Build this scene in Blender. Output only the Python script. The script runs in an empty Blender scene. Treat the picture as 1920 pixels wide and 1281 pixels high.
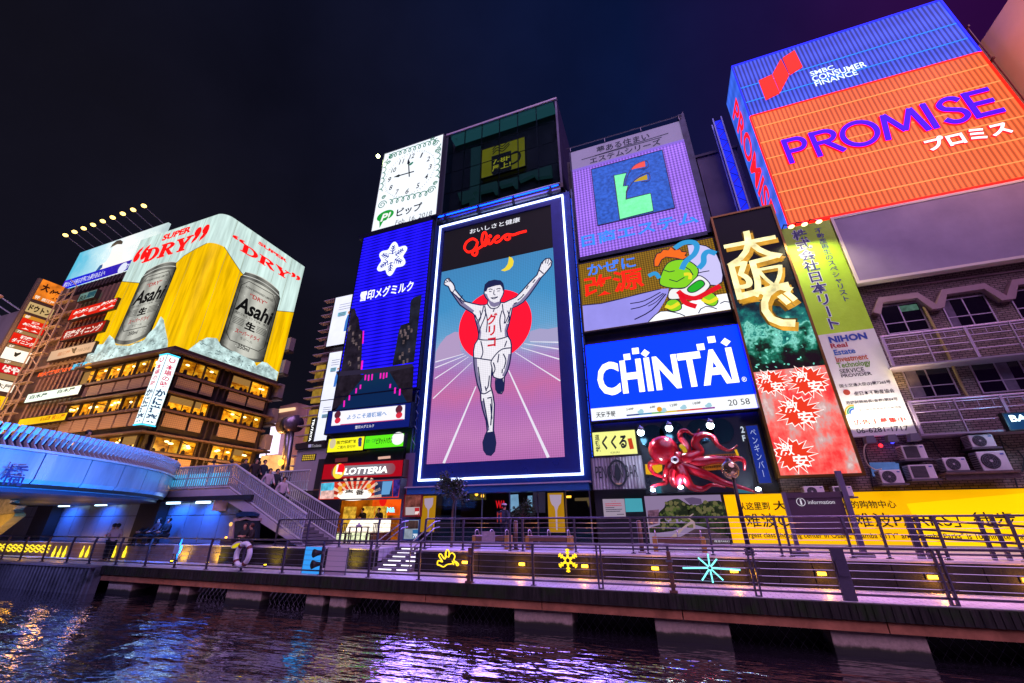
import bpy, bmesh, math, random
from mathutils import Vector, Matrix
random.seed(7)
sc = bpy.context.scene
col = sc.collection

# ------------------------------------------------------------------ camera
EYE = Vector((0.0, 0.0, 1.75))
RM = Matrix(((0.94064127, 0.14167869, 0.30841715),
             (0.33937334, -0.3807327, -0.860156),
             (-0.00444128, 0.9137668, -0.40621486)))
cam = bpy.data.cameras.new('camera')
cam.sensor_width = 36.0
cam.lens = 14.0625
cam.clip_start = 0.1
cam.clip_end = 2000
cam_ob = bpy.data.objects.new('camera', cam)
col.objects.link(cam_ob)
cam_ob.matrix_world = Matrix.Translation(EYE) @ RM.to_4x4()
sc.camera = cam_ob

# ------------------------------------------------------------------ night sky, faint city glow
world = bpy.data.worlds.new('World')
sc.world = world
world.use_nodes = True
wt = world.node_tree
wt.nodes.clear()
wo = wt.nodes.new('ShaderNodeOutputWorld')
wb = wt.nodes.new('ShaderNodeBackground')
tc = wt.nodes.new('ShaderNodeTexCoord')
mp = wt.nodes.new('ShaderNodeMapping')
mp.vector_type = 'POINT'
sx = wt.nodes.new('ShaderNodeSeparateXYZ')
rx = wt.nodes.new('ShaderNodeValToRGB')
mr = wt.nodes.new('ShaderNodeMapRange')
mr.inputs[1].default_value = -0.75
mr.inputs[2].default_value = 0.55
wt.links.new(tc.outputs['Generated'], sx.inputs[0])
wt.links.new(sx.outputs[0], mr.inputs[0])
wt.links.new(mr.outputs[0], rx.inputs[0])
els = rx.color_ramp.elements
els[0].position = 0.0; els[0].color = (0.0058, 0.0054, 0.0110, 1)
els[1].position = 1.0; els[1].color = (0.034, 0.0032, 0.062, 1)
e = els.new(0.3); e.color = (0.0044, 0.0056, 0.0195, 1)
e = els.new(0.62); e.color = (0.0030, 0.0075, 0.0420, 1)
e = els.new(0.8); e.color = (0.0100, 0.0050, 0.0460, 1)
wn = wt.nodes.new('ShaderNodeTexNoise'); wn.inputs['Scale'].default_value = 2.6; wn.inputs['Detail'].default_value = 6
wt.links.new(tc.outputs['Generated'], wn.inputs['Vector'])
wr = wt.nodes.new('ShaderNodeMapRange'); wt.links.new(wn.outputs[0], wr.inputs[0])
for i_, v_ in enumerate((0.3, 0.7, 0.7, 1.35)): wr.inputs[i_+1].default_value = v_
wm = wt.nodes.new('ShaderNodeVectorMath'); wm.operation = 'SCALE'
wt.links.new(rx.outputs[0], wm.inputs[0]); wt.links.new(wr.outputs[0], wm.inputs['Scale'])
wt.links.new(wm.outputs[0], wb.inputs[0])
wb.inputs[1].default_value = 1.0
wt.links.new(wb.outputs[0], wo.inputs[0])

# dim violet skylight of the lit city on the north bank (weak, very soft)
sun = bpy.data.lights.new('sun', 'SUN')
sun.energy = 2.6
sun.angle = math.radians(60)
sun.color = (0.80, 0.49, 1.0)
sun_ob = bpy.data.objects.new('sun', sun)
col.objects.link(sun_ob)
sun_ob.rotation_euler = (math.radians(38), 0, math.radians(32))

vs = sc.view_settings
vs.view_transform = 'Standard'
vs.look = 'None'
vs.exposure = 0.0
vs.gamma = 1.0
sc.render.engine = 'CYCLES'
sc.cycles.use_denoising = True
sc.cycles.max_bounces = 6
sc.cycles.glossy_bounces = 3
sc.cycles.diffuse_bounces = 3
sc.cycles.transmission_bounces = 4
sc.cycles.sample_clamp_indirect = 6.0
sc.cycles.caustics_reflective = False
sc.cycles.caustics_refractive = False

# ------------------------------------------------------------------ helpers: planes of the place
def ray(px, py):
    return RM @ Vector(((px - 960.0) / 750.0, -(py - 640.5) / 750.0, -1.0))

class Face:
    """a vertical plane: origin, unit vector u to the right as seen from outside, v up, n outward"""
    def __init__(s, o, u):
        s.o = Vector(o); s.u = Vector(u).normalized(); s.v = Vector((0, 0, 1)); s.n = s.u.cross(s.v)
    def uv(s, p):
        r = ray(*p); t = (s.o - EYE).dot(s.n) / r.dot(s.n); P = EYE + r * t - s.o
        return (P.dot(s.u), P.dot(s.v))
    def P(s, u, v, l=0.0):
        return s.o + s.u * u + s.v * v + s.n * l
    def q(s, *pts):
        a = [s.uv(p) for p in pts]
        us = sorted(x[0] for x in a); vv = sorted(x[1] for x in a); h = len(a) // 2
        return (sum(us[:h]) / h, sum(vv[:h]) / h, sum(us[h:]) / (len(a) - h), sum(vv[h:]) / (len(a) - h))
    def off(s, d):
        return Face(s.o + s.n * d, s.u)

def front(y): return Face((0, y, 0), (1, 0, 0))
def eastf(x): return Face((x, 0, 0), (0, 1, 0))
def westf(x): return Face((x, 0, 0), (0, -1, 0))
def Z(ox, oy, s): return lambda x, y: (ox + x / s, oy + y / s)
def zs(z, pts): return [z(*p) for p in pts]
def smooth_path(pts, k=6, closed=False):
    n = len(pts); out = []
    rng = range(n if closed else n - 1)
    for i in rng:
        g = (lambda j: pts[j % n]) if closed else (lambda j: pts[min(max(j, 0), n - 1)])
        p0, p1, p2, p3 = g(i - 1), g(i), g(i + 1), g(i + 2)
        for t in range(k):
            t = t / k
            out.append(tuple(0.5 * (2 * b + (c - a) * t + (2 * a - 5 * b + 4 * c - d) * t * t + (3 * b - a - 3 * c + d) * t ** 3)
                             for a, b, c, d in zip(p0, p1, p2, p3)))
    if not closed: out.append(tuple(pts[-1]))
    return out

class MB:
    def __init__(s): s.v = []; s.f = []
    def add(s, vs, fs):
        b = len(s.v); s.v += [tuple(x) for x in vs]; s.f += [[i + b for i in f] for f in fs]; return s
    def box(s, x0, x1, y0, y1, z0, z1):
        return s.add([(x0,y0,z0),(x1,y0,z0),(x1,y1,z0),(x0,y1,z0),(x0,y0,z1),(x1,y0,z1),(x1,y1,z1),(x0,y1,z1)],
                     [(0,3,2,1),(4,5,6,7),(0,1,5,4),(1,2,6,5),(2,3,7,6),(3,0,4,7)])
    def fbox(s, F, u0, v0, u1, v1, l0, l1):
        return s.prism(F, [(u0,v0),(u1,v0),(u1,v1),(u0,v1)], l0, l1)
    def prism(s, F, pts, l0, l1):
        n = len(pts)
        return s.add([F.P(u, v, l0) for u, v in pts] + [F.P(u, v, l1) for u, v in pts],
                     [list(range(n))[::-1], list(range(n, 2 * n))] + [(i, (i + 1) % n, n + (i + 1) % n, n + i) for i in range(n)])
    def ppx(s, F, pxs, l0, l1): return s.prism(F, [F.uv(p) for p in pxs], l0, l1)
    def disc(s, F, c, rx, ry, l0, l1, n=32, rot=0):
        return s.prism(F, [(c[0] + rx * math.cos(2*math.pi*i/n) * math.cos(rot) - ry * math.sin(2*math.pi*i/n) * math.sin(rot),
                            c[1] + rx * math.cos(2*math.pi*i/n) * math.sin(rot) + ry * math.sin(2*math.pi*i/n) * math.cos(rot)) for i in range(n)], l0, l1)
    def ring(s, F, c, ro, ri, l0, l1, n=32, a0=0, a1=360):
        m = n if a1 - a0 >= 360 else n + 1
        A = [math.radians(a0 + (a1 - a0) * i / n) for i in range(m)]
        vsx = []
        for a in A:
            for r, l in ((ro, l0), (ri, l0), (ri, l1), (ro, l1)):
                vsx.append(F.P(c[0] + r * math.cos(a), c[1] + r * math.sin(a), l))
        fs = []
        for i in range(n):
            j = (i + 1) % m
            for k in range(4): fs.append((4*i+k, 4*i+(k+1)%4, 4*j+(k+1)%4, 4*j+k))
        if m != n: fs += [(0,1,2,3), (4*(m-1),4*(m-1)+3,4*(m-1)+2,4*(m-1)+1)]
        return s.add(vsx, fs)
    def stroke(s, F, pts, w, l0, l1, closed=False):
        n = len(pts); vsx = []
        for i in range(n):
            a = pts[(i - 1) % n] if closed or i > 0 else pts[i]
            b = pts[(i + 1) % n] if closed or i < n - 1 else pts[i]
            dx, dy = b[0] - a[0], b[1] - a[1]; L = math.hypot(dx, dy) or 1
            nx, ny = -dy / L, dx / L
            ww = w(i / max(1, n - 1)) if callable(w) else w
            for sgn, l in ((1, l0), (-1, l0), (-1, l1), (1, l1)):
                vsx.append(F.P(pts[i][0] + nx * ww / 2 * sgn, pts[i][1] + ny * ww / 2 * sgn, l))
        fs = []
        for i in range(n if closed else n - 1):
            j = (i + 1) % n
            for k in range(4): fs.append((4*i+k, 4*i+(k+1)%4, 4*j+(k+1)%4, 4*j+k))
        if not closed: fs += [(0,1,2,3), (4*n-4,4*n-1,4*n-2,4*n-3)]
        return s.add(vsx, fs)
    def spx(s, F, pxs, w, l0, l1, closed=False, k=0):
        p = [F.uv(x) for x in pxs]
        if k: p = smooth_path(p, k, closed)
        return s.stroke(F, p, w, l0, l1, closed)
    def tube(s, pts, r, n=8, closed=False, cap=True):
        pts = [Vector(p) for p in pts]; m = len(pts); vsx = []; up = None
        for i in range(m):
            a = pts[i-1] if (closed or i > 0) else pts[i]; b = pts[(i+1) % m] if (closed or i < m-1) else pts[i]
            t = (b - a).normalized()
            if up is None:
                up = Vector((0,0,1)) if abs(t.z) < 0.9 else Vector((1,0,0))
            x = t.cross(up)
            if x.length < 1e-5: x = t.cross(Vector((0,1,0)))
            x.normalize(); y = x.cross(t).normalized(); up = y
            rr = r[i] if isinstance(r, (list, tuple)) else r
            for k in range(n):
                A = 2*math.pi*k/n
                vsx.append(pts[i] + x * rr * math.cos(A) + y * rr * math.sin(A))
        fs = []
        for i in range(m if closed else m-1):
            j = (i+1) % m
            for k in range(n): fs.append((i*n+k, i*n+(k+1)%n, j*n+(k+1)%n, j*n+k))
        if cap and not closed: fs += [list(range(n))[::-1], list(range((m-1)*n, m*n))]
        return s.add(vsx, fs)
    def ell(s, c, rx, ry, rz, nu=14, nv=9):
        vsx = [(c[0], c[1], c[2] - rz)]; fs = []
        for j in range(1, nv):
            ph = math.pi * j / nv - math.pi/2
            for i in range(nu):
                a = 2*math.pi*i/nu
                vsx.append((c[0]+rx*math.cos(ph)*math.cos(a), c[1]+ry*math.cos(ph)*math.sin(a), c[2]+rz*math.sin(ph)))
        vsx.append((c[0], c[1], c[2]+rz)); T = len(vsx)-1
        for i in range(nu):
            fs.append((0, 1+(i+1)%nu, 1+i)); fs.append((T, T-nu+i, T-nu+(i+1)%nu))
            for j in range(nv-2):
                a = 1+j*nu
                fs.append((a+i, a+(i+1)%nu, a+nu+(i+1)%nu, a+nu+i))
        return s.add(vsx, fs)

OFF = {}
def tag(o, label=None, cat=None, group=None, kind=None):
    if label: o['label'] = label
    if cat: o['category'] = cat
    if group: o['group'] = group
    if kind: o['kind'] = kind
    return o
def mesh_obj(name, me, parent, loc):
    o = bpy.data.objects.new(name, me); col.objects.link(o)
    if parent is not None: o.parent = parent; OFF[o] = OFF[parent]
    else: o.location = loc; OFF[o] = Vector(loc)
    return o
def obj(name, mb, m, parent=None, smooth=False, bevel=0, loc=None, label=None):
    bm = bmesh.new()
    bv = []
    if parent is not None: O = OFF[parent]
    else:
        if loc is None:
            xs = [v[0] for v in mb.v]; ys = [v[1] for v in mb.v]; z0 = min(v[2] for v in mb.v)
            loc = ((min(xs)+max(xs))/2, (min(ys)+max(ys))/2, z0)
        O = Vector(loc)
    for v in mb.v: bv.append(bm.verts.new((v[0]-O[0], v[1]-O[1], v[2]-O[2])))
    for f in mb.f:
        try: bm.faces.new([bv[i] for i in f])
        except ValueError: pass
    bmesh.ops.recalc_face_normals(bm, faces=bm.faces)
    if smooth:
        for f in bm.faces: f.smooth = True
    me = bpy.data.meshes.new(name); bm.to_mesh(me); bm.free()
    me.materials.append(m)
    o = mesh_obj(name, me, parent, O)
    if bevel:
        b = o.modifiers.new('bevel', 'BEVEL'); b.width = bevel; b.segments = 2; b.limit_method = 'ANGLE'
    if label: o['label'] = label
    return o
def thing(name, label, cat, loc, group=None):
    o = bpy.data.objects.new(name, None); col.objects.link(o)
    o.empty_display_size = 0.2
    o.location = loc; OFF[o] = Vector(loc)
    return tag(o, label, cat, group)
def dup(root, delta, label=None, group=None):
    def rec(o, parent):
        c = o.copy(); col.objects.link(c); c.parent = parent
        for ch in o.children: rec(ch, c)
        return c
    r = rec(root, None)
    r.location = Vector(root.location) + Vector(delta); OFF[r] = Vector(r.location)
    if label: r['label'] = label
    if group: r['group'] = group
    return r

# ------------------------------------------------------------------ helpers: lettering
def glyph_mesh(s, bold, ext, shear=0, res=3, spacing=1.0, align='LEFT', line=1.0):
    c = bpy.data.curves.new('lettering', 'FONT')
    c.body = s; c.offset = bold; c.extrude = 0.0; c.shear = shear; c.resolution_u = res; c.space_character = spacing
    c.align_x = align; c.space_line = line
    o = bpy.data.objects.new('lettering', c)
    me = bpy.data.meshes.new_from_object(o)
    bpy.data.objects.remove(o); bpy.data.curves.remove(c)
    return me
def text(F, s, tl, br, m, parent, name='lettering', bold=0.0, lift=0.02, shear=0, spacing=1.0, uvbox=None, align='LEFT', line=1.0, keep=False):
    """lettering cut to fill the box between two corners of the plane F"""
    if uvbox: u0, v0, u1, v1 = uvbox
    else:
        (u0, v1), (u1, v0) = F.uv(tl), F.uv(br)
    me = glyph_mesh(s, bold, 0, shear, 3, spacing, align, line)
    xs = [v.co.x for v in me.vertices]; ys = [v.co.y for v in me.vertices]
    if not xs: return None
    ax, bx, ay, by = min(xs), max(xs), min(ys), max(ys)
    kx = (u1-u0)/max(1e-6, bx-ax); ky = (v1-v0)/max(1e-6, by-ay)
    O = OFF[parent]
    for v in me.vertices:
        v.co = F.P(u0 + (v.co.x-ax)*kx, v0 + (v.co.y-ay)*ky, lift) - O
    me.materials.clear(); me.materials.append(m)
    for p in me.polygons: p.material_index = 0
    me.update()
    return mesh_obj(name, me, parent, O)
def vtext(F, s, u0, v0, u1, v1, m, parent, bold=0.0, lift=0.02, name='lettering'):
    """a column of characters, one cell each, as one mesh"""
    n = len(s); h = (v1-v0)/n; O = OFF[parent]
    vs_, fs_ = [], []
    for i, ch in enumerate(s):
        rot = ch in 'ー―-（）()'
        me = glyph_mesh(ch, bold, 0)
        cx, cy = (u0+u1)/2, v1 - h*(i+0.5)
        b = len(vs_); k = min(h, (u1-u0)*1.15)
        for v in me.vertices:
            x, y = v.co.x-0.5, v.co.y-0.36
            if rot: x, y = y, -x
            vs_.append(F.P(cx + x*(u1-u0), cy + y*h, lift) - O)
        fs_ += [[j+b for j in p.vertices] for p in me.polygons]
        bpy.data.meshes.remove(me)
    me = bpy.data.meshes.new(name); me.from_pydata([tuple(v) for v in vs_], [], fs_); me.materials.append(m); me.update()
    return mesh_obj(name, me, parent, O)

# ------------------------------------------------------------------ helpers: materials
def lin(h, a=1):
    h = h.lstrip('#'); c = [int(h[i:i+2], 16)/255 for i in (0, 2, 4)]
    return tuple((x/12.92 if x <= 0.04045 else ((x+0.055)/1.055)**2.4) for x in c) + (a,)
MATS = {}
class NT:
    def __init__(s, name):
        s.m = bpy.data.materials.new(name); s.m.use_nodes = True; s.t = s.m.node_tree
        s.b = s.t.nodes['Principled BSDF']; s.o = s.t.nodes['Material Output']; s._c = None
    def n(s, ty, **kw):
        x = s.t.nodes.new(ty)
        for k, v in kw.items(): setattr(x, k, v)
        return x
    def l(s, a, b): s.t.links.new(a, b)
    def coord(s):
        if s._c is None: s._c = s.n('ShaderNodeTexCoord').outputs['Object']
        return s._c
    def math(s, op, a, b=None, c=None):
        x = s.n('ShaderNodeMath', operation=op)
        for i, y in enumerate((a, b, c)):
            if y is None: continue
            if isinstance(y, (int, float)): x.inputs[i].default_value = y
            else: s.l(y, x.inputs[i])
        return x.outputs[0]
    def axis(s, ax):
        x = s.n('ShaderNodeSeparateXYZ'); s.l(s.coord(), x.inputs[0]); return x.outputs['XYZ'.index(ax)]
    def scaled(s, sc_):
        x = s.n('ShaderNodeMapping'); s.l(s.coord(), x.inputs[0]); x.inputs['Scale'].default_value = sc_; return x.outputs[0]
    def noise(s, scale, detail=4, rough=0.6, stretch=None):
        x = s.n('ShaderNodeTexNoise'); s.l(s.scaled(stretch) if stretch else s.coord(), x.inputs['Vector'])
        x.inputs['Scale'].default_value = scale; x.inputs['Detail'].default_value = detail; x.inputs['Roughness'].default_value = rough
        return x.outputs[0]
    def rng(s, x, a, b, c, d):
        r = s.n('ShaderNodeMapRange'); s.l(x, r.inputs[0])
        for i, y in enumerate((a, b, c, d)): r.inputs[i+1].default_value = y
        return r.outputs[0]
    def wave(s, ax, period, lo, hard=0.0):
        a = s.math('MULTIPLY', s.axis(ax), 2*math.pi/period); w = s.math('SINE', a)
        return s.rng(w, -1+hard, 1-hard, lo, 1.0)
    def ramp(s, fac, stops):
        r = s.n('ShaderNodeValToRGB'); e = r.color_ramp.elements
        e[0].position, e[0].color = stops[0][0], stops[0][1]; e[1].position, e[1].color = stops[-1][0], stops[-1][1]
        for p, c in stops[1:-1]:
            x = e.new(p); x.color = c
        s.l(fac, r.inputs[0]); return r.outputs[0]
    def mix(s, fac, a, b, blend='MIX'):
        x = s.n('ShaderNodeMix', data_type='RGBA', blend_type=blend)
        for i, y in ((0, fac), (6, a), (7, b)):
            if isinstance(y, (int, float)): x.inputs[i].default_value = y
            elif isinstance(y, tuple): x.inputs[i].default_value = y
            else: s.l(y, x.inputs[i])
        return x.outputs[2]

def pm(name, hexc, rough=0.55, metal=0.0, var=None, bump=None, spec=0.5, var2=None, stretch=None):
    """painted or raw surface; var = (scale, amount) of uneven tone, bump = (scale, strength, distance)"""
    if name in MATS: return MATS[name]
    N = NT(name); c = lin(hexc); b = N.b
    b.inputs['Base Color'].default_value = c; b.inputs['Roughness'].default_value = rough; b.inputs['Metallic'].default_value = metal
    b.inputs['Specular IOR Level'].default_value = spec
    if var:
        x = N.noise(var[0], 5, 0.65, stretch)
        f = N.rng(x, 0.3, 0.7, 1-var[1], 1+var[1]*0.6)
        hs = N.n('ShaderNodeHueSaturation'); hs.inputs['Color'].default_value = c; N.l(f, hs.inputs['Value'])
        out = hs.outputs[0]
        if var2:
            y = N.noise(var2[0], 6, 0.7); g = N.rng(y, var2[2], var2[2]+0.12, 0, 1)
            out = N.mix(g, out, lin(var2[1]))
        N.l(out, b.inputs['Base Color'])
        N.l(N.rng(x, 0.3, 0.7, min(1, rough+0.12), max(0.03, rough-0.1)), b.inputs['Roughness'])
    if bump:
        y = N.noise(bump[0], 5, 0.6, stretch); bp = N.n('ShaderNodeBump'); N.l(y, bp.inputs['Height'])
        bp.inputs['Strength'].default_value = bump[1]; bp.inputs['Distance'].default_value = bump[2] if len(bump) > 2 else 0.02
        N.l(bp.outputs[0], b.inputs['Normal'])
    MATS[name] = N.m; return N.m

def em(name, hexc, s=1.0, stripe=None, noise=None, grid=None, lamp=True, base='#050505', hot=None, stretch=None):
    """a lit surface (sign face, screen, neon); stripe=(axis, period, low, hard)"""
    if name in MATS: return MATS[name]
    N = NT(name); b = N.b
    b.inputs['Base Color'].default_value = lin(base); b.inputs['Roughness'].default_value = 0.45
    b.inputs['Specular IOR Level'].default_value = 0.08
    c = lin(hexc); b.inputs['Emission Color'].default_value = c; b.inputs['Emission Strength'].default_value = s
    f = None
    if stripe:
        f = N.wave(*stripe)
    if grid:
        for ax, per, lo in grid:
            g = N.wave(ax, per, lo, 0.2); f = g if f is None else N.math('MULTIPLY', f, g)
    if noise:
        x = N.noise(noise[0], 4, 0.6, stretch); g = N.rng(x, 0.3, 0.7, 1-noise[1], 1+noise[1]*0.7)
        f = g if f is None else N.math('MULTIPLY', f, g)
    if f is not None: N.l(N.math('MULTIPLY', f, s), b.inputs['Emission Strength'])
    if not lamp: N.m.cycles.emission_sampling = 'NONE'
    MATS[name] = N.m; return N.m

def em_ramp(name, ax, lo, hi, stops, s=1.0, noise=None, grid=None, base='#050505', lamp=True):
    """a screen or print whose picture runs through several colours from lo to hi along an axis"""
    if name in MATS: return MATS[name]
    N = NT(name); b = N.b
    b.inputs['Base Color'].default_value = lin(base); b.inputs['Roughness'].default_value = 0.45; b.inputs['Specular IOR Level'].default_value = 0.08
    f = N.rng(N.axis(ax), lo, hi, 0, 1)
    if noise:
        f = N.math('ADD', f, N.rng(N.noise(noise[0], 5, 0.6), 0.2, 0.8, -noise[1], noise[1]))
    c = N.ramp(f, [(p, lin(h)) for p, h in stops])
    N.l(c, b.inputs['Emission Color'])
    g = None
    for ax2, per, low in (grid or []):
        w = N.wave(ax2, per, low, 0.2); g = w if g is None else N.math('MULTIPLY', g, w)
    if g is not None: N.l(N.math('MULTIPLY', g, s), b.inputs['Emission Strength'])
    else: b.inputs['Emission Strength'].default_value = s
    if not lamp: N.m.cycles.emission_sampling = 'NONE'
    MATS[name] = N.m; return N.m

def ink(hexc):  return em('ink ' + hexc, hexc, 1.0, lamp=False)      # print on a back-lit face
def paint(hexc): return pm('paint ' + hexc, hexc, 0.5)
def spot(loc, target, power, hexc, size=60, blend=0.6, radius=0.05, parent=None, name='lamp_or_fill_light'):
    l = bpy.data.lights.new(name, 'SPOT'); l.energy = power; l.color = lin(hexc)[:3]; l.spot_size = math.radians(size); l.spot_blend = blend; l.shadow_soft_size = radius
    o = bpy.data.objects.new(name, l); col.objects.link(o)
    d = Vector(target) - Vector(loc); q = d.to_track_quat('-Z', 'Y')
    if parent is not None: o.parent = parent; o.location = Vector(loc) - OFF[parent]
    else: o.location = loc
    o.rotation_mode = 'QUATERNION'; o.rotation_quaternion = q
    return o
def point(loc, power, hexc, radius=0.06, parent=None):
    l = bpy.data.lights.new('lamp_or_fill_light', 'POINT'); l.energy = power; l.color = lin(hexc)[:3]; l.shadow_soft_size = radius
    o = bpy.data.objects.new('lamp_or_fill_light', l); col.objects.link(o)
    if parent is not None: o.parent = parent; o.location = Vector(loc) - OFF[parent]
    else: o.location = loc
    return o
def board(name, label, cat, F, r, m_face, m_frame, frame=0.08, depth=0.25, lift=0.0, group=None, face_name='panel'):
    """a sign box on plane F filling rect r=(u0,v0,u1,v1): frame with a face set 6 mm inside its rim"""
    u0, v0, u1, v1 = r
    t = thing(name, label, cat, F.P((u0+u1)/2, v0, lift), group)
    fr = MB()
    fr.fbox(F, u0-frame, v0-frame, u1+frame, v0, -depth, lift+0.03); fr.fbox(F, u0-frame, v1, u1+frame, v1+frame, -depth, lift+0.03)
    fr.fbox(F, u0-frame, v0, u0, v1, -depth, lift+0.03); fr.fbox(F, u1, v0, u1+frame, v1, -depth, lift+0.03)
    obj('frame', fr, m_frame, t)
    p = obj(face_name, MB().fbox(F, u0+0.002, v0+0.002, u1-0.002, v1-0.002, -depth+0.01, lift), m_face, t)
    return t, p

dark = pm('dark steel', '#1b1c24', 0.5, 0.3, (1.5, 0.4))
navy = pm('navy steel', '#1c2440', 0.4, 0.5, (1.2, 0.35))
steel = pm('brushed steel', '#8a8a94', 0.35, 0.9, (6, 0.2))
rail_m = pm('railing paint', '#564e62', 0.38, 0.6, (3, 0.3))
wire_m = pm('wire', '#9a97a6', 0.3, 0.9)
black = pm('black', '#08080a', 0.6)
concrete = pm('concrete', '#6b6660', 0.8, 0, (0.9, 0.35), (14, 0.4, 0.01))
# ================================================================== the setting
# water of the canal
N = NT('canal water')
w1 = N.noise(1.0, 3, 0.55, (0.42, 1.15, 1)); w2 = N.noise(1.0, 2, 0.5, (1.6, 4.6, 1)); w3 = N.noise(1.0, 2, 0.5, (5, 11, 1))
wmask = N.rng(N.noise(1.0, 3, 0.6, (0.22, 0.34, 1)), 0.38, 0.64, 0.35, 1.35)
h = N.math('MULTIPLY', wmask, N.math('ADD', N.math('MULTIPLY', w1, 0.5), N.math('ADD', N.math('MULTIPLY', w2, 0.42), N.math('MULTIPLY', w3, 0.10))))
bp = N.n('ShaderNodeBump'); N.l(h, bp.inputs['Height']); bp.inputs['Strength'].default_value = 1.0; bp.inputs['Distance'].default_value = 0.095
df = N.n('ShaderNodeBsdfDiffuse'); df.inputs[0].default_value = (0.020, 0.015, 0.024, 1)
gs_ = N.n('ShaderNodeBsdfGlossy'); gs_.inputs['Roughness'].default_value = 0.05; gs_.inputs[0].default_value = (0.92, 0.92, 0.95, 1)
fz = N.n('ShaderNodeFresnel'); fz.inputs[0].default_value = 1.8; mx = N.n('ShaderNodeMixShader')
N.l(N.rng(fz.outputs[0], 0.0, 1.0, 0.60, 0.97), mx.inputs[0]); N.l(df.outputs[0], mx.inputs[1]); N.l(gs_.outputs[0], mx.inputs[2])
for x_ in (df, gs_, fz): N.l(bp.outputs[0], x_.inputs['Normal'])
N.l(mx.outputs[0], N.o.inputs[0])
tag(obj('water', MB().add([(-140,-40,-1.05),(60,-40,-1.05),(60,14.5,-1.05),(-140,14.5,-1.05)], [(0,1,2,3)]), N.m, loc=(0,0,-1.05)), kind='structure')
tag(obj('ground', MB().add([(-900,-900,-2.6),(900,-900,-2.6),(900,900,-2.6),(-900,900,-2.6)], [(0,1,2,3)]), pm('ground', '#1c1a1c', 0.9, 0, (0.2, 0.3)), loc=(0,0,-2.6)), kind='structure')

# paving of the two promenades
def paving(name, hexc, bw, bh, rough):
    N = NT(name); b = N.b
    br = N.n('ShaderNodeTexBrick'); N.l(N.coord(), br.inputs['Vector'])
    br.inputs['Color1'].default_value = lin(hexc); br.inputs['Color2'].default_value = tuple(x*0.86 for x in lin(hexc)[:3]) + (1,)
    br.inputs['Mortar'].default_value = tuple(x*0.3 for x in lin(hexc)[:3]) + (1,); br.inputs['Scale'].default_value = 1
    br.inputs['Mortar Size'].default_value = 0.008; br.inputs['Brick Width'].default_value = bw; br.inputs['Row Height'].default_value = bh
    x = N.noise(0.8, 6, 0.7); c = N.mix(1.0, br.outputs[0], N.ramp(x, [(0.25, (0.6,0.6,0.6,1)), (0.7, (1,1,1,1))]), 'MULTIPLY')
    N.l(c, b.inputs['Base Color']); N.l(N.rng(x, 0.3, 0.7, rough-0.1, rough+0.2), b.inputs['Roughness'])
    bp = N.n('ShaderNodeBump'); N.l(br.outputs[1], bp.inputs['Height']); bp.inputs['Strength'].default_value = 0.3; bp.inputs['Distance'].default_value = -0.01
    N.l(bp.outputs[0], b.inputs['Normal'])
    return N.m
pave = paving('pale paving stone', '#e2dce6', 0.3, 0.15, 0.4)
pave2 = paving('terrace paving stone', '#dcd4e0', 0.6, 0.3, 0.42)
mossy = pm('mossy concrete edge', '#282422', 0.85, 0, (1.4, 0.85), (9, 0.6, 0.02), 0.3, (1.3, '#1e2c12', 0.5), (6, 6, 0.55))
beam_m = pm('rust stained beam', '#b0704e', 0.8, 0, (1.6, 0.5), (10, 0.4, 0.01))
N = NT('wet pier concrete'); b = N.b
zz = N.math('ADD', N.axis('Z'), N.math('MULTIPLY', N.noise(3.0, 5, 0.7), 0.16))
cc = N.ramp(N.rng(zz, 1.50, 2.08, 0, 1), [(0.0, lin('#121014')), (0.42, lin('#191a12')), (0.50, lin('#3a3c26')), (0.60, lin('#c8b09c')), (1.0, lin('#dcc4b0'))])
N.l(N.mix(1.0, cc, N.ramp(N.noise(9, 5, 0.7), [(0.3, (0.55,0.55,0.55,1)), (0.7, (1,1,1,1))]), 'MULTIPLY'), b.inputs['Base Color']); b.inputs['Roughness'].default_value = 0.75
pier_m = N.m

tag(obj('promenade', MB().box(-90, 40, 12.7, 14.72, -0.33, 0.0), pave, loc=(0, 12.7, 0)), kind='structure')
quay = obj('quay', MB().box(-90, 40, 13.6, 14.6, -2.6, -0.34), pm('quay void', '#050507', 0.9), loc=(0, 13.6, -2.6))
tag(quay, kind='structure')
fa = MB()
fa.box(-23.6, 40, 12.62, 12.698, -0.34, -0.015)
x = -23.6
while x < 12:                                    # cast ribs of the edge
    w = random.uniform(0.05, 0.09); fa.box(x, x+w, 12.60, 12.622, -0.33, -0.03); x += w + random.uniform(0.07, 0.12)
obj('edge_slab', fa, mossy, quay)
be = MB(); x = -23.4
while x < 38:
    L = random.uniform(3.4, 4.2); be.box(x, x+L-0.025, 12.68, 13.0, -0.56, -0.345); x += L
obj('edge_beam', be, beam_m, quay)
FQ = front(12.82)
for a, c in ((195,240),(290,316),(332,349),(420,486),(571,604),(616,647),(749,839),(964,1073),(1228,1368),(1557,1737),(1960,2200)):
    u0, u1 = FQ.uv((a, 1110 + a*0.05))[0], FQ.uv((c, 1110 + c*0.05))[0]
    obj('pier', MB().box(u0, u1, 12.82, 13.6, -1.5, -0.565), pier_m, quay, bevel=0.02)
net = MB()                                       # wire mesh behind the openings
for k in range(150):
    x0 = -20 + k*0.22
    for sg in (1, -1):
        net.tube([(x0, 13.2, -1.1), (x0+sg*0.42, 13.2, -0.6)], 0.004, 4, cap=False)
obj('net', net, wire_m, quay)
bk = MB()
xx = -70.0
while xx < -23.7:
    bk.box(xx, xx+0.13, 12.3, 12.7, -1.3, -0.08); bk.box(xx+0.13, xx+0.26, 12.42, 12.7, -1.3, -0.09); xx += 0.26
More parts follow.
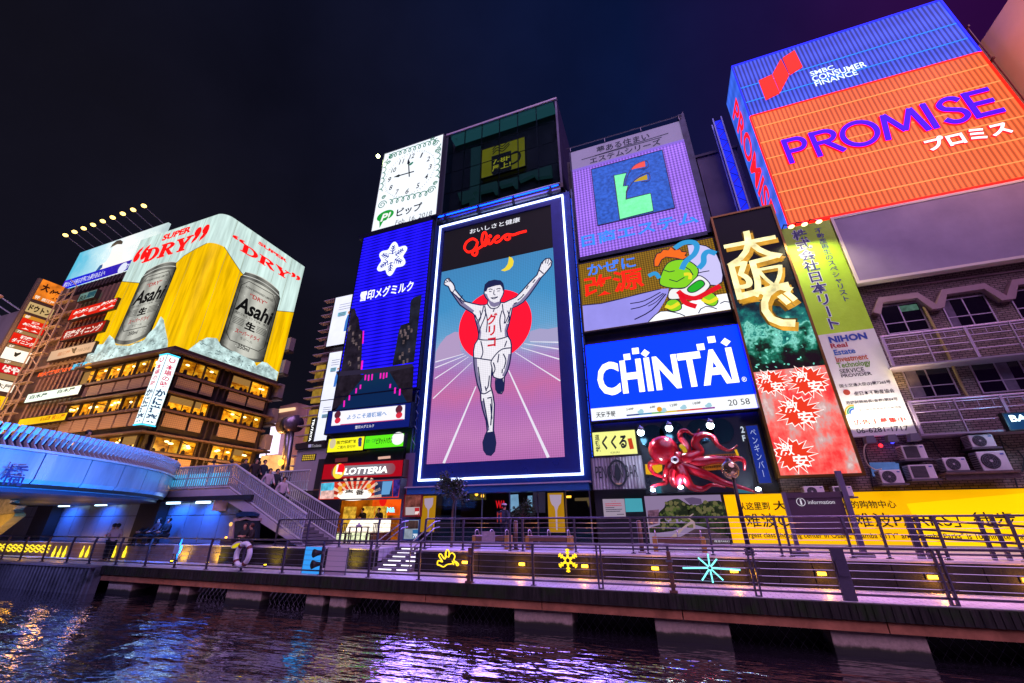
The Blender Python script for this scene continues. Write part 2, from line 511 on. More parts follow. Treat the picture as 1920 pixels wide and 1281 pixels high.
obj('edge_lip', MB().box(-70, -23.5, 12.24, 12.7, -0.075, -0.004), pm('pale edge lip', '#8c8490', 0.6, 0, (2, 0.3)), quay)
obj('bulkhead', bk, pm('ribbed bulkhead', '#76747c', 0.7, 0, (1.2, 0.5), (8, 0.3), 0.5, (0.7, '#1c2a26', 0.55)), quay)

terr = MB().box(-9.15, 40, 14.76, 24, 0.3, 0.72); terr.box(-21.5, -10.85, 14.76, 24, 0.3, 0.72); terr.box(-10.85, -9.15, 16.3, 24, 0.3, 0.72)
tag(obj('terrace', terr, pave2, loc=(0, 14.76, 0.3)), kind='structure')
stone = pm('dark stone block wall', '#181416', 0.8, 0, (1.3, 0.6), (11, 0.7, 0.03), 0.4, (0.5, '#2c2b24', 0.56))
def block_wall(name, label, x0, x1, y0, y1, z0, z1, m=stone):
    t = thing(name, label, 'wall', ((x0+x1)/2, y0, z0))
    mb = MB(); x = x0
    while x < x1 - 0.05:
        L = min(random.uniform(0.75, 1.05), x1-x); mb.box(x, x+L-0.012, y0, y1, z0, z1-0.05); x += L
    obj('stonework', mb, m, t, bevel=0.012)
    obj('coping', MB().box(x0, x1, y0-0.03, y1+0.02, z1-0.046, z1+0.012), pm('coping', '#b9b2bc', 0.5, 0, (2, 0.2)), t, bevel=0.01)
    return t
block_wall('retaining_wall', 'dark stone retaining wall with amber lights behind the promenade railing, beside the lit steps', -9.15, 36, 14.70, 14.76, 0.0, 0.72)
block_wall('retaining_wall', 'low stone wall with yellow light patches between lit steps and the bridge', -19.3, -10.85, 14.70, 14.76, 0.0, 0.72)
block_wall('retaining_wall', 'stone wall with rows of yellow light shapes under the round bridge', -60, -19.32, 14.70, 14.76, 0.0, 0.72, pm('lit stone wall', '#8a7468', 0.8, 0, (1.3, 0.4), (11, 0.6, 0.03)))
st = thing('steps', 'short flight of stone steps with white strip lights on every riser', 'steps', (-10, 14.7, 0))
smb, slm = MB(), em('step light', '#f4eaff', 2.2)
for k in range(6):
    smb.box(-10.84, -9.16, 14.45+k*0.28, 16.2, 0.004+k*0.12, 0.004+(k+1)*0.12)
obj('treads', smb, pm('step stone', '#6a6570', 0.6, 0, (2, 0.3)), st, bevel=0.008)
for k in range(6):
    for a, c in ((-10.55, -9.98), (-9.75, -9.3)):
        obj('strip_light', MB().box(a, c, 14.445+k*0.28, 14.449+k*0.28, 0.05+k*0.12, 0.085+k*0.12), slm, st)

# street level of the bridge head and the bank under the left buildings
tag(obj('street', MB().box(-90, -24.2, 18.4, 120, 2.9, 3.2), pm('street asphalt', '#3c3a3e', 0.7, 0, (1, 0.2)), loc=(-50, 60, 2.9)), kind='structure')
bank = thing('embankment_wall', 'dark wall below the street with blue floodlit metal panels under the bridge', 'wall', (-40, 18, 0))
obj('wall', MB().box(-90, -18.2, 17.6, 18.3, 0.0, 3.19), pm('dark bank', '#16161b', 0.8), bank)
pn = MB()
xx = -45.0
while xx < -20.4:
    pn.box(xx, xx+1.17, 15.5, 15.6, 0.72, 2.0); pn.box(xx, xx+1.17, 15.5, 15.6, 2.03, 2.62); xx += 1.2
obj('metal_panels', pn, pm('satin panel', '#8f97a6', 0.4, 0.55, (0.8, 0.15)), bank)
obj('base_ledge', MB().box(-45, -20.2, 15.1, 15.6, 0.0, 0.70), pm('dark ledge', '#17171c', 0.6), bank)
pl = MB()
for x0 in (-36.0, -26.5): pl.box(x0, x0+1.6, 14.95, 15.45, 0.0, 2.7)
obj('pillar', pl, black, bank)
obj('soffit', MB().box(-60, -18.5, 14.9, 18.2, 2.66, 2.88), pm('soffit', '#23252e', 0.5), bank)
fl = em('floodlight glow', '#bfe6ff', 5)
for x0 in (-34, -30.5, -24.5, -22.3):
    obj('floodlight', MB().box(x0, x0+0.9, 14.98, 15.1, 2.55, 2.64), fl, bank)
    spot((x0+0.45, 14.7, 2.5), (x0+0.45, 15.6, 1.2), 420, '#1c6cff', 140, 0.9, 0.2, bank)

# ------------------------------------------------------------------ the round bridge
BC = Vector((-32.0, 3.5)); BR = 13.7
def bp_(a, r, z): return (BC.x + r*math.cos(math.radians(a)), BC.y + r*math.sin(math.radians(a)), z)
bridge = thing('bridge', 'round steel bridge with blue lit curved panels and a slatted white rim', 'bridge', (BC.x, BC.y, 2.6))
bpan = pm('bridge panel', '#a4b0c4', 0.36, 0.35, (1.1, 0.34), None, 0.5, None, (1, 1, 0.18))
A0, A1, NP = -70, 104, 26
da = (A1-A0)/NP
for k in range(NP):
    a = A0 + k*da; mb = MB()
    prof = [(BR-0.02, 3.78), (BR-0.06, 2.98), (BR-0.16, 2.82), (BR-0.42, 2.72)]
    vsx = []; nn = 5
    for i in range(nn):
        t = a + 0.09 + (da-0.18)*i/(nn-1)
        vsx += [bp_(t, r, z) for r, z in prof] + [bp_(t, r-0.1, z) for r, z in prof[::-1]]
    fs = []
    for i in range(nn-1):
        for j in range(8): fs.append((i*8+j, i*8+(j+1) % 8, i*8+8+(j+1) % 8, i*8+8+j))
    mb.add(vsx, fs + [tuple(range(8)), tuple(range(nn*8-8, nn*8))])
    obj('side_panel', mb, bpan, bridge)
def arc_strip(r0, r1, z0, z1, a0=A0, a1=A1, n=90):
    mb = MB(); vsx = []; fs = []
    for i in range(n+1):
        t = a0 + (a1-a0)*i/n
        vsx += [bp_(t, r0, z0), bp_(t, r1, z0), bp_(t, r1, z1), bp_(t, r0, z1)]
    for i in range(n):
        for j in range(4): fs.append((i*4+j, i*4+(j+1) % 4, i*4+4+(j+1) % 4, i*4+4+j))
    return mb.add(vsx, fs + [(0,1,2,3), (n*4, n*4+1, n*4+2, n*4+3)])
white_m = pm('white painted steel', '#c9c6d2', 0.4, 0.3, (1, 0.12))
obj('seam_band', arc_strip(BR-0.30, BR-0.14, 2.74, 3.78), black, bridge)
obj('rim_lip', arc_strip(BR-0.15, BR+0.07, 3.80, 3.87), white_m, bridge)
obj('deck', arc_strip(2.0, BR-0.15, 3.0, 3.2, -180, 180, 80), pm('bridge deck', '#4a484e', 0.7), bridge)
obj('underside', arc_strip(2.0, BR-0.4, 2.6, 2.72), pm('bridge underside', '#39465c', 0.45, 0.3, (0.4, 0.3)), bridge)
obj('rim_backing', arc_strip(BR-0.42, BR-0.36, 3.86, 4.22), pm('rim glass', '#2c3a58', 0.25, 0.2), bridge)
fin = MB()
nf = 210
for i in range(nf):
    a = A0 + (A1-A0)*i/nf; w = 0.16
    vsx = []
    for t in (a, a+w):
        for r, z in ((BR+0.05, 3.88), (BR-0.10, 4.02), (BR+0.12, 4.50), (BR-0.02, 4.52), (BR-0.22, 4.05), (BR-0.10, 3.88)):
            vsx.append(bp_(t, r, z))
    fin.add(vsx, [(0,1,2,3,4,5), (6,7,8,9,10,11)] + [(j, (j+1) % 6, 6+(j+1) % 6, 6+j) for j in range(6)])
tag(obj('slats', fin, white_m, bridge), kind='stuff')
cap = MB()
for i in range(nf):                              # flared white tips of the slats
    a = A0 + (A1-A0)*i/nf
    vsx = [bp_(t, r, z) for t in (a-0.18, a+0.34) for r, z in ((BR+0.02, 4.30), (BR+0.10, 4.50), (BR+0.06, 4.51), (BR-0.02, 4.30))]
    cap.add(vsx, [(0,1,2,3), (4,5,6,7)] + [(j, (j+1) % 4, 4+(j+1) % 4, 4+j) for j in range(4)])
tag(obj('slat_tips', cap, pm('slat tip', '#dcd6e6', 0.4, 0.2), bridge), kind='stuff')
rK = ray(26, 891).normalized(); tK = 10.0
while tK < 40 and (Vector((EYE.x+rK.x*tK, EYE.y+rK.y*tK)) - BC).length > BR: tK += 0.02
PK = EYE+rK*tK; zK = PK.z
aK = math.degrees(math.atan2(PK.y-BC.y, PK.x-BC.x))
nK = Vector((math.cos(math.radians(aK)), math.sin(math.radians(aK)), 0))
FK = Face((BC.x + (BR+0.0)*nK.x, BC.y + (BR+0.0)*nK.y, 0), (-nK.y, nK.x, 0))
text(FK, '橋', None, None, pm('navy lettering', '#1b2a58', 0.4), bridge, uvbox=(-0.3, zK-0.3, 0.3, zK+0.3), bold=0.008, lift=0.035)
for a, pw in ((-14, 3300), (2, 3800), (18, 2900), (36, 1200)):
    c = bp_(a, BR+3.2, 0); p = bp_(a, BR, 3.3)
    spot((c[0], c[1], 0.5), p, pw, '#1c86ff', 95, 0.9, 0.3, bridge)
for q_, t_ in (((-27.5, 9.6, 2.4), (-28, 12.4, -0.5)), ((-22.5, 9.4, 2.4), (-24, 12.4, -0.5)), ((-34, 9.8, 2.4), (-34, 12.4, -0.4))): spot(q_, t_, 330, '#a09cff', 110, 0.9, 0.2, bridge)
carv = thing('stone_carving', 'lit carved stone balustrade end under the round bridge', 'carving', (-25.3, 10.2, 1.2))
FC = front(9.6)
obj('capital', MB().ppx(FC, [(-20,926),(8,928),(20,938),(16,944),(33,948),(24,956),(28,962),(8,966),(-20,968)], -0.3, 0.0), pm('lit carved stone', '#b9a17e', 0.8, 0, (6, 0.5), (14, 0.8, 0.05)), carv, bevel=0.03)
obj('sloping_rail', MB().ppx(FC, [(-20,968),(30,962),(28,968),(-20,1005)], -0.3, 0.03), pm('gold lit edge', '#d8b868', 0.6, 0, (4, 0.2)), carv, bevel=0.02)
spot((-24.0, 7.4, 0.6), (-25.8, 9.6, 2.0), 300, '#ffcf80', 60, 0.8, 0.1, carv)

# ------------------------------------------------------------------ platform and stairs down from the bridge
stair = thing('staircase', 'concrete stairs with white slatted railings coming down from the bridge to the terrace', 'stairs', (-18, 15, 0.72))
conc2 = pm('pale beam concrete', '#b0a8b8', 0.7, 0, (1, 0.2))
X0, X1 = -20.3, -15.3
Y0, Y1 = 15.0, 17.1
obj('platform', MB().box(-27, X0, 15.12, 18.4, 2.98, 3.2), conc2, stair)
obj('platform_beam', MB().box(-27, X0, 15.0, 15.12, 2.66, 3.21), conc2, stair)
FS = front(Y0)
zb = 0.72
def zl(x): return 3.2 + (zb-3.2)*(x-X0)/(X1+0.5-X0)
for y in (Y0, Y1):
    F_ = front(y); obj('stringer', MB().prism(F_, [(X0, 3.2), (X1+0.5, 0.74), (X1+0.1, 0.73), (X0, 2.66)], -0.16, 0.0), conc2, stair)
tr = MB(); nst = 17
for k in range(nst):
    xa = X0 + (X1+0.4-X0)*k/nst; za = 3.2 - (3.2-0.72)*(k+1)/nst
    tr.box(xa, xa+(X1+0.4-X0)/nst+0.02, Y0+0.16, Y1-0.01, za-0.12, za)
obj('treads', tr, pm('stair tread', '#6d6874', 0.7), stair)
slat = pm('railing slat', '#b7b6c6', 0.4, 0.4, (2, 0.15))
def slat_rail(p0, p1, n, h=1.15, parent=stair, lean=0.0):
    p0, p1 = Vector(p0), Vector(p1)
    up = Vector((0, 0, 1)); mb = MB()
    d = (p1-p0); L = Vector((d.x, d.y, 0)).normalized(); side = Vector((-L.y, L.x, 0))
    for i in range(n):
        q = p0 + d*((i+0.5)/n)
        a, c = q + up*0.13, q + up*(h-0.06)
        hw = L*(0.30*d.length/n*0.5); th = side*0.03
        vsx = [a-hw-th, a+hw-th, a+hw+th, a-hw+th, c-hw-th, c+hw-th, c+hw+th, c-hw+th]
        mb.add(vsx, [(0,3,2,1),(4,5,6,7),(0,1,5,4),(1,2,6,5),(2,3,7,6),(3,0,4,7)])
    obj('slats', mb, slat, parent)
    obj('handrail', MB().tube([p0+up*h, p1+up*h], 0.055, 8), white_m, parent)
    obj('lower_rail', MB().tube([p0+up*0.09, p1+up*0.09], 0.045, 6), white_m, parent)
    obj('middle_rail', MB().tube([p0+up*h*0.5, p1+up*h*0.5], 0.03, 6), white_m, parent)
slat_rail((-27, 15.06, 3.2), (X0-0.9, 15.06, 3.2), 34)
slat_rail((X0-0.9, 15.06, 3.2), (X0, 15.06, 3.2), 6)
slat_rail((X0, 15.06, 3.2), (X1+0.2, 15.06, 0.86), 38)
slat_rail((X0-0.3, Y1, 3.2), (X1+0.2, Y1, 0.86), 38)
slat_rail((-24.1, 18.45, 3.2), (X0+1.5, 18.45, 3.2), 30)
# light blue panel of lamps behind the platform slats
cy = em('cyan platform light', '#3fb8e8', 2.2)
for k in range(3):
    obj('panel_light', MB().box(-25.6+k*1.6, -24.3+k*1.6, 15.42, 15.46, 3.45, 4.05), cy, stair)
obj('pier', MB().tube([(X0-0.7, 15.35, 2.2), (X0-0.7, 15.35, 3.2)], 0.32, 16), pm('lilac pier', '#c8a9c0', 0.6), stair, smooth=True)
obj('back_wall', MB().box(-20.6, X1, 17.2, 17.3, 0.72, 2.7), black, stair)  # black sheet paints in the dark void under the stairs
# ================================================================== buildings of the south bank, right part
glass = NT('window glass')
gt = glass.n('ShaderNodeBsdfTransparent'); gg = glass.n('ShaderNodeBsdfGlossy'); gg.inputs['Roughness'].default_value = 0.03
gt.inputs['Color'].default_value = (0.72, 0.8, 0.82, 1); gm = glass.n('ShaderNodeMixShader'); lw_ = glass.n('ShaderNodeLayerWeight'); lw_.inputs[0].default_value = 0.5
glass.l(glass.rng(glass.math('POWER', lw_.outputs['Facing'], 4.0), 0, 1, 0.02, 0.12), gm.inputs[0]); glass.l(gt.outputs[0], gm.inputs[1]); glass.l(gg.outputs[0], gm.inputs[2]); glass.l(gm.outputs[0], glass.o.inputs[0])
glass_m = glass.m
white2 = em('white neon line', '#c4d4ff', 4)
wall_dark = pm('dark facade', '#24242c', 0.6, 0.1, (0.5, 0.35))

# ---- tall building behind the runner screen, with a dark glass hall on its top floors
gb = thing('office_building', 'tall dark building carrying the runner screen, unlit glass hall at its top', 'building', (-8, 22, 0.72))
obj('wall', MB().box(-12.9, -3.62, 20.55, 36, 5.0, 22.1), wall_dark, gb)
obj('side_wall', MB().box(-3.75, -3.6, 20.35, 36, 22.1, 31.1), pm('violet steel wall', '#4a4a66', 0.4, 0.3, (0.5, 0.15)), gb)
obj('side_wall', MB().box(-12.95, -12.8, 20.35, 36, 22.1, 31.0), pm('teal wall', '#2b3f49', 0.5, 0.2), gb)
obj('back_wall', MB().box(-12.8, -3.75, 21.2, 21.4, 22.1, 31.0), pm('hall back wall', '#10141c', 0.6, 0, (0.4, 0.3)), gb)
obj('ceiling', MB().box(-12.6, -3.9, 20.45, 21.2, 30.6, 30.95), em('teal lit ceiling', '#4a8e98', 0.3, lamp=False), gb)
obj('roof_edge', MB().box(-13.0, -3.58, 20.26, 20.5, 30.96, 31.14), pm('pale roof edge', '#cfc4d6', 0.4), gb)
obj('floor_beam', MB().box(-13.0, -3.58, 20.26, 21.4, 22.1, 22.5), pm('brown beam', '#4a3a44', 0.5), gb)
hg = NT('dark hall glass'); hb_ = hg.n('ShaderNodeBsdfTransparent'); hb_.inputs[0].default_value = (0.62, 0.72, 0.76, 1); hg.l(hb_.outputs[0], hg.o.inputs[0])
obj('glass_wall', MB().box(-12.8, -3.75, 20.33, 20.35, 22.5, 30.96), hg.m, gb)
mu = MB()
for k in range(1, 6): mu.box(-12.8+k*1.51-0.03, -12.8+k*1.51+0.03, 20.36, 20.44, 22.5, 30.96)
for z in (24.6, 26.7, 28.8): mu.box(-12.8, -3.75, 20.37, 20.41, z-0.02, z+0.02)
obj('mullions', mu, pm('thin mullion', '#14181c', 0.4, 0.5), gb)
zg = Z(800, 160, 4.928)
FG = front(21.4)
teal_p = pm('pale teal pillar', '#7fa3a6', 0.6)
FGb = front(21.15)
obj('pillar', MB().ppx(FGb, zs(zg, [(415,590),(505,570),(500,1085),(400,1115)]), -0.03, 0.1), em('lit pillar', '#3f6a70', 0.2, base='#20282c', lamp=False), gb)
pt = MB()
for q in ([(300,1020),(480,975),(480,1000),(440,1020),(455,1060),(330,1110)], [(480,960),(660,910),(665,1010),(640,1020),(620,985),(490,1015)],
          [(670,920),(850,870),(850,960),(825,965),(800,930),(690,960)], [(850,860),(1160,765),(1165,860),(1020,880),(1000,850),(870,910)]):
    pt.ppx(FGb, zs(zg, q), 0.02, 0.3)
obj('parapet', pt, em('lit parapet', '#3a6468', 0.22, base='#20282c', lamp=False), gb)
bl = MB()
for x in (295, 425, 585, 745, 910, 1090): bl.ppx(front(20.6), zs(zg, [(x-30, 440-(x-295)*0.37+25), (x-5, 425-(x-295)*0.37+20), (x, 470-(x-295)*0.37+20), (x-22, 480-(x-295)*0.37+20)]), -0.1, 0.1)
obj('ceiling_lamps', bl, black, gb)
sg, p = board('banner_sign', 'yellow sign with a black steaming mug hanging in the dark glass hall', 'sign', front(20.85), front(20.85).q(*zs(zg, [(512,600),(905,478),(910,745),(508,862)])), em('dull yellow sign', '#a08f1e', 0.62, noise=(0.6, 0.15)), dark, 0.05, 0.12)
FM = front(20.85); bk_ = ink('#15151c')
obj('mug', MB().ppx(FM, zs(zg, [(600,660),(780,605),(785,770),(770,790),(615,830),(600,815)]), 0.0, 0.02), bk_, sg)
obj('handle', MB().spx(FM, zs(zg, [(780,640),(830,615),(862,640),(850,690),(800,725),(782,728)]), 0.16, 0, 0.02, k=4), bk_, sg)
for dy in (0, -38, -76): obj('steam', MB().spx(FM, zs(zg, [(610,640+dy*.55),(650,600+dy*.6),(700,610+dy*.6),(740,575+dy*.6),(765,545+dy*.4)]), 0.07, 0, 0.02, k=4), bk_, sg)
text(FM, '7-8F', zg(612, 690), zg(770, 690), ink('#b8a428'), sg, bold=0.02, lift=0.03)
text(FM, '屋上!', zg(606, 750), zg(778, 752), ink('#b8a428'), sg, bold=0.02, lift=0.03)
FB = front(19.85)
for nm, y0, y1, r in (('upper_pipe', 357, 352, 0.17), ('lower_pipe', 372, 366, 0.27)):
    pass
bluep = pm('blue grey pipe', '#7f8ea8', 0.35, 0.6)
vb = FB.uv((940, 372))[1]
obj('upper_pipe', MB().tube([(-12.8, 19.9, 22.05), (-3.7, 19.9, 22.05)], 0.12, 12), bluep, gb, smooth=True)
obj('lower_pipe', MB().tube([(-12.8, 20.0, 21.55), (-3.7, 20.0, 21.55)], 0.22, 14), bluep, gb, smooth=True)
cl = MB()
for k in range(4): obj('pipe_clamp', MB().box(-12.2+k*2.6, -12.05+k*2.6, 19.65, 20.4, 21.25, 21.85), navy, gb)

obj('pipe_fill_tube', MB().tube([(-12.7, 19.72, 21.82), (-3.8, 19.72, 21.82)], 0.035, 8), em('blue neon', '#0430ff', 16), gb)  # added tube, not seen there, throws blue light on the pipes

# ---- runner screen
zr = Z(780, 380, 2.465)
FR = front(20.0)
R = FR.q((829.5,430.7),(1053.6,369),(789,898),(1091.6,889))
gl = thing('runner_screen', 'tall video screen of a white runner crossing a pink track before a red sun', 'screen', FR.P((R[0]+R[2])/2, R[1], 0))
u0, v0, u1, v1 = R
bz = MB()
s0 = FR.uv(zr(50, 1212)); s1 = FR.uv(zr(690, 1175)); sR = s1[0]; sL = s0[0] - 0.02; sB = (s0[1]+s1[1])/2; sT = v1 - 0.42
bz.fbox(FR, u0, v0, u1, sB, -0.5, 0.12); bz.fbox(FR, u0, sT, u1, v1, -0.5, 0.12); bz.fbox(FR, u0, sB, sL, sT, -0.5, 0.12); bz.fbox(FR, sR, sB, u1, sT, -0.5, 0.12)
obj('bezel', bz, pm('blue black bezel', '#2a3a8c', 0.35, 0.4, (1, 0.25)), gl)
nf_ = MB(); w = 0.10
for q in ((u0-w, v0-w, u1+w, v0), (u0-w, v1, u1+w, v1+w), (u0-w, v0, u0, v1), (u1, v0, u1+w, v1)): nf_.fbox(FR, *q, 0.1, 0.2)
obj('neon_frame', nf_, white2, gl)
of = MB(); w2_ = 0.5
for q in ((u0-w2_, v0-w2_, u1+w2_, v0-w), (u0-w2_, v1+w, u1+w2_, v1+0.32), (u0-w2_, v0-w, u0-w, v1+w), (u1+w, v0-w, u1+w2_, v1+w)): of.fbox(FR, *q, -0.55, 0.08)
obj('outer_frame', of, pm('navy frame', '#1f3f92', 0.35, 0.5, (0.8, 0.3)), gl)
for x_ in (-11.4, -8, -4.6): spot((x_, 19.25, 3.55), (x_*0.95, 13.3, 0), 1300, '#9a78ff', 120, 0.9, 2.0, gl)  # added violet spots below the frame brighten the promenade
hv = FR.uv(zr(122, 322))[1]; hv2 = FR.uv(zr(632, 207))[1]; hv = (hv+hv2)/2
led = [('X', 0.115, 0.86), ('Z', 0.115, 0.86)]
obj('header_panel', MB().fbox(FR, sL, hv, sR, sT, -0.4, 0.0), em('black led panel', '#2a2530', 0.55, grid=led), gl)
Hs = hv - sB
scr = obj('picture', MB().fbox(FR, sL, sB, sR, hv, -0.4, 0.0), em_ramp('track picture', 'Z', sB - v0, hv - v0,
      [(0.0, '#ac66a6'), (0.10, '#b674ae'), (0.22, '#aa68ac'), (0.30, '#ba689e'), (0.42, '#a270b0'), (0.475, '#9a88bd'), (0.52, '#8fa2c6'), (0.60, '#5f98c4'), (0.78, '#3f89bd'), (1.0, '#3f80b4')], 1.3, (0.35, 0.05), led), gl)
text(FR, 'おいしさと健康', zr(250, 125), zr(482, 90), ink('#f4f4ff'), gl, bold=0.012, lift=0.03)
gpath = [(282,178),(262,170),(236,186),(226,212),(240,230),(262,226),(280,205),(286,182),(282,205),(284,232),(276,246),(262,240),(268,226),(292,214),(312,198),(326,168),(324,142),(312,146),(306,175),(312,200),(326,196),(338,172),(338,192),(350,190),(364,172),(384,160),(376,158),(364,172),(370,186),(388,180),(404,162),(418,152),(432,154),(434,168),(420,174),(412,164),(424,150),(450,152),(480,142),(512,134)]
obj('script_lettering', MB().spx(FR, zs(zr, gpath), 0.135, 0.02, 0.10, k=5), em('red neon script', '#ff1c10', 2.2), gl)
obj('dot', MB().disc(FR, FR.uv(zr(344,158)), 0.12, 0.12, 0.02, 0.10), em('red neon script', '#ff1c10', 2.2), gl)
sunp = FR.uv(zr(370, 560)); ru = (FR.uv(zr(535, 520))[0] - FR.uv(zr(198, 598))[0]) / 2
sunc = ((FR.uv(zr(535, 520))[0] + FR.uv(zr(198, 598))[0]) / 2, sunp[1])
obj('cloud', MB().ppx(FR, zs(zr, [(90,735),(92,690),(110,655),(140,618),(180,597),(200,600),(205,680),(215,700)]), 0.001, 0.003), ink('#b49cc6'), gl)
obj('cloud', MB().ppx(FR, zs(zr, [(520,640),(528,595),(570,582),(610,585),(656,575),(660,640)]), 0.001, 0.003), ink('#a9a2cb'), gl)
tl_ = MB()
for a, b_ in (((90,737),(222,699)), ((88,764),(232,706)), ((87,814),(243,713)), ((79,906),(258,738)), ((128,1205),(277,850)), ((612,1178),(428,775)), ((660,646),(528,643)), ((660,677),(500,652)), ((662,724),(485,670)), ((667,824),(458,692))):
    pa, pb = FR.uv(zr(*a)), FR.uv(zr(*b_)); tl_.stroke(FR, [pa, pb], lambda t, k=(0.16 if a[1] > 1000 else 0.075): k*(1-0.55*t), 0.004, 0.006)
obj('track_lines', tl_, ink('#ece6f6'), gl)
obj('sun_disc', MB().disc(FR, sunc, ru, ru*0.99, 0.007, 0.012, 56), em('red disc', '#f2102a', 1.5), gl)
obj('moon', MB().ppx(FR, zs(zr, [(430,250),(445,256),(452,272),(448,292),(432,310),(410,318),(393,314),(412,302),(424,285),(428,266)]), 0.007, 0.012), ink('#f5dc3c'), gl)
body = [(130,378),(134,362),(143,352),(153,351),(160,362),(172,374),(179,388),(181,402),(205,432),(228,458),(258,466),(298,474),(318,474),(331,468),(333,452),(322,440),(315,424),(317,404),(321,380),(336,366),(362,360),(390,363),(402,376),(406,398),(407,414),(401,432),(391,450),(392,462),(408,463),(432,452),(462,438),(490,410),(525,370),(560,335),(570,308),(580,280),(600,260),(618,258),(629,274),(625,294),(611,312),(592,334),(580,346),(560,378),(525,428),(496,462),(466,480),(446,488),(440,520),(431,560),(421,594),(426,618),(438,638),(442,662),(440,700),(434,742),(424,778),(409,808),(408,838),(405,868),(396,884),(380,881),(370,864),(368,830),(371,812),(358,806),(353,782),(352,762),(349,800),(346,850),(356,886),(363,932),(361,990),(358,1052),(364,1078),(369,1112),(363,1150),(347,1168),(328,1165),(314,1144),(311,1108),(321,1076),(330,1056),(325,1008),(310,960),(301,918),(299,880),(284,840),(274,790),(269,750),(267,716),(266,688),(272,656),(287,632),(290,608),(285,580),(275,545),(270,520),(262,512),(232,494),(204,474),(180,440),(160,410),(150,388),(138,384)]
wb_, nb_ = ink('#f6f3fb'), ink('#1d2350')
runner = thing_part = obj('runner', MB().ppx(FR, zs(zr, body), 0.014, 0.020), em('white figure', '#f4f0fa', 1.12, grid=led, noise=(0.5, 0.05)), gl)
bu = [FR.uv(p) for p in zs(zr, body)]
obj('outline', MB().stroke(FR, bu, 0.085, 0.0205, 0.0225, True), nb_, runner)
def ns(name, paths, w=0.07, m=nb_):
    mb = MB()
    for p in paths: mb.spx(FR, zs(zr, p), w, 0.0215, 0.0255, k=4)
    return obj(name, mb, m, runner)
ns('body_markings', [[(313,478),(306,510),(288,545),(274,520)], [(318,478),(322,520),(300,575),(292,606)], [(440,486),(426,530),(412,560)], [(400,470),(404,505),(412,530),(408,560)], [(331,470),(345,488),(362,490),(380,484),(392,464)], [(362,492),(358,506)],
     [(160,410),(190,436),(215,468)], [(180,402),(168,420)], [(196,440),(224,462)], [(520,385),(510,400)], [(567,310),(590,330)], [(270,718),(310,724),(352,730)], [(352,762),(348,735),(372,700),(400,678),(438,672)], [(287,632),(320,636),(380,632),(424,620)],
     [(299,880),(318,884),(346,868)], [(320,850),(326,872)], [(330,905),(352,900)], [(345,930),(352,1000)], [(400,770),(398,790)], [(371,812),(392,816),(409,808)], [(352,800),(366,772),(358,740)], [(296,500),(300,530),(286,560)], [(424,500),(432,530),(424,556)], [(300,640),(310,690),(300,722)], [(420,640),(410,668)], [(288,760),(296,820),(304,872)], [(340,800),(334,850),(322,866)], [(312,905),(322,960),(336,1040)], [(350,905),(352,950),(346,1030)], [(404,700),(416,730),(406,770)], [(384,700),(378,740)], [(206,446),(216,430)], [(470,452),(486,440),(500,424)], [(540,372),(552,356)], [(452,470),(466,462)], [(318,496),(330,540),(326,600)], [(398,500),(388,545),(394,600)]])
ns('body_markings', [[(135,372),(146,366)], [(140,360),(150,368)], [(148,354),(158,368)], [(590,268),(584,286)], [(602,262),(598,282)], [(614,262),(608,284)], [(624,276),(612,292)]], 0.05)
shd = em('figure shade', '#8d84ac', 0.85, lamp=False)
for q_ in ([(160,410),(180,440),(204,474),(232,494),(262,512),(270,500),(240,478),(212,456),(190,430)], [(446,488),(466,480),(496,462),(525,428),(560,378),(580,346),(570,346),(545,378),(510,424),(480,456),(446,474)], [(275,545),(285,580),(290,608),(287,632),(298,634),(302,600),(296,570),(288,545)], [(431,560),(421,594),(424,618),(412,620),(410,590),(418,560)],
           [(267,716),(270,750),(284,840),(299,880),(308,878),(298,840),(286,780),(282,722)], [(301,918),(310,960),(325,1008),(330,1056),(340,1052),(332,1000),(320,950),(314,915)], [(424,778),(434,742),(440,700),(428,700),(420,742),(410,778),(398,800),(409,806)], [(333,452),(322,440),(318,420),(328,424),(334,440),(344,455),(362,464),(385,458),(391,450),(392,462),(380,478),(362,484),(345,478)]):
    obj('shade', MB().ppx(FR, zs(zr, q_), 0.0202, 0.0204), shd, runner)
obj('hair', MB().ppx(FR, zs(zr, [(320,412),(316,400),(322,378),(338,364),(362,357),(392,361),(404,376),(406,398),(402,410),(398,392),(390,382),(372,384),(350,390),(332,396),(326,412)]), 0.0228, 0.027), nb_, runner)
ns('face', [[(336,404),(344,400),(354,403)], [(372,402),(382,398),(392,400)], [(338,411),(350,412)], [(376,410),(388,409)], [(362,404),(360,424),(368,428)], [(346,440),(360,446),(380,436)], [(350,441),(362,440),(378,436)]], 0.055)
obj('shoe', MB().ppx(FR, zs(zr, [(330,1062),(356,1058),(364,1084),(367,1112),(361,1148),(346,1165),(329,1162),(316,1142),(313,1108),(322,1078)]), 0.0228, 0.027), nb_, runner)
obj('shoe', MB().ppx(FR, zs(zr, [(374,816),(402,812),(406,838),(403,866),(394,881),(382,879),(372,862),(370,832)]), 0.0228, 0.027), nb_, runner)
ns('laces', [[(328,1082),(352,1078)], [(326,1092),(354,1088)], [(330,1072),(350,1069)], [(378,830),(392,828)], [(378,840),(392,838)]], 0.04, wb_)
vtext(FR, 'グリコ', FR.uv(zr(327,590))[0], FR.uv(zr(350,672))[1], FR.uv(zr(376,590))[0], FR.uv(zr(350,515))[1], ink('#d5142e'), runner, bold=0.035, lift=0.028)
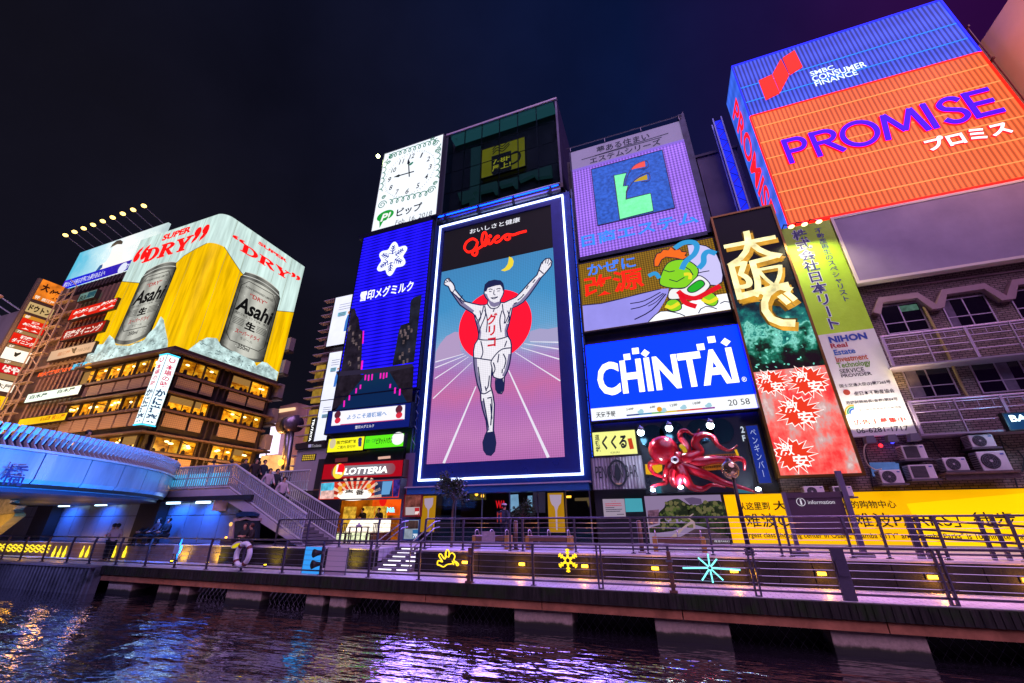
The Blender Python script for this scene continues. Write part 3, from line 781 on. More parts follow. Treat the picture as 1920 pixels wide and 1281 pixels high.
# lamps on the steel columns at both sides of the screen
for x, nm in ((-13.15, 'left'), (-3.18, 'right')):
    c = thing('lattice_column', 'blue lit steel lattice column at the %s edge of the runner screen' % nm, 'column', (x, 20.0, 3.2))
    mb = MB()
    for dx in (-0.16, 0.16):
        for dy in (0, 0.3): mb.box(x+dx-0.03, x+dx+0.03, 19.95+dy, 20.02+dy, 3.2, 22.2 if nm == 'left' else 21.4)
    k = 3.3
    while k < 21.2:
        mb.tube([(x-0.16, 19.98, k), (x+0.16, 19.98, k+0.45)], 0.018, 4); mb.tube([(x+0.16, 19.98, k+0.45), (x-0.16, 19.98, k+0.9)], 0.018, 4); k += 0.9
    obj('lattice', mb, pm('lattice steel', '#55688c', 0.35, 0.5), c)
    obj('light_strip', MB().box(x-0.05, x+0.05, 20.34, 20.38, 3.4, 21.0), em('blue strip', '#1040e0', 2.6), c)

# ---- clock sign
FCk = front(19.75)
zc = Z(620, 230, 4.928)
clk, p = board('clock_sign', 'white illuminated clock board with green scrollwork above the blue snowflake screen', 'clock', FCk, FCk.q((721.5,288.8),(831,252.5),(697,434),(818,402)), em('white clock face', '#f0f6ff', 1.15), pm('grey frame', '#555a66', 0.4, 0.4), 0.06, 0.6)
kb, kg = ink('#101a26'), ink('#1d7a5e')
cc_ = FCk.uv(zc(735, 470)); rc = (FCk.uv(zc(975, 330))[0] - FCk.uv(zc(497, 560))[0]) / 2
cc_ = ((FCk.uv(zc(975, 330))[0] + FCk.uv(zc(497, 560))[0]) / 2, FCk.uv(zc(733, 468))[1])
for k in range(12):
    a = math.radians(90-30*(k+1)); c = (cc_[0]+math.cos(a)*rc*0.80, cc_[1]+math.sin(a)*rc*0.80)
    s_ = str(k+1); wv = 0.30 if len(s_) == 1 else 0.5
    text(FCk, s_, None, None, kb, clk, 'numeral', bold=0.015, shear=0.2, uvbox=(c[0]-wv/2, c[1]-0.26, c[0]+wv/2, c[1]+0.26), lift=0.01)
tk = MB()
for k in range(60):
    a = math.radians(6*k); r0, r1 = rc*0.955, rc*(1.0 if k % 5 else 1.03)
    tk.stroke(FCk, [(cc_[0]+math.cos(a)*r0, cc_[1]+math.sin(a)*r0), (cc_[0]+math.cos(a)*r1, cc_[1]+math.sin(a)*r1)], 0.03, 0.004, 0.008)
obj('minute_marks', tk, kb, clk)
def hand(ang, L, w):
    a = math.radians(ang); d = (math.cos(a), math.sin(a)); nx = (-d[1], d[0])
    P_ = lambda t, s: (cc_[0]+d[0]*t+nx[0]*s, cc_[1]+d[1]*t+nx[1]*s)
    return MB().prism(FCk, [P_(-0.45, -w/2), P_(L*0.6, -w/2), P_(L*0.66, -w*1.6), P_(L, 0), P_(L*0.66, w*1.6), P_(L*0.6, w/2), P_(-0.45, w/2)], 0.05, 0.08)
obj('minute_hand', hand(99, rc*0.72, 0.09), kb, clk); obj('hour_hand', hand(178, rc*0.62, 0.09), kb, clk)
obj('leaf', MB().disc(FCk, FCk.uv(zc(745, 380)), 0.22, 0.12, 0.004, 0.01, 16, 0.6), kg, clk)
scw = MB()
def scroll(p, q, n, amp):
    A, B = FCk.uv(zc(*p)), FCk.uv(zc(*q)); pts = []
    L = math.hypot(B[0]-A[0], B[1]-A[1]); d = ((B[0]-A[0])/L, (B[1]-A[1])/L)
    for i in range(n*16+1):
        t = i/(n*16); th = 2*math.pi*n*t
        pts.append((A[0]+d[0]*(t*L+amp*0.8*math.sin(th))-d[1]*amp*math.cos(th), A[1]+d[1]*(t*L+amp*0.8*math.sin(th))+d[0]*amp*math.cos(th)))
    scw.stroke(FCk, pts, 0.075, 0.004, 0.008)
scroll((535,315), (985,165), 10, 0.26); scroll((515,340), (462,640), 6, 0.15); scroll((1003,200), (985,520), 6, 0.15); scroll((540,735), (910,645), 7, 0.25)
for c, r in (((560,315), .3), ((970,190), .32), ((985,260), .22), ((475,760), .42), ((490,690), .2), ((930,620), .36), ((965,560), .2), ((940,150), .2), ((535,370), .2)):
    q = FCk.uv(zc(*c)); pts = []
    for i in range(40):
        t = i/39; a = 2*math.pi*1.7*t; pts.append((q[0]+r*(1-0.8*t)*math.cos(a), q[1]+r*(1-0.8*t)*math.sin(a)))
    scw.stroke(FCk, pts, 0.07, 0.004, 0.008)
obj('scrollwork', scw, kg, clk)
text(FCk, 'ピップ', zc(615, 800), zc(840, 810), kb, clk, bold=0.03, lift=0.01)
text(FCk, 'Feb. 16. 2018', zc(602, 905), zc(935, 855), kb, clk, bold=-0.003, lift=0.01, shear=0.1)
obj('emblem', MB().disc(FCk, FCk.uv(zc(505, 860)), 0.78, 0.5, 0.004, 0.01, 30, 0.1).ppx(FCk, zs(zc, [(450,900),(490,905),(452,975)]), 0.005, 0.011), ink('#1ba33a'), clk)
text(FCk, 'P!', zc(470, 850), zc(550, 895), ink('#ffffff'), clk, bold=0.03, lift=0.02, shear=0.2)
lg = em('greenish flare lamp', '#f4ffb0', 12)
obj('corner_lamp', MB().ell(FCk.P(*FCk.uv((713, 298)), 0.3), 0.16, 0.16, 0.16), lg, clk)
point(FCk.P(*FCk.uv((713, 298)), 0.55), 60, '#e8ffb0', 0.1, clk)

# ---- blue snowflake screen building
zy = Z(560, 520, 3.767)
FY = front(19.65)
sb = thing('shop_building', 'narrow dark building with the blue snowflake screen and fast food signs', 'building', (-16.6, 21, 0.72))
obj('wall', MB().box(-19.6, -13.4, 20.3, 34, 4.9, 22.3), wall_dark, sb)
obj('parapet', MB().box(-19.7, -13.3, 19.66, 20.3, 21.7, 22.05), navy, sb)
obj('pier', MB().box(-13.55, -12.95, 19.9, 22.5, 0.72, 5.2), pm('lilac pier wall', '#5b4f78', 0.6), sb)
obj('pier', MB().box(-19.9, -19.35, 20.0, 22.5, 0.72, 5.2), pm('dark pier', '#20202a', 0.6), sb)
r = FY.q((682,440),(812,420),(622,792),(775,770))
yk, p = board('snowflake_screen', 'tall blue louvred screen with white snowflake emblem over a dim canal picture', 'screen', FY, (r[0], 9.0, r[2], r[3]), em('blue louvre screen', '#1c10ff', 2.0, stripe=('Z', 0.26, 0.25, 0.2), grid=[('X', 1.45, 0.7)]), navy, 0.08, 0.4)
yu0, _, yu1, _ = r
cxy = FY.uv(zc(572, 1260)); rs = 1.32
star = [(cxy[0]+rs*(0.86+0.16*math.cos(6*a))*math.cos(a+0.52)*0.98, cxy[1]+rs*(0.86+0.16*math.cos(6*a))*math.sin(a+0.52)*1.08) for a in [2*math.pi*i/72 for i in range(72)]]
obj('emblem', MB().prism(FY, star, 0.02, 0.09), em('white emblem', '#eef2ff', 1.35), yk)
sf = MB()
for k in range(6):
    a = math.radians(60*k+30); d = (math.cos(a), math.sin(a)); nx = (-d[1], d[0])
    P_ = lambda t, s: (cxy[0]+d[0]*t+nx[0]*s, cxy[1]+(d[1]*t+nx[1]*s)*1.08)
    sf.stroke(FY, [P_(0.34, 0), P_(1.0, 0)], 0.08, 0.092, 0.11)
    for t, L in ((0.62, 0.22), (0.8, 0.18), (0.95, 0.12)):
        for s_ in (1, -1): sf.stroke(FY, [P_(t-0.08, 0), P_(t, s_*L*0.6), P_(t+0.1, s_*L)], 0.055, 0.092, 0.11)
hexp = [(cxy[0]+(0.36 if i % 2 else 0.6)*math.cos(math.radians(30*i)), cxy[1]+(0.36 if i % 2 else 0.6)*math.sin(math.radians(30*i))) for i in range(12)]
sf.stroke(FY, hexp, 0.06, 0.092, 0.11, True)
obj('snowflake', sf, ink('#2433a8'), yk)
text(FY, '雪印メグミルク', (678, 548), (775, 546), em('white sign lettering', '#f4f6ff', 1.4), yk, bold=0.02, lift=0.06)
sil = em('dim picture', '#2b2434', 0.75, noise=(1.2, 0.8), lamp=False)
obj('picture_block', MB().ppx(FY, zs(zy, [(372,225),(398,222),(410,268),(425,290),(430,335),(436,372),(452,378),(450,470),(442,655),(300,665),(330,480)]), 0.01, 0.02), sil, yk)
obj('picture_block', MB().ppx(FY, zs(zy, [(870,125),(810,145),(790,175),(780,320),(725,338),(708,378),(690,480),(668,590),(664,625),(815,600)]), 0.01, 0.02), em('dim teal picture', '#262838', 0.75, noise=(1.0, 0.8), lamp=False), yk)
for q_ in ([(285,670),(470,690),(300,900),(238,935)], [(640,665),(815,628),(800,890),(770,890)]): obj('picture_bank', MB().ppx(FY, zs(zy, q_), 0.01, 0.02), em('dim bank picture', '#2a2230', 0.7, noise=(2.0, 0.6), lamp=False), yk)
obj('picture_water', MB().ppx(FY, zs(zy, [(462,680),(640,662),(775,895),(262,940)]), 0.005, 0.009), em_ramp('picture water', 'Z', 0.0, 3.4, [(0, '#0c2c5c'), (0.5, '#123c58'), (0.8, '#2c4a6a'), (1, '#4a3a6a')], 0.8, lamp=False), yk)
obj('picture_bridge', MB().ppx(FY, zs(zy, [(265,668),(440,655),(800,612),(815,632),(640,668),(280,700)]), 0.021, 0.03), em('dim bridge picture', '#332c44', 0.8, lamp=False), yk)
pk = MB()
for x, y, L in ((475,690,38),(498,690,42),(522,685,42),(582,678,38),(604,676,42),(625,674,36),(440,760,30),(410,785,35),(362,835,35),(325,872,45),(650,755,28),(684,780,42),(718,790,45)): pk.spx(FY, zs(zy, [(x,y),(x-3,y+L)]), 0.11, 0.031, 0.035)
pk.spx(FY, zs(zy, [(460,380),(455,470)]), 0.10, 0.031, 0.035); pk.spx(FY, zs(zy, [(452,590),(446,652)]), 0.14, 0.031, 0.035)
obj('light_prints', pk, em('magenta streak', '#ff20c8', 1.0, lamp=False), yk)
sg_ = MB()
for k in range(26):
    x, y = (random.uniform(330, 430), random.uniform(330, 620)) if k % 2 else (random.uniform(700, 800), random.uniform(330, 600))
    sg_.ppx(FY, zs(zy, [(x,y),(x+14,y-2),(x+12,y+26),(x-2,y+28)]), 0.022, 0.026)
obj('picture_prints', sg_, em('tiny picture signs', '#6d5c60', 0.9, noise=(4, 1.0), lamp=False), yk)
zw = Z(580, 640, 4.928)
r = FY.q(*zs(zw, [(195,660),(950,570),(945,795),(160,860)]))
wl, p = board('welcome_sign', 'blue sign box with white strip of blue greeting text below the snowflake screen', 'sign', front(19.5), r, em('deep blue box', '#0f1e78', 0.9), navy, 0.05, 0.5)
FW = front(19.5)
obj('white_panel', MB().ppx(FW, zs(zw, [(222,655),(885,590),(880,720),(205,782)]), 0.005, 0.03), em('white strip', '#f4f2fc', 1.1), wl)
text(FW, 'ようこそ道頓堀へ', zw(358, 682), zw(716, 690), ink('#1f7ac8'), wl, bold=0.015, lift=0.04)
text(FW, '雪印メグミルク', zw(428, 782), zw(597, 796), ink('#f0f2ff'), wl, bold=0.01, lift=0.02)
for x, y in ((265, 705), (832, 655)):
    obj('round_mark', MB().disc(FW, FW.uv(zw(x, y-25)), 0.24, 0.24, 0.032, 0.038, 20), ink('#5c2438'), wl)
    obj('round_mark', MB().disc(FW, FW.uv(zw(x, y+28)), 0.22, 0.19, 0.032, 0.038, 20), ink('#e03048'), wl)
obj('red_line', MB().spx(FW, zs(zw, [(290,772),(870,722)]), 0.05, 0.032, 0.036), ink('#d84a78'), wl)
F2 = front(19.45)
ys, p = board('yellow_sign', 'small lit yellow sign with black characters left of the green sign', 'sign', F2, F2.q(*zs(zw, [(180,905),(508,880),(502,1003),(165,1030)])), em('lit yellow', '#f2ea20', 1.2), dark, 0.04, 0.3)
text(F2, '医療情報館', zw(258, 922), zw(430, 940), ink('#3a3312'), ys, bold=0.02)
text(F2, 'ご案内 受付中', zw(265, 968), zw(425, 985), ink('#4a431c'), ys, bold=0.01)
obj('ball', MB().disc(F2, F2.uv(zw(217, 945)), 0.22, 0.3, 0.004, 0.02), ink('#d8c8a0'), ys)
obj('figure', MB().disc(F2, F2.uv(zw(470, 910)), 0.13, 0.13, 0.004, 0.02).ppx(F2, zs(zw, [(452,928),(485,925),(480,972),(455,972)]), 0.004, 0.02), ink('#3a3a7a'), ys)
gs, p = board('green_sign', 'small lit green sign with a white speech balloon above the red fast food sign', 'sign', F2, F2.q(*zs(zw, [(515,880),(880,850),(868,955),(505,1010)])), em('lit green', '#5fe81c', 1.15), dark, 0.04, 0.3)
text(F2, 'ピタットハウス', zw(625, 895), zw(768, 943), ink('#0c2a10'), gs, bold=0.03)
text(F2, '設計・工房', zw(528, 905), zw(615, 935), ink('#3fae30'), gs, bold=0.02)
obj('balloon', MB().disc(F2, F2.uv(zw(820, 898)), 0.42, 0.36, 0.004, 0.02).ppx(F2, zs(zw, [(790,925),(815,932),(793,948)]), 0.005, 0.02), ink('#ffffff'), gs)
z8 = Z(580, 860, 4.928)
obj('dark_band', MB().ppx(front(19.9), zs(zw, [(165,1040),(880,975),(862,1098),(130,1130)]), -0.2, 0), dark, sb)
obj('window_lamp', MB().ppx(front(19.88), zs(zw, [(640,1070),(750,1060),(748,1082),(640,1092)]), 0, 0.05), em('dim pinkish lamp', '#d0a090', 1.2), sb)
obj('small_window', MB().ppx(front(19.88), zs(zw, [(245,1085),(355,1075),(352,1112),(243,1120)]), 0, 0.05), em('dim red window', '#7a3038', 0.6), sb)
F3 = front(19.3)
lo, p = board('burger_sign', 'red fast food sign with white capital letters and a round red and yellow mark', 'sign', F3, F3.q(*zs(z8, [(130,58),(865,12),(860,160),(120,195)])), em('deep red sign', '#b00a1c', 0.95), pm('dark red frame', '#3a0a10', 0.5), 0.06, 0.45)
pl_ = F3.q(*zs(z8, [(205,75),(795,42),(795,140),(205,172)])); hh = (pl_[3]-pl_[1])/2; cy_ = (pl_[1]+pl_[3])/2
pill = [(pl_[0]+hh-hh*math.cos(a), cy_+hh*math.sin(a)) for a in [math.pi*(i/14-0.5) for i in range(15)]] + [(pl_[2]-hh+hh*math.cos(a), cy_+hh*math.sin(a)) for a in [math.pi*(0.5-i/14) for i in range(15)]]
obj('pill', MB().prism(F3, pill, 0.004, 0.02), em_ramp('pill glow', 'X', -2.4, 2.4, [(0, '#8a1a24'), (0.3, '#a09098'), (0.7, '#8a8a96'), (1, '#a04050')], 0.8), lo)
text(F3, 'LOTTERIA', z8(335, 90), z8(725, 133), em('white lit letters', '#ffffff', 1.6), lo, bold=0.035, lift=0.06, shear=0.12)
mc = F3.uv(z8(276, 116))
obj('mark', MB().disc(F3, mc, 0.42, 0.42, 0.022, 0.04), em('yellow mark', '#f5d43c', 1.2), lo)
obj('mark_red', MB().disc(F3, (mc[0]+0.1, mc[1]+0.1), 0.30, 0.30, 0.042, 0.06), em('red mark', '#ee1020', 1.3), lo)
obj('mark_white', MB().stroke(F3, [(mc[0]-0.12, mc[1]+0.36), (mc[0]-0.14, mc[1]-0.1), (mc[0]+0.28, mc[1]-0.14)], 0.13, 0.062, 0.07), ink('#ffffff'), lo)
F4 = front(19.2)
tk_, p = board('snack_sign', 'lit red and white snack stall sign with fan pattern and picture panels', 'sign', F4, F4.q(*zs(z8, [(108,225),(850,188),(822,365),(88,375)])), em('red print', '#d8341c', 1.0), pm('grey frame', '#555a66', 0.4, 0.4), 0.06, 0.5)
def quadm(par, nm, F, q, m, l0=0.004, l1=0.008): return obj(nm, MB().ppx(F, q, l0, l1), m, par)
quadm(tk_, 'side_print', F4, zs(z8, [(112,228),(232,220),(225,370),(95,373)]), em('cyan print', '#4fb8d8', 1.1, noise=(3, 0.5)))
quadm(tk_, 'side_print', F4, zs(z8, [(110,300),(228,292),(225,370),(97,373)]), em('pale red print', '#e8b8b0', 1.1, noise=(4, 0.5)), 0.009, 0.012)
sb_ = MB(); c0 = F4.uv(z8(418, 372))
for k in range(11):
    a0, a1 = math.pi*(k/11+0.012), math.pi*(k/11+0.05); rr = 1.75
    sb_.prism(F4, [c0, (c0[0]+rr*math.cos(a0), min(c0[1]+rr*math.sin(a0)*0.72, c0[1]+1.1)), (c0[0]+rr*math.cos(a1), min(c0[1]+rr*math.sin(a1)*0.72, c0[1]+1.1))], 0.004, 0.008)
obj('fan_rays', sb_, ink('#f0c8b0'), tk_)
obj('white_cloud', MB().disc(F4, F4.uv(z8(415, 335)), 1.15, 0.30, 0.009, 0.013), em('stall white', '#fff6ec', 1.3), tk_)
obj('dots', MB().disc(F4, F4.uv(z8(285, 275)), 0.16, 0.13, 0.009, 0.013).disc(F4, F4.uv(z8(320, 245)), 0.13, 0.1, 0.009, 0.013).disc(F4, F4.uv(z8(550, 255)), 0.16, 0.13, 0.009, 0.013).disc(F4, F4.uv(z8(570, 300)), 0.18, 0.13, 0.009, 0.013).disc(F4, F4.uv(z8(290, 315)), 0.16, 0.12, 0.009, 0.013), ink('#f0a030'), tk_)
text(F4, 'たこのき', z8(362, 238), z8(495, 256), ink('#2a1008'), tk_, bold=0.03, lift=0.016)
text(F4, '壱 番', z8(338, 288), z8(505, 335), ink('#2a1008'), tk_, bold=0.03, lift=0.016)
quadm(tk_, 'photo_print', F4, zs(z8, [(608,212),(770,200),(765,352),(600,360)]), em('dark photo', '#2c3c66', 0.9, noise=(2.2, 0.9)))
quadm(tk_, 'photo_print', F4, zs(z8, [(680,212),(770,208),(740,330),(665,335)]), em('blue tower photo', '#6aa8e0', 0.9), 0.009, 0.012)
quadm(tk_, 'purple_print', F4, zs(z8, [(778,196),(846,192),(820,350),(772,352)]), em('purple photo', '#3a2a8a', 0.9, noise=(3, 0.8)))

# snack stall under the signs
stl = thing('snack_stall', 'open snack stall with orange lit inside and glowing white counter', 'stall', (-16.8, 20, 0.72))
obj('interior_wall', MB().box(-19.3, -13.7, 21.9, 22.0, 0.72, 3.4), em('orange interior', '#d0680c', 0.55, noise=(1.1, 0.9)), stl)
obj('ceiling', MB().box(-19.5, -13.6, 19.6, 22, 3.30, 3.42), pm('stall ceiling', '#7a5a3a', 0.6), stl)
obj('awning_beam', MB().box(-19.7, -13.6, 19.2, 19.8, 3.0, 3.32), pm('dark awning', '#1a1a22', 0.6), stl)
sh = MB()
for x in (-18.7, -17.3, -16.4): sh.box(x, x+0.62, 21.5, 21.88, 0.9, 2.5)
obj('shelf', sh, em('lit shelf', '#f0b83a', 0.8, noise=(5, 0.7)), stl)
obj('poster', MB().box(-16.9, -14.9, 21.82, 21.88, 2.0, 3.05), em('orange poster', '#ff5a10', 1.0, noise=(1.5, 0.4)), stl)
obj('post', MB().box(-18.05, -17.9, 20, 20.15, 0.72, 3.0), pm('stall post', '#4a2a20', 0.5), stl)
obj('counter', MB().box(-16.9, -14.4, 19.75, 20.5, 0.74, 1.15), pm('counter wood', '#6a3c22', 0.5), stl)
obj('display_case', MB().prism(eastf(-16.9), [(19.75, 1.152), (20.5, 1.152), (20.5, 1.75), (20.1, 1.75)], 0, 2.4), em('white display', '#fff0dc', 1.6, noise=(6, 0.35)), stl)
obj('lower_display', MB().box(-17.4, -15.2, 19.5, 19.72, 0.76, 1.13), em('cream display', '#e8f0c0', 1.2, noise=(5, 0.6)), stl)
obj('lantern', MB().ell((-14.55, 19.65, 2.75), 0.2, 0.2, 0.34), em('red lantern', '#e01810', 1.1), stl, smooth=True)
FSn = front(19.35)
text(FSn, 'M&', z8(722, 450), z8(792, 498), em('cyan neon', '#7fe8ff', 1.8), stl, bold=0.04, ) if True else None
for x in (-18.4, -16.8, -15.2): point((x, 20.6, 3.15), 14, '#ffb050', 0.08, stl)
mp_, p = board('menu_poster', 'poster board of red framed dish photos beside the yellow fork banner', 'poster', front(19.6), front(19.6).q(*zs(z8, [(882,342),(1036,338),(1022,525),(878,528)])), em('red menu photo', '#8a4a44', 0.75, noise=(3.2, 0.9)), pm('red frame', '#8a1a20', 0.5), 0.06, 0.1)
F5 = front(19.6)
quadm(mp_, 'white_panel', F5, zs(z8, [(890,450),(1020,448),(1018,518),(890,522)]), em('menu white', '#c8b8c0', 0.8))
quadm(mp_, 'red_tag', F5, zs(z8, [(975,455),(1018,453),(1015,520),(975,520)]), ink('#b8242c'), 0.009, 0.012)
text(F5, '8F', z8(978, 488), z8(1014, 516), ink('#f8f0f0'), mp_, bold=0.04, lift=0.016)
mq_, p = board('menu_poster', 'pale blue menu poster with bottle row just above the terrace floor', 'poster', front(19.6), front(19.6).q(*zs(z8, [(880,570),(1012,568),(1002,742),(880,745)])), em('pale menu', '#a8b4c8', 0.7, noise=(3, 0.4)), pm('blue frame', '#1c4a80', 0.5), 0.05, 0.1)
quadm(mq_, 'photo_print', F5, zs(z8, [(890,575),(1008,573),(1004,648),(890,650)]), em('dark dish photo', '#5a4040', 0.6, noise=(3, 0.9)))
quadm(mq_, 'blue_tag', F5, zs(z8, [(955,658),(1004,656),(1000,738),(955,738)]), ink('#2a6aa0'), 0.009, 0.012)
text(F5, '7F', z8(960, 695), z8(998, 732), ink('#f0f4ff'), mq_, bold=0.04, lift=0.016)

# ---- restaurant behind glass under the runner screen
z9 = Z(860, 860, 4.928)
rs_ = thing('glazed_restaurant', 'dark glazed restaurant front with blue canopy beam under the runner screen', 'storefront', (-8.3, 20.2, 0.72))
obj('canopy_beam', MB().box(-13.0, -3.3, 19.5, 20.3, 2.98, 3.3), pm('blue canopy', '#2a5fa0', 0.4, 0.2), rs_)
obj('canopy_top', MB().box(-13.1, -3.2, 19.4, 20.4, 3.3, 3.36), pm('pale canopy edge', '#a79ab0', 0.5), rs_)
obj('floor', MB().box(-13, -3.2, 20.2, 26, 0.70, 0.724), pm('dark floor', '#15151a', 0.3), rs_)
obj('back_wall', MB().box(-13, -3.2, 26, 26.2, 0.7, 4.6), pm('dim back wall', '#2c2a33', 0.7, 0, (0.7, 0.5)), rs_)
obj('ceiling', MB().box(-13, -3.2, 20.2, 26, 3.5, 3.6), pm('dim ceiling', '#2a2422', 0.7), rs_)
obj('glass_pane', MB().box(-12.0, -3.4, 20.22, 20.24, 0.74, 2.98), glass_m, rs_)
mu = MB()
for x in (-12.05, -10.4, -8.9, -7.4, -5.95, -4.55, -3.4): obj('mullion', MB().box(x-0.03, x+0.03, 20.17, 20.215, 0.73, 2.98), steel, rs_)
obj('lower_band', MB().box(-12.0, -3.4, 20.26, 20.30, 0.74, 1.35), pm('teal base', '#123038', 0.4), rs_)
lm = MB()
for q in [(15,295),(200,285),(45,305),(110,280),(270,300),(450,270),(165,330),(220,345)]:
    c = front(22.5).uv(z9(*q)); P_ = front(22.5).P(*c); lm.ell(P_, 0.10, 0.10, 0.10, 8, 6)
obj('ceiling_lamps', lm, em('amber lamp', '#ffa030', 5), rs_)
FI = front(22.8)
quadm(rs_, 'lit_shelf', FI, zs(z9, [(100,300),(250,295),(255,380),(110,385)]), em('dim bottles', '#6a5a2c', 0.6, noise=(6, 1.0)), 0, 0.05)
quadm(rs_, 'window_screen', FI, zs(z9, [(480,335),(550,330),(560,490),(482,490)]), em('pale blue screen', '#9fc8ee', 1.0, noise=(1.2, 0.3)), 0, 0.05)
quadm(rs_, 'window_screen', FI, zs(z9, [(640,345),(680,342),(680,500),(640,500)]), em('pale blue screen', '#9fc8ee', 1.0, noise=(1.2, 0.3)), 0, 0.05)
quadm(rs_, 'inner_wall', FI, zs(z9, [(690,300),(800,295),(800,500),(690,500)]), em('dim mauve wall', '#4a3c58', 0.6, noise=(1, 0.3)), 0, 0.05)
text(FI, 'WA', z9(345, 388), z9(440, 460), em('red lit letters', '#ff1a24', 1.3), rs_, bold=0.03, lift=0.06)
for x in (-10, -7.2, -4.6): point((x, 22.2, 3.2), 7, '#ffb060', 0.1, rs_)
quadm(rs_, 'warm_lamp', front(22.0), zs(z9, [(985,345),(1040,342),(1040,362),(985,364)]), em('amber lamp', '#ffa030', 5), 0, 0.05)
quadm(rs_, 'warm_panel', front(22.0), zs(z9, [(1075,365),(1210,360),(1205,450),(1185,390),(1075,392)]), em('dim warm panel', '#8a6a44', 0.7), 0, 0.05)
for q, side in (([(1042,345),(1172,345),(1160,680),(1030,680)], 'left'), ([(822,318),(970,316),(986,684),(834,684)], 'right')):
    zq = z8 if side == 'left' else z9
    F6 = front(19.9)
    bn, p = board('fork_banner', 'yellow banner with a pale spatula shape at the %s end of the restaurant glass' % side, 'banner', F6, F6.q(*zs(zq, q)), em('yellow banner', '#c08a10', 0.75, noise=(1, 0.15)), dark, 0.02, 0.06)
    sh_ = [(1066,370),(1066,420),(1078,450),(1090,462),(1096,480),(1094,572),(1100,572),(1106,480),(1112,462),(1130,448),(1142,420),(1146,362)] if side == 'left' else [(840,335),(848,390),(862,425),(884,445),(894,480),(902,660),(914,660),(910,480),(922,440),(944,410),(950,335)]
    obj('spatula', MB().ppx(F6, zs(zq, sh_), 0.004, 0.02), ink('#a592ac'), bn)
nb = thing('notice_board', 'white notice sheet and small cyan screen on the dark wall left of the park photo', 'board', front(20.0).P(*front(20.0).uv(z9(1440, 540))))
quadm(nb, 'notice', front(20.0), zs(z9, [(1330,375),(1530,372),(1545,535),(1345,538)]), em('notice sheet', '#b7a4bc', 0.7), 0, 0.04)
quadm(nb, 'cyan_screen', front(20.0), zs(Z(1140,860,4.928), [(155,370),(310,368),(325,490),(165,494)]), em('cyan notice', '#4fb4c8', 0.75, noise=(0.6, 0.1)), 0, 0.04)
F7 = front(20.0)
text(F7, '公 告', z9(1410, 388), z9(1455, 400), ink('#b04058'), nb, lift=0.05)
def scribble(par, F, z, rows, col_, w=0.035, lift=0.05):
    """rows of small print too fine to read: broken dashes"""
    mb = MB()
    for (xa, ya), (xb, yb) in rows:
        t = 0.0
        while t < 1:
            L = random.uniform(0.03, 0.09); t2 = min(1, t+L)
            mb.spx(F, [z(xa+(xb-xa)*t, ya+(yb-ya)*t), z(xa+(xb-xa)*t2, ya+(yb-ya)*t2)], w, lift-0.003, lift); t = t2 + random.uniform(0.008, 0.02)
    return obj('small_print', mb, ink(col_), par)
scribble(nb, F7, z9, [((1354,420),(1500,414)), ((1357,437),(1508,432))], '#b03048')
scribble(nb, F7, z9, [((1358,455),(1440,452)), ((1360,473),(1512,468)), ((1362,490),(1495,486)), ((1465,516),(1530,514))], '#3a3448')
# ---- building with the house logo screen, the wind medicine sign and the rental sign
z3 = Z(1040, 200, 4.928)
z4 = Z(1060, 440, 4.928)
z5 = Z(1080, 660, 4.27)
z6 = Z(1320, 380, 4.928)
z7 = Z(1400, 600, 4.27)
zk = Z(1600, 480, 4.575)
zl_ = Z(1600, 740, 4.928)
zp = Z(1320, 0, 3.05)
mid = thing('shop_building', 'dark building behind the stacked signs between the runner screen and the tall video strip', 'building', (0.6, 21, 0.72))
obj('wall', MB().box(-3.2, 4.45, 20.4, 34, 0.72, 24.3), wall_dark, mid)
obj('wall_panels', MB().ppx(front(20.38), zs(z4, [(190,915),(1560,740),(1575,830),(195,1010)]), 0, 0.02), pm('grey band', '#3a3a4c', 0.6, 0, (1.5, 0.4)), mid)
FE = front(19.9)
FEr = FE.q((1069.4,289.3),(1273.4,224.4),(1088.7,484),(1324,433))
hE = (FE.uv(zs(z3, [(165,612)])[0])[1] + FE.uv(zs(z3, [(1190,312)])[0])[1]) / 2
es = thing('logo_screen', 'lilac dotted light wall with a mint E shaped logo on a blue square', 'screen', FE.P((FEr[0]+FEr[2])/2, FEr[1], 0))
obj('header_panel', MB().fbox(FE, FEr[0], hE+0.12, FEr[2], FEr[3], -0.5, 0), em('grey lilac header', '#7c749c', 0.75, noise=(0.5, 0.12), base='#9a94a8'), es)
obj('divider', MB().fbox(FE, FEr[0], hE, FEr[2], hE+0.12, -0.5, 0.06), em('lilac divider', '#8a6adf', 1.0), es)
obj('light_wall', MB().fbox(FE, FEr[0], FEr[1], FEr[2], hE, -0.5, 0), em('lilac dots', '#a070f4', 1.6, grid=[('X', 0.19, 0.5), ('Z', 0.19, 0.6)], noise=(0.4, 0.15)), es)
fm = MB()
for q in ((FEr[0]-0.1, FEr[1]-0.12, FEr[0], FEr[3]), (FEr[2], FEr[1]-0.12, FEr[2]+0.35, FEr[3]+0.5), (FEr[0], FEr[1]-0.25, FEr[2], FEr[1])): fm.fbox(FE, *q, -0.5, 0.05)
obj('frame', fm, navy, es)
tp = [FE.P(FEr[0]-0.3, FEr[3]+0.32, 0.1), FE.P(FEr[2]+0.2, FEr[3]+0.32, 0.1)]
rl = MB().tube(tp, 0.035, 6)
for k in range(4):
    uu = FEr[0] + (FEr[2]-FEr[0])*k/3; rl.tube([FE.P(uu, FEr[3], 0.1), FE.P(uu, FEr[3]+0.34, 0.1)], 0.025, 6)
rl.tube([FE.P(FEr[2]+0.1, FEr[3]+0.1, 0.1), FE.P(FEr[2]+0.35, FEr[3]+0.95, -0.2), FE.P(FEr[2]+0.35, FEr[3]-0.2, -0.2)], 0.03, 6)
obj('top_rail', rl, steel, es)
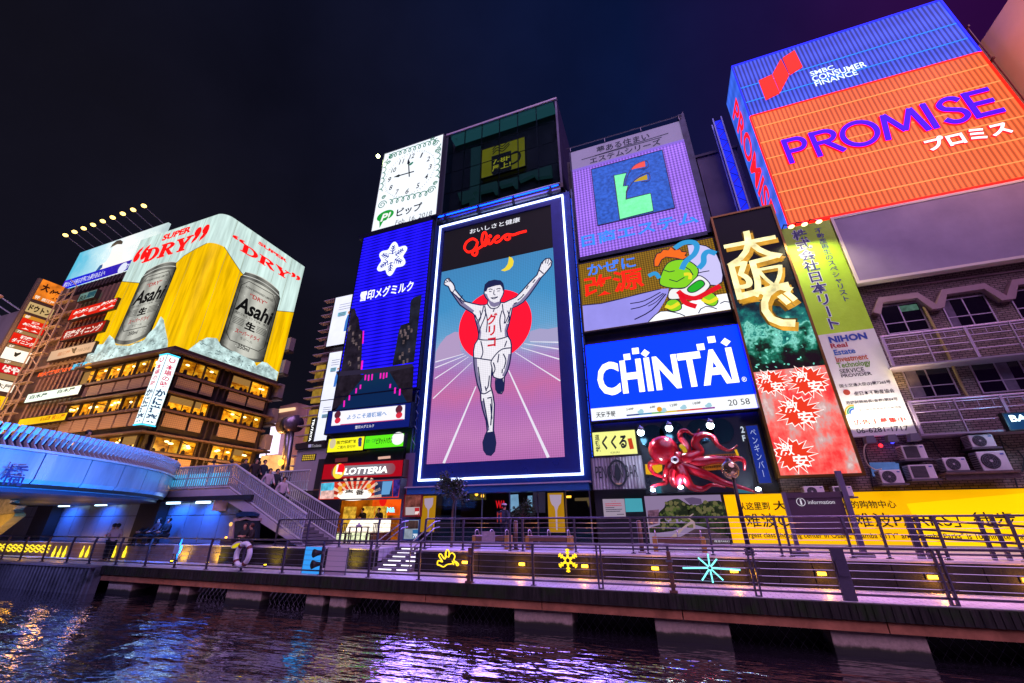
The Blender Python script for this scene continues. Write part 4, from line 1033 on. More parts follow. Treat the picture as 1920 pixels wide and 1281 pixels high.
sq = FE.q(*zs(z3, [(345,590),(985,410),(1110,940),(400,1100)]))
obj('blue_square', MB().fbox(FE, *sq, 0.0, 0.05), em('speckled blue', '#3566d8', 0.95, noise=(5, 0.45)), es)
sqf = MB()
for q in ((sq[0]-0.05, sq[1]-0.05, sq[0], sq[3]+0.05), (sq[2], sq[1]-0.05, sq[2]+0.05, sq[3]+0.05), (sq[0], sq[1]-0.05, sq[2], sq[1]), (sq[0], sq[3], sq[2], sq[3]+0.05)): sqf.fbox(FE, *q, 0, 0.08)
obj('square_border', sqf, paint('#2c2c60'), es)
mint = [(548,648),(665,622),(648,680),(636,745),(682,740),(664,800),(658,866),(888,810),(914,975),(602,1052)]
obj('logo_body', MB().ppx(FE, zs(z3, mint), 0.052, 0.09), em('mint neon', '#7dffb0', 1.15, noise=(5, 0.2)), es)
obj('logo_edge', MB().spx(FE, zs(z3, mint), 0.07, 0.08, 0.11, True), paint('#3a6a78'), es)
for nm, q, c in (('logo_red', [(702,590),(735,555),(785,528),(833,514),(838,560),(770,574)], '#ff5a50'), ('logo_gold', [(735,702),(780,668),(853,637),(858,680),(800,690)], '#c8a41c')):
    obj(nm, MB().ppx(FE, zs(z3, q), 0.052, 0.09), em(nm, c, 1.0), es)
obj('logo_arcs', MB().spx(FE, zs(z3, [(655,735),(664,680),(700,600),(750,545),(850,510),(858,572),(775,585)]), 0.05, 0.06, 0.1, k=3).spx(FE, zs(z3, [(665,860),(672,790),(720,710),(790,650),(866,622),(878,690),(800,702)]), 0.05, 0.06, 0.1, k=3), paint('#5a6a9a'), es)
hd = em('dark print', '#1c1a34', 1.0, lamp=False)
text(FE, '夢ある住まい', z3(385, 378), z3(880, 298), hd, es, bold=0.012, lift=0.02)
text(FE, 'エステムシリーズ', z3(322, 480), z3(985, 350), hd, es, bold=0.012, lift=0.02)
obj('underline', MB().spx(FE, zs(z3, [(370,455),(1050,247)]), 0.035, 0.003, 0.02).spx(FE, zs(z3, [(248,492),(990,283)]), 0.035, 0.003, 0.02), hd, es)
text(FE, '日商エステム', z3(245, 1200), z3(1335, 1080), em('blue tube lettering', '#2f78ff', 1.6), es, bold=0.03, lift=0.08)

FKz = front(19.85)
kz, p = board('medicine_sign', 'gold dotted sign with red and blue characters and a lavender wind swoosh', 'sign', FKz, FKz.q((1085.4,498.8),(1333,445),(1372.5,580),(1095.5,623.6)), em('gold dots', '#a47a18', 1.1, grid=[('X', 0.13, 0.5), ('Z', 0.13, 0.55)], noise=(0.4, 0.2)), dark, 0.08, 0.45)
text(FKz, 'かぜに', z4(200, 288), z4(655, 302), em('blue sign lettering', '#3a78ec', 1.3), kz, bold=0.022, lift=0.06)
text(FKz, '改源', z4(165, 402), z4(738, 497), em('red sign lettering', '#f0220c', 1.3), kz, bold=0.022, lift=0.06)
lav = em('lavender panel', '#9a94ee', 1.05, noise=(0.5, 0.12))
obj('wind_swoosh', MB().ppx(FKz, zs(z4, [(160,657),(330,640),(480,605),(700,548),(880,505),(955,500),(950,540),(915,620),(860,710),(768,808),(178,895)]), 0.004, 0.03), lav, kz)
obj('swoosh_lines', MB().spx(FKz, zs(z4, [(160,657),(330,640),(480,605),(700,548),(880,505)]), 0.05, 0.03, 0.04).spx(FKz, zs(z4, [(600,640),(730,615),(880,535)]), 0.05, 0.03, 0.04, k=3).spx(FKz, zs(z4, [(605,692),(740,655),(905,545)]), 0.05, 0.03, 0.04, k=3).spx(FKz, zs(z4, [(640,787),(800,700),(930,550)]), 0.06, 0.03, 0.04, k=3).spx(FKz, zs(z4, [(765,664),(840,625),(915,548)]), 0.04, 0.03, 0.04, k=3), ink('#191540'), kz)
obj('white_cloud', MB().ppx(FKz, zs(z4, [(768,808),(830,745),(880,712),(940,708),(990,720),(1010,690),(1080,650),(1180,610),(1290,600),(1400,560),(1500,545),(1538,688)]), 0.004, 0.026), em('cloud white', '#f6f8ff', 1.2), kz)
obj('pale_bag', MB().ppx(FKz, zs(z4, [(1130,100),(1215,92),(1300,110),(1360,145),(1400,190),(1435,270),(1455,380),(1448,440),(1400,475),(1330,470),(1250,430),(1170,330)]), 0.027, 0.04), em('bag lavender', '#cdc6f6', 1.05), kz)
gm_ = em('sign green', '#86d41e', 1.05)
obj('green_hill', MB().ppx(FKz, zs(z4, smooth_path([(870,440),(905,330),(960,260),(1060,235),(1150,255),(1220,310),(1225,370),(1190,430),(1120,490),(1000,500),(900,480)], 4, True)), 0.041, 0.05), gm_, kz)
obj('green_hill', MB().ppx(FKz, zs(z4, smooth_path([(930,640),(960,610),(1010,600),(1060,630),(1070,690),(1000,715),(940,690)], 4, True)), 0.041, 0.05), gm_, kz)
obj('green_hill', MB().ppx(FKz, zs(z4, smooth_path([(1250,560),(1300,540),(1370,550),(1410,620),(1370,665),(1290,640)], 4, True)), 0.041, 0.05), gm_, kz)
obj('white_band', MB().ppx(FKz, zs(z4, smooth_path([(975,510),(1100,500),(1190,420),(1235,385),(1300,420),(1335,480),(1250,560),(1120,590),(960,600)], 4, True)), 0.051, 0.06), ink('#f6f6f6'), kz)
obj('green_band', MB().ppx(FKz, zs(z4, smooth_path([(1130,505),(1210,440),(1260,430),(1285,470),(1210,530),(1150,540)], 4, True)), 0.061, 0.07), ink('#22b822'), kz)
obj('orange_flame', MB().ppx(FKz, zs(z4, [(822,300),(820,245),(845,185),(880,175),(905,145),(950,150),(975,120),(1010,150),(1060,140),(1075,165),(1125,170),(1105,200),(1128,215),(1085,240),(1020,225),(930,215),(890,240),(860,300)]), 0.061, 0.075), em('flame orange', '#f06a14', 1.1), kz)
obj('red_ribbon', MB().spx(FKz, zs(z4, [(1040,530),(1100,575),(1200,595),(1310,545),(1430,480)]), 0.26, 0.071, 0.085, k=5).spx(FKz, zs(z4, [(1065,560),(1110,635),(1210,672)]), 0.26, 0.071, 0.085, k=5), em('ribbon red', '#e01020', 1.1), kz)
obj('blue_ribbon', MB().spx(FKz, zs(z4, [(1010,135),(1090,85),(1180,80),(1215,120),(1190,190),(1110,260),(1075,330)]), 0.28, 0.077, 0.09, k=5).spx(FKz, zs(z4, [(1230,320),(1275,270),(1280,200),(1320,165),(1390,185)]), 0.28, 0.077, 0.09, k=5).spx(FKz, zs(z4, [(770,390),(830,365),(870,410)]), 0.22, 0.077, 0.09, k=5), em('ribbon blue', '#2f9ad8', 1.05), kz)
obj('yellow_ring', MB().spx(FKz, zs(z4, [(925,665),(980,680),(1050,640)]), 0.2, 0.077, 0.09, k=4).spx(FKz, zs(z4, [(1262,605),(1330,630),(1405,590)]), 0.2, 0.077, 0.09, k=4).spx(FKz, zs(z4, [(1095,375),(1150,375),(1150,420)]), 0.18, 0.077, 0.09, k=4), ink('#f2e428'), kz)

kol = ink('#141233')
for pts_, cl_, l_ in ((smooth_path([(870,440),(905,330),(960,260),(1060,235),(1150,255),(1220,310),(1225,370),(1190,430),(1120,490),(1000,500),(900,480)], 4, True), True, .052), (smooth_path([(975,510),(1100,500),(1190,420),(1235,385),(1300,420),(1335,480),(1250,560),(1120,590),(960,600)], 4, True), True, .062),
    ([(822,300),(820,245),(845,185),(880,175),(905,145),(950,150),(975,120),(1010,150),(1060,140),(1075,165),(1125,170),(1105,200),(1128,215),(1085,240),(1020,225),(930,215),(890,240),(860,300)], True, .076), ([(1130,100),(1215,92),(1300,110),(1360,145),(1400,190),(1435,270),(1455,380),(1448,440),(1400,475),(1330,470)], False, .042),
    (smooth_path([(930,640),(960,610),(1010,600),(1060,630),(1070,690),(1000,715),(940,690)], 4, True), True, .052), (smooth_path([(1250,560),(1300,540),(1370,550),(1410,620),(1370,665),(1290,640)], 4, True), True, .052), (smooth_path([(1130,505),(1210,440),(1260,430),(1285,470),(1210,530),(1150,540)], 4, True), True, .072),
    ([(768,808),(830,745),(880,712),(940,708),(1000,720),(1060,735),(1105,755)], False, .03), ([(1230,730),(1250,690),(1300,665),(1360,675),(1400,690)], False, .03), ([(1430,640),(1470,620),(1530,630)], False, .03),
    ([(905,330),(960,350),(1010,340)], False, .053), ([(1100,300),(1150,330),(1180,380)], False, .053), ([(960,420),(1030,440),(1100,400)], False, .053), ([(1230,360),(1270,350),(1330,340)], False, .053)):
    obj('outline_print', MB().spx(FKz, zs(z4, pts_), 0.05, l_, l_+.006, cl_), kol, kz)
FCh = front(19.8)
ch, p = board('rental_sign', 'bright blue sign with huge white capital letters above a white forecast strip', 'sign', FCh, FCh.q((1097.5,648),(1380,608.4),(1422.4,763.7),(1109.3,791.1)), em('vivid blue', '#0118ff', 6.5), dark, 0.07, 0.45)
chu = FCh.q((1097.5,648),(1380,608.4),(1422.4,763.7),(1109.3,791.1))
sv = (FCh.uv(z5(118,462))[1] + FCh.uv(z5(1430,332))[1]) / 2
wht = em('bright white', '#ffffff', 1.6)
text(FCh, 'CHINTAI', (1117.5, 682), (1387, 718), wht, ch, bold=0.034, lift=0.03, spacing=1.0)
csq = MB()
for (x, y), rot in (((570,1132), 0), ((648,1077), 0), ((738,1098), 1), ((1250,1040), 0), ((1350,972), 0), ((1480,995), 1)):
    c = FCh.uv(z4(x, y)); h = 0.165
    csq.prism(FCh, [(c[0]-h,c[1]-h),(c[0]+h,c[1]-h),(c[0]+h,c[1]+h),(c[0]-h,c[1]+h)] if not rot else [(c[0],c[1]-h*1.3),(c[0]+h*1.3,c[1]),(c[0],c[1]+h*1.3),(c[0]-h*1.3,c[1])], 0.028, 0.032)
obj('squares', csq, wht, ch)
c = FCh.uv(z4(620, 1185)); obj('blue_gap', MB().fbox(FCh, c[0]-0.16, c[1]-0.18, c[0]+0.13, c[1]+0.14, 0.034, 0.038), em('vivid blue', '#0118ff', 6.5), ch)
text(FCh, '®', z5(1322, 203), z5(1370, 238), wht, ch, lift=0.03)
obj('forecast_strip', MB().fbox(FCh, chu[0]+0.01, chu[1]+0.01, chu[2]-0.01, sv, 0.004, 0.02), em('forecast white', '#f8fbff', 1.08), ch)
ki = ink('#20222c')
text(FCh, '天気予報', z5(160, 484), z5(320, 517), ki, ch, bold=0.015, lift=0.03)
for s_, a, b_ in (('24時', (400,452), (465,466)), ('6時', (590,434), (638,451)), ('12時', (750,418), (815,436)), ('18時', (932,402), (1003,420))):
    text(FCh, s_, z5(*a), z5(*b_), ki, ch, bold=0.01, lift=0.03)
text(FCh, '20 58', z5(1212, 386), z5(1396, 419), ki, ch, lift=0.03)
rb = ['#2a3a90', '#3a8ac0', '#6ab85a', '#e0c030', '#e08020', '#e03040', '#9030a0']
for k in range(7):
    a, b_ = (405+k*101, 510-k*9), (405+(k+1)*101, 510-(k+1)*9)
    obj('rainbow_line', MB().spx(FCh, zs(z5, [a, b_]), 0.07, 0.02, 0.03), ink(rb[k]), ch)
obj('sun_icon', MB().disc(FCh, FCh.uv(z5(668, 460)), 0.12, 0.12, 0.02, 0.035, 12), ink('#f0a020'), ch)
ic = MB()
for x, y in ((518,482),(860,448),(1060,432),(700,472)):
    c = FCh.uv(z5(x, y)); ic.disc(FCh, c, 0.15, 0.08, 0.02, 0.034, 14).disc(FCh, (c[0]+0.04, c[1]+0.06), 0.09, 0.08, 0.02, 0.034, 14)
obj('cloud_icon', ic, ink('#a8d4e4'), ch)

F8 = front(19.7)
ku, p = board('ball_shop_sign', 'pale yellow lit sign with brush characters above the weathered bar sign', 'sign', F8, F8.q(*zs(z5, [(130,648),(470,622),(493,815),(145,835)])), em('pale yellow lit', '#eef08c', 1.15, noise=(0.6, 0.1)), dark, 0.04, 0.3)
text(F8, 'くくる', z5(203, 672), z5(412, 775), ki, ku, bold=0.04, lift=0.02, shear=0.15)
u_ = F8.uv(z5(158, 735))[0]; vtext(F8, '道頓堀', u_-0.02, F8.uv(z5(180,805))[1], u_+0.2, F8.uv(z5(165,662))[1], ki, ku, 0.02, 0.02)
obj('red_tag', MB().ppx(F8, zs(z5, [(413,695),(445,690),(465,775),(432,780)]), 0.004, 0.02), ink('#c8401c'), ku)
text(F8, 'KUKURU', z5(278, 800), z5(350, 812), ki, ku, lift=0.02)
cor = NT('corrugated sheet'); b = cor.b
w = cor.wave('X', 0.14, 0.0); bp = cor.n('ShaderNodeBump'); cor.l(w, bp.inputs['Height']); bp.inputs['Distance'].default_value = 0.03; cor.l(bp.outputs[0], b.inputs['Normal'])
cor.l(cor.ramp(cor.noise(1.2, 6, 0.7, (2.5, 1, 0.4)), [(0.25, lin('#5c5058')), (0.5, lin('#9a98a2')), (0.75, lin('#b4b2bc'))]), b.inputs['Base Color']); b.inputs['Roughness'].default_value = 0.5; b.inputs['Metallic'].default_value = 0.3
F9 = front(19.75)
pb_, p = board('bar_sign', 'weathered corrugated bar sign with dark letters and a bird in an oval ring', 'sign', F9, F9.q(*zs(z5, [(122,850),(525,828),(558,1098),(135,1100)])), cor.m, dark, 0.03, 0.25)
dk = pm('dark green letters', '#1f2c30', 0.5)
text(F9, 'PENGUIN BAR', z5(155, 918), z5(500, 1004), dk, pb_, bold=0.0, lift=0.06)
oc = F9.uv(z5(335, 970)); orx = F9.uv(z5(403, 965))[0]-oc[0]; ory = F9.uv(z5(335, 870))[1]-oc[1]
ov = [(oc[0]+orx*math.cos(2*math.pi*i/40), oc[1]+ory*math.sin(2*math.pi*i/40)) for i in range(40)]
obj('oval_ring', MB().stroke(F9, ov, 0.09, 0.02, 0.08, True), dk, pb_)
obj('bird', MB().prism(F9, [(oc[0]+x*orx, oc[1]+y*ory) for x, y in smooth_path([(-.05,.75),(-.22,.62),(-.3,.3),(-.38,-.1),(-.28,-.5),(-.05,-.62),(.2,-.5),(.3,-.1),(.25,.35),(.15,.65)], 4, True)], 0.02, 0.05), dk, pb_)
obj('lip_light', MB().fbox(F9, oc[0]-0.15, oc[1]-ory*0.95, oc[0]+0.15, oc[1]-ory*0.8, 0.02, 0.05), ink('#a07878'), pb_)
bp_s = thing('floor_sign', 'pale floor number on dark wall between octopus and blue vertical sign', 'sign', F9.P(*F9.uv(z5(1340, 720))))
fw_ = ink('#c8d4e0')
text(F9, '2', z5(1312, 598), z5(1352, 648), fw_, bp_s, bold=0.03, lift=0.02); text(F9, 'F', z5(1326, 668), z5(1362, 715), fw_, bp_s, bold=0.03, lift=0.02)
F10 = front(19.5)
bs_, p = board('vertical_sign', 'narrow blue vertical sign with thin pale characters beside the red starburst screen', 'sign', F10, F10.q(*zs(z5, [(1362,590),(1478,590),(1535,1045),(1462,1055)])), em('dim blue panel', '#17309c', 0.85, noise=(0.8, 0.2)), dark, 0.03, 0.2)
rr_ = F10.q(*zs(z5, [(1362,590),(1478,590),(1535,1045),(1462,1055)]))
vtext(F10, 'ペンギンバー', rr_[0]+0.1, rr_[1]+0.2, rr_[2]-0.1, rr_[3]-0.12, ink('#a8b4e0'), bs_, 0.0, 0.02)

# ---- the octopus
oct_ = thing('octopus_sculpture', 'big glossy red octopus sculpture with curling arms over the dark stall wall', 'sculpture', front(19.2).P(*front(19.2).uv(z5(900, 1125))))
FO = front(19.0)
red = pm('glossy octopus red', '#a01020', 0.22, 0, (1.5, 0.35), (5, 0.25, 0.02), 0.6)
def op(x, y, l=0.0):
    u, v = FO.uv(z5(x, y)); return FO.P(u, v, l)
mb = MB(); c = op(700, 790, 0.1)
R_ = (FO.uv(z5(820, 780))[0]-FO.uv(z5(578, 800))[0])/2
bm_ = []
mb.ell(c, R_, R_*0.8, R_*0.98, 28, 18)
mb.ell(op(820, 860, 0.25), R_*0.45, R_*0.45, R_*0.5, 18, 12)
def arm(path, r0, r1, l0=0.2, l1=0.35, k=6):
    P_ = smooth_path([tuple(op(x, y, l0+(l1-l0)*i/(len(path)-1)+0.12*math.sin(i*1.7))) for i, (x, y) in enumerate(path)], k)
    n = len(P_); mb.tube(P_, [r0+(r1-r0)*(i/(n-1))**0.8 for i in range(n)], 14)
arm([(850,870),(900,860),(955,830),(985,795),(950,745),(975,690),(1035,672),(1095,695),(1125,755),(1180,790),(1230,795),(1283,757)], 0.30, 0.03)
arm([(850,840),(885,800),(870,740),(835,690),(835,655),(875,642),(925,670),(960,665),(980,635)], 0.20, 0.025)
arm([(860,890),(980,888),(1100,868),(1200,868),(1285,862),(1330,885),(1338,950)], 0.26, 0.05)
arm([(850,920),(940,950),(1060,995),(1190,1050),(1310,1085),(1420,1122)], 0.30, 0.04, 0.2, 0.1)
arm([(830,930),(870,1010),(925,1085),(1010,1100),(1080,1072),(1185,1092)], 0.26, 0.03, 0.3, 0.4)
arm([(820,930),(835,1000),(815,1050),(785,1060),(765,1010),(775,950)], 0.24, 0.10, 0.3, 0.5)
arm([(760,910),(735,950),(715,1005),(722,1050),(660,1068),(598,1088)], 0.20, 0.03, 0.2, 0.4)
arm([(650,880),(605,895),(592,925),(625,975),(690,1005),(700,1030)], 0.14, 0.05, 0.1, 0.3)
obj('body', mb, red, oct_, smooth=True)
obj('eye', MB().ell(op(790, 882, 0.75), 0.16, 0.12, 0.14), pm('eye white', '#d8d0d0', 0.2), oct_, smooth=True)
obj('eye_pupil', MB().ell(op(792, 882, 0.85), 0.08, 0.06, 0.08), black, oct_, smooth=True)
obj('head_band', MB().tube(smooth_path([tuple(op(838, 770, 0.6)), tuple(op(856, 790, 0.72)), tuple(op(870, 812, 0.6))], 4), 0.09, 8), em('yellow band', '#d8b018', 0.7), oct_)
ow = thing('stall_wall', 'dark glossy wall with round dark mirrors and orange plates behind the octopus', 'wall', (2.0, 19.9, 2.7))
FOb = front(19.85)
wq = FOb.q(*zs(z5, [(480,575),(1300,520),(1440,1130),(560,1130)]))
obj('wall', MB().fbox(FOb, *wq, -0.3, 0), pm('blue black stall wall', '#1a2030', 0.35, 0.3, (1, 0.4)), ow)
dm = MB()
for x, y in ((610,680),(770,650),(990,640),(1150,630)): dm.disc(FOb, FOb.uv(z5(x, y)), 0.55, 0.55, 0.0, 0.08, 30)
obj('round_mirrors', dm, pm('dark mirror', '#2c4a5c', 0.12, 0.8), ow)
obj('orange_plate', MB().ppx(FOb, zs(z5, [(1040,825),(1275,815),(1280,855),(1035,865)]), 0, 0.05).ppx(FOb, zs(z5, [(1010,910),(1185,895),(1190,940),(1005,955)]), 0, 0.05), em('orange plate', '#a85a18', 0.8, noise=(4, 0.5)), ow)
obj('yellow_plate', MB().ppx(FOb, zs(z5, [(553,900),(690,905),(690,950),(630,985),(560,980)]), 0, 0.05).ppx(FOb, zs(z5, [(1268,785),(1285,780),(1305,830),(1290,838)]), 0, 0.05), em('yellow plate', '#e8b010', 0.9), ow)
obj('base_panel', MB().ppx(FOb, zs(z5, [(590,1075),(680,1070),(685,1130),(600,1130)]), 0, 0.05).ppx(FOb, zs(z5, [(1265,1085),(1400,1100),(1430,1130),(1275,1130)]), 0, 0.05), em('teal base panel', '#2f6a80', 0.9), ow)
scribble(ow, FOb, z5, [((1045,840),(1270,830)), ((1015,928),(1180,912))], '#3a1c08', 0.1, 0.056)
for i, (x, y) in enumerate(((522, 655), (745, 622), (1070, 600))):
    lt = thing('wall_lamp', ['white spot lamp above the octopus head nearest the pale yellow sign', 'white spot lamp straight above the octopus', 'white spot lamp over the curled octopus arm'][i], 'lamp', tuple(op(x, y, 0.3)), 'spot lamps over the octopus')
    obj('bracket', MB().tube([tuple(op(x+20, y-55, -0.75)), tuple(op(x-10, y-62, 0.1)), tuple(op(x, y-40, 0.3))], 0.025, 6), steel, lt)
    obj('lamp_head', MB().ell(op(x, y-28, 0.3), 0.12, 0.12, 0.12), steel, lt)
    obj('bulb', MB().ell(op(x, y, 0.3), 0.15, 0.1, 0.15), em('cold white lamp', '#d8f4ff', 14), lt)
    spot(tuple(op(x, y+8, 0.35)), tuple(op(x+60, y+200, -0.2)), 480, '#cfeaff', 130, 0.8, 0.1, lt)
for i, (x, y) in enumerate(((620, 1112), (835, 1090), (1440, 1105))):
    lt = thing('floor_lamp', ['low lamp under the octopus arm nearest the bar sign', 'low lamp between the octopus arms', 'low lamp at the octopus arm tip nearest the blue vertical sign'][i], 'lamp', tuple(op(x, y, 0.5)), 'low lamps under the octopus')
    obj('bulb', MB().ell(op(x, y, 0.5), 0.10, 0.08, 0.07), em('cold white lamp', '#d8f4ff', 14), lt)
    obj('housing', MB().box(op(x,y,.5).x-0.12, op(x,y,.5).x+0.12, 18.48, 18.7, op(x,y).z-0.16, op(x,y).z-0.07), steel, lt)
    spot(tuple(op(x, y-10, 0.75)), tuple(op(x+20, y-200, 0)), 150, '#e8f4ff', 120, 0.8, 0.08, lt)

# ---- tall video strip
FD = front(19.55)
D = FD.q((1336,410),(1445,388),(1463,893),(1615,886))
ds = thing('video_strip', 'tall narrow video screen with golden characters above and white starbursts on red below', 'screen', FD.P((D[0]+D[2])/2, D[1], 0))
dv = (FD.uv(z7(78,415))[1] + FD.uv(z7(640,362))[1]) / 2
bx = MB()
for q in ((D[0]-0.1, D[1]-0.1, D[2]+0.1, D[1]), (D[0]-0.1, D[3], D[2]+0.1, D[3]+0.1), (D[0]-0.1, D[1], D[0], D[3]), (D[2], D[1], D[2]+0.1, D[3])): bx.fbox(FD, *q, -0.5, 0.06)
obj('frame', bx, pm('gold rim', '#6a4818', 0.35, 0.6), ds)
obj('casing', MB().fbox(FD, D[0], D[1], D[2], D[3], -0.6, -0.3), black, ds)
H_ = dv - D[1]; Htot = D[3]-D[1]
obj('upper_picture', MB().fbox(FD, D[0], dv, D[2], D[3], -0.3, 0), em_ramp('upper screen', 'Z', H_, Htot, [(0, '#160812'), (0.07, '#0a2418'), (0.14, '#17705a'), (0.20, '#7fd0c0'), (0.24, '#1a7a70'), (0.32, '#0e4a50'), (0.4, '#0a2230'), (0.5, '#0c0c0e'), (1, '#0b0814')], 1.2, (1.5, 0.22)), ds)
N = NT('red blur picture'); b = N.b
b.inputs['Base Color'].default_value = (0,0,0,1)
N.l(N.ramp(N.noise(0.55, 5, 0.65, (1.4, 1, 0.9)), [(0.28, lin('#c01818')), (0.42, lin('#f0342c')), (0.50, lin('#f06a5e')), (0.57, lin('#c8a09c')), (0.68, lin('#f8e4e0'))]), b.inputs['Emission Color']); b.inputs['Emission Strength'].default_value = 1.15
obj('lower_picture', MB().fbox(FD, D[0], D[1], D[2], dv, -0.3, 0), N.m, ds)
gold, cream = em('gold characters', '#e0a232', 1.0, noise=(1.4, 0.5)), em('cream characters', '#fff0b0', 1.4, noise=(1.6, 0.5)); glow_ = em('gold glow', '#6e4c10', 0.8, noise=(1.2, 0.5))
for ch_, (l, r_, t, bt) in (('大', ((180,450),(725,430),(400,272),(262,612))), ('阪', ((240,640),(770,580),(560,500),(390,915))), ('で', ((345,960),(935,1060),(760,745),(700,1190)))):
    u0, u1, v1, v0 = FD.uv(z6(*l))[0], FD.uv(z6(*r_))[0], FD.uv(z6(*t))[1], FD.uv(z6(*bt))[1]
    text(FD, ch_, None, None, glow_, ds, bold=0.075, lift=0.01, uvbox=(u0-0.02, v0-0.1, u1+0.02, v1+0.02))
    text(FD, ch_, None, None, gold, ds, bold=0.035, lift=0.02, uvbox=(u0+0.04, v0-0.12, u1+0.04, v1-0.12))
    text(FD, ch_, None, None, cream, ds, bold=0.018, lift=0.06, uvbox=(u0-0.02, v0+0.10, u1-0.06, v1+0.03))
spk = MB()
for k in range(60):
    x, y = random.uniform(20, 560), random.uniform(20, 380)
    u, v = FD.uv(z7(x, y))
    if D[0]+0.1 < u < D[2]-0.1 and v > dv+0.1: spk.disc(FD, (u, v), random.uniform(.02,.09), random.uniform(.02,.06), 0.004, 0.008, 8, random.random()*3)
obj('sparkles', spk, em('teal sparkles', '#7fe8d0', 0.9, noise=(3, 0.9), lamp=False), ds)
for x, y, s_ in ((492,490,1.0), (195,500,0.85), (412,735,1.05), (372,1080,1.0)):
    c = FD.uv(z7(x, y)); pts = []
    c = (min(max(c[0], D[0]+0.55), D[2]-0.5), c[1])
    n = 16
    for i in range(2*n):
        a = math.pi*i/n + 0.2; rr = (1.0 if i % 2 else 0.66)*0.78*s_*(1+0.12*math.sin(i*2.3))
        pts.append((min(max(c[0]+rr*math.cos(a), D[0]+0.02), D[2]-0.02), c[1]+rr*math.sin(a)*0.9))
    obj('starburst', MB().prism(FD, pts, 0.004, 0.01), em('burst red', '#e8381c', 1.1), ds)
    obj('starburst_edge', MB().stroke(FD, pts, 0.05, 0.011, 0.016, True), em('burst white', '#fff4ee', 1.3, lamp=False), ds)
    wm = em('burst white', '#fff4ee', 1.3, lamp=False)
    text(FD, '激', None, None, wm, ds, bold=0.014, uvbox=(c[0]-0.46*s_, c[1]-0.02, c[0]+0.06*s_, c[1]+0.48*s_))
    text(FD, '安', None, None, wm, ds, bold=0.02, uvbox=(c[0]-0.06*s_, c[1]-0.5*s_, c[0]+0.46*s_, c[1]+0.0))

# ---- green and white lamp lit banner
FG_ = front(19.7)
G = FG_.q((1460,430),(1556,413),(1597,820),(1718,812))
gn = thing('banner', 'tall lime green and white estate banner lit by lamps at its top and foot', 'banner', FG_.P((G[0]+G[2])/2, G[1], 0))
gv = (FG_.uv(z6(1042,1225))[1] + FG_.uv(z6(1560,1165))[1]) / 2
obj('green_cloth', MB().fbox(FG_, G[0], gv, G[2], G[3], -0.3, 0), pm('lime cloth', '#a8d60a', 0.55, 0, (0.8, 0.12), (1.6, 0.5, 0.05)), gn)
obj('white_cloth', MB().fbox(FG_, G[0], G[1], G[2], gv, -0.3, 0), pm('white cloth', '#d9d8d2', 0.55, 0, (0.8, 0.08), (1.6, 0.5, 0.05)), gn)
u0, u1 = FG_.uv(z6(812,300))[0], FG_.uv(z6(955,290))[0]
va, vb_ = FG_.uv(z6(880,252))[1], FG_.uv(z6(1195,1178))[1]
vtext(FG_, '株式会社日本リート', u0, vb_, u1, va, pm('print white', '#e8eef0', 0.5), gn, 0.055, 0.006)
vtext(FG_, '株式会社日本リート', u0, vb_, u1, va, pm('print navy', '#16206e', 0.5), gn, 0.02, 0.012)
u0, u1 = FG_.uv(z6(1032,290))[0], FG_.uv(z6(1108,285))[0]
vtext(FG_, '不動産再生のスペシャリスト', u0, FG_.uv(z6(1322,915))[1], u1, FG_.uv(z6(1060,232))[1], pm('print navy', '#16206e', 0.5), gn, 0.01, 0.008)
pk_ = pm('print black', '#1c1c1c', 0.5)
for s_, a, b_, h_, bo in (('NIHON', (648,136), (970,152), '#1a3f9a', .05), ('SERVICE', (738,398), (945,412), '#1c1c1c', .012), ('PROVIDER', (752,438), (1004,441), '#1c1c1c', .012),
    ('国土交通大臣(2)第7265号', (738,517), (1158,512), '#1c1c1c', .01), ('全日本不動産協会', (853,576), (1188,582), '#1c1c1c', .01), ('近畿財務局長(金商)第84号', (790,652), (1215,650), '#1c1c1c', .01),
    ('第二種金融商品取引業協会', (895,714), (1242,708), '#4a4a4a', .0), ('広告主募集中', (848,802), (1280,818), '#d01c10', .02), ('06-6281-1717', (872,870), (1302,885), '#1c1c1c', .012)):
    text(FG_, s_, z7(*a), z7(*b_), pm('print ' + h_, h_, 0.5), gn, bold=bo, lift=0.01)
for s_, a, b_, h_ in (('Real', (665,192), (812,214), '#a01828'), ('Estate', (690,242), (875,266), '#1a58a8'), ('Investment', (706,297), (975,314), '#b05018'), ('Technology', (716,345), (1003,374), '#5c8a14')):
    text(FG_, s_, z7(*a), z7(*b_), pm('print ' + h_, h_, 0.5), gn, bold=0.025, lift=0.01)
lo_ = FG_.uv(z7(800, 580)); obj('round_logo', MB().disc(FG_, lo_, 0.12, 0.12, 0.002, 0.01, 18), pm('print brown', '#a03c20', 0.5), gn)
for k, h_ in enumerate(('#d8b020', '#2a9a6a', '#2a60b0')):
    obj('arc_logo', MB().ring(FG_, FG_.uv(z7(868, 745)), 0.34-0.075*k, 0.29-0.075*k, 0.002, 0.01, 16, 80, 190), pm('print ' + h_, h_, 0.5), gn)
FGo = FG_.off(1.0)
for i, (x, y) in enumerate(((808,224),(930,202),(1062,178))):
    q = FGo.uv(z6(x, y)); P_ = FGo.P(q[0], q[1], 0)
    obj('top_lamp', MB().ell(P_, 0.13, 0.12, 0.07), em('warm white lamp', '#fff0a0', 3), gn)
    obj('lamp_arm', MB().tube([FG_.P(q[0], G[3]+0.03, -0.1), FG_.P(q[0], G[3]+0.02, 0.3), FGo.P(q[0], q[1]+0.08, 0)], 0.03, 6), dark, gn)
    spot(FGo.P(q[0], q[1]-0.1, 0.05), FG_.P(q[0], q[1]-4.0, -0.1), 230, '#fff6c0', 130, 0.7, 0.1, gn)
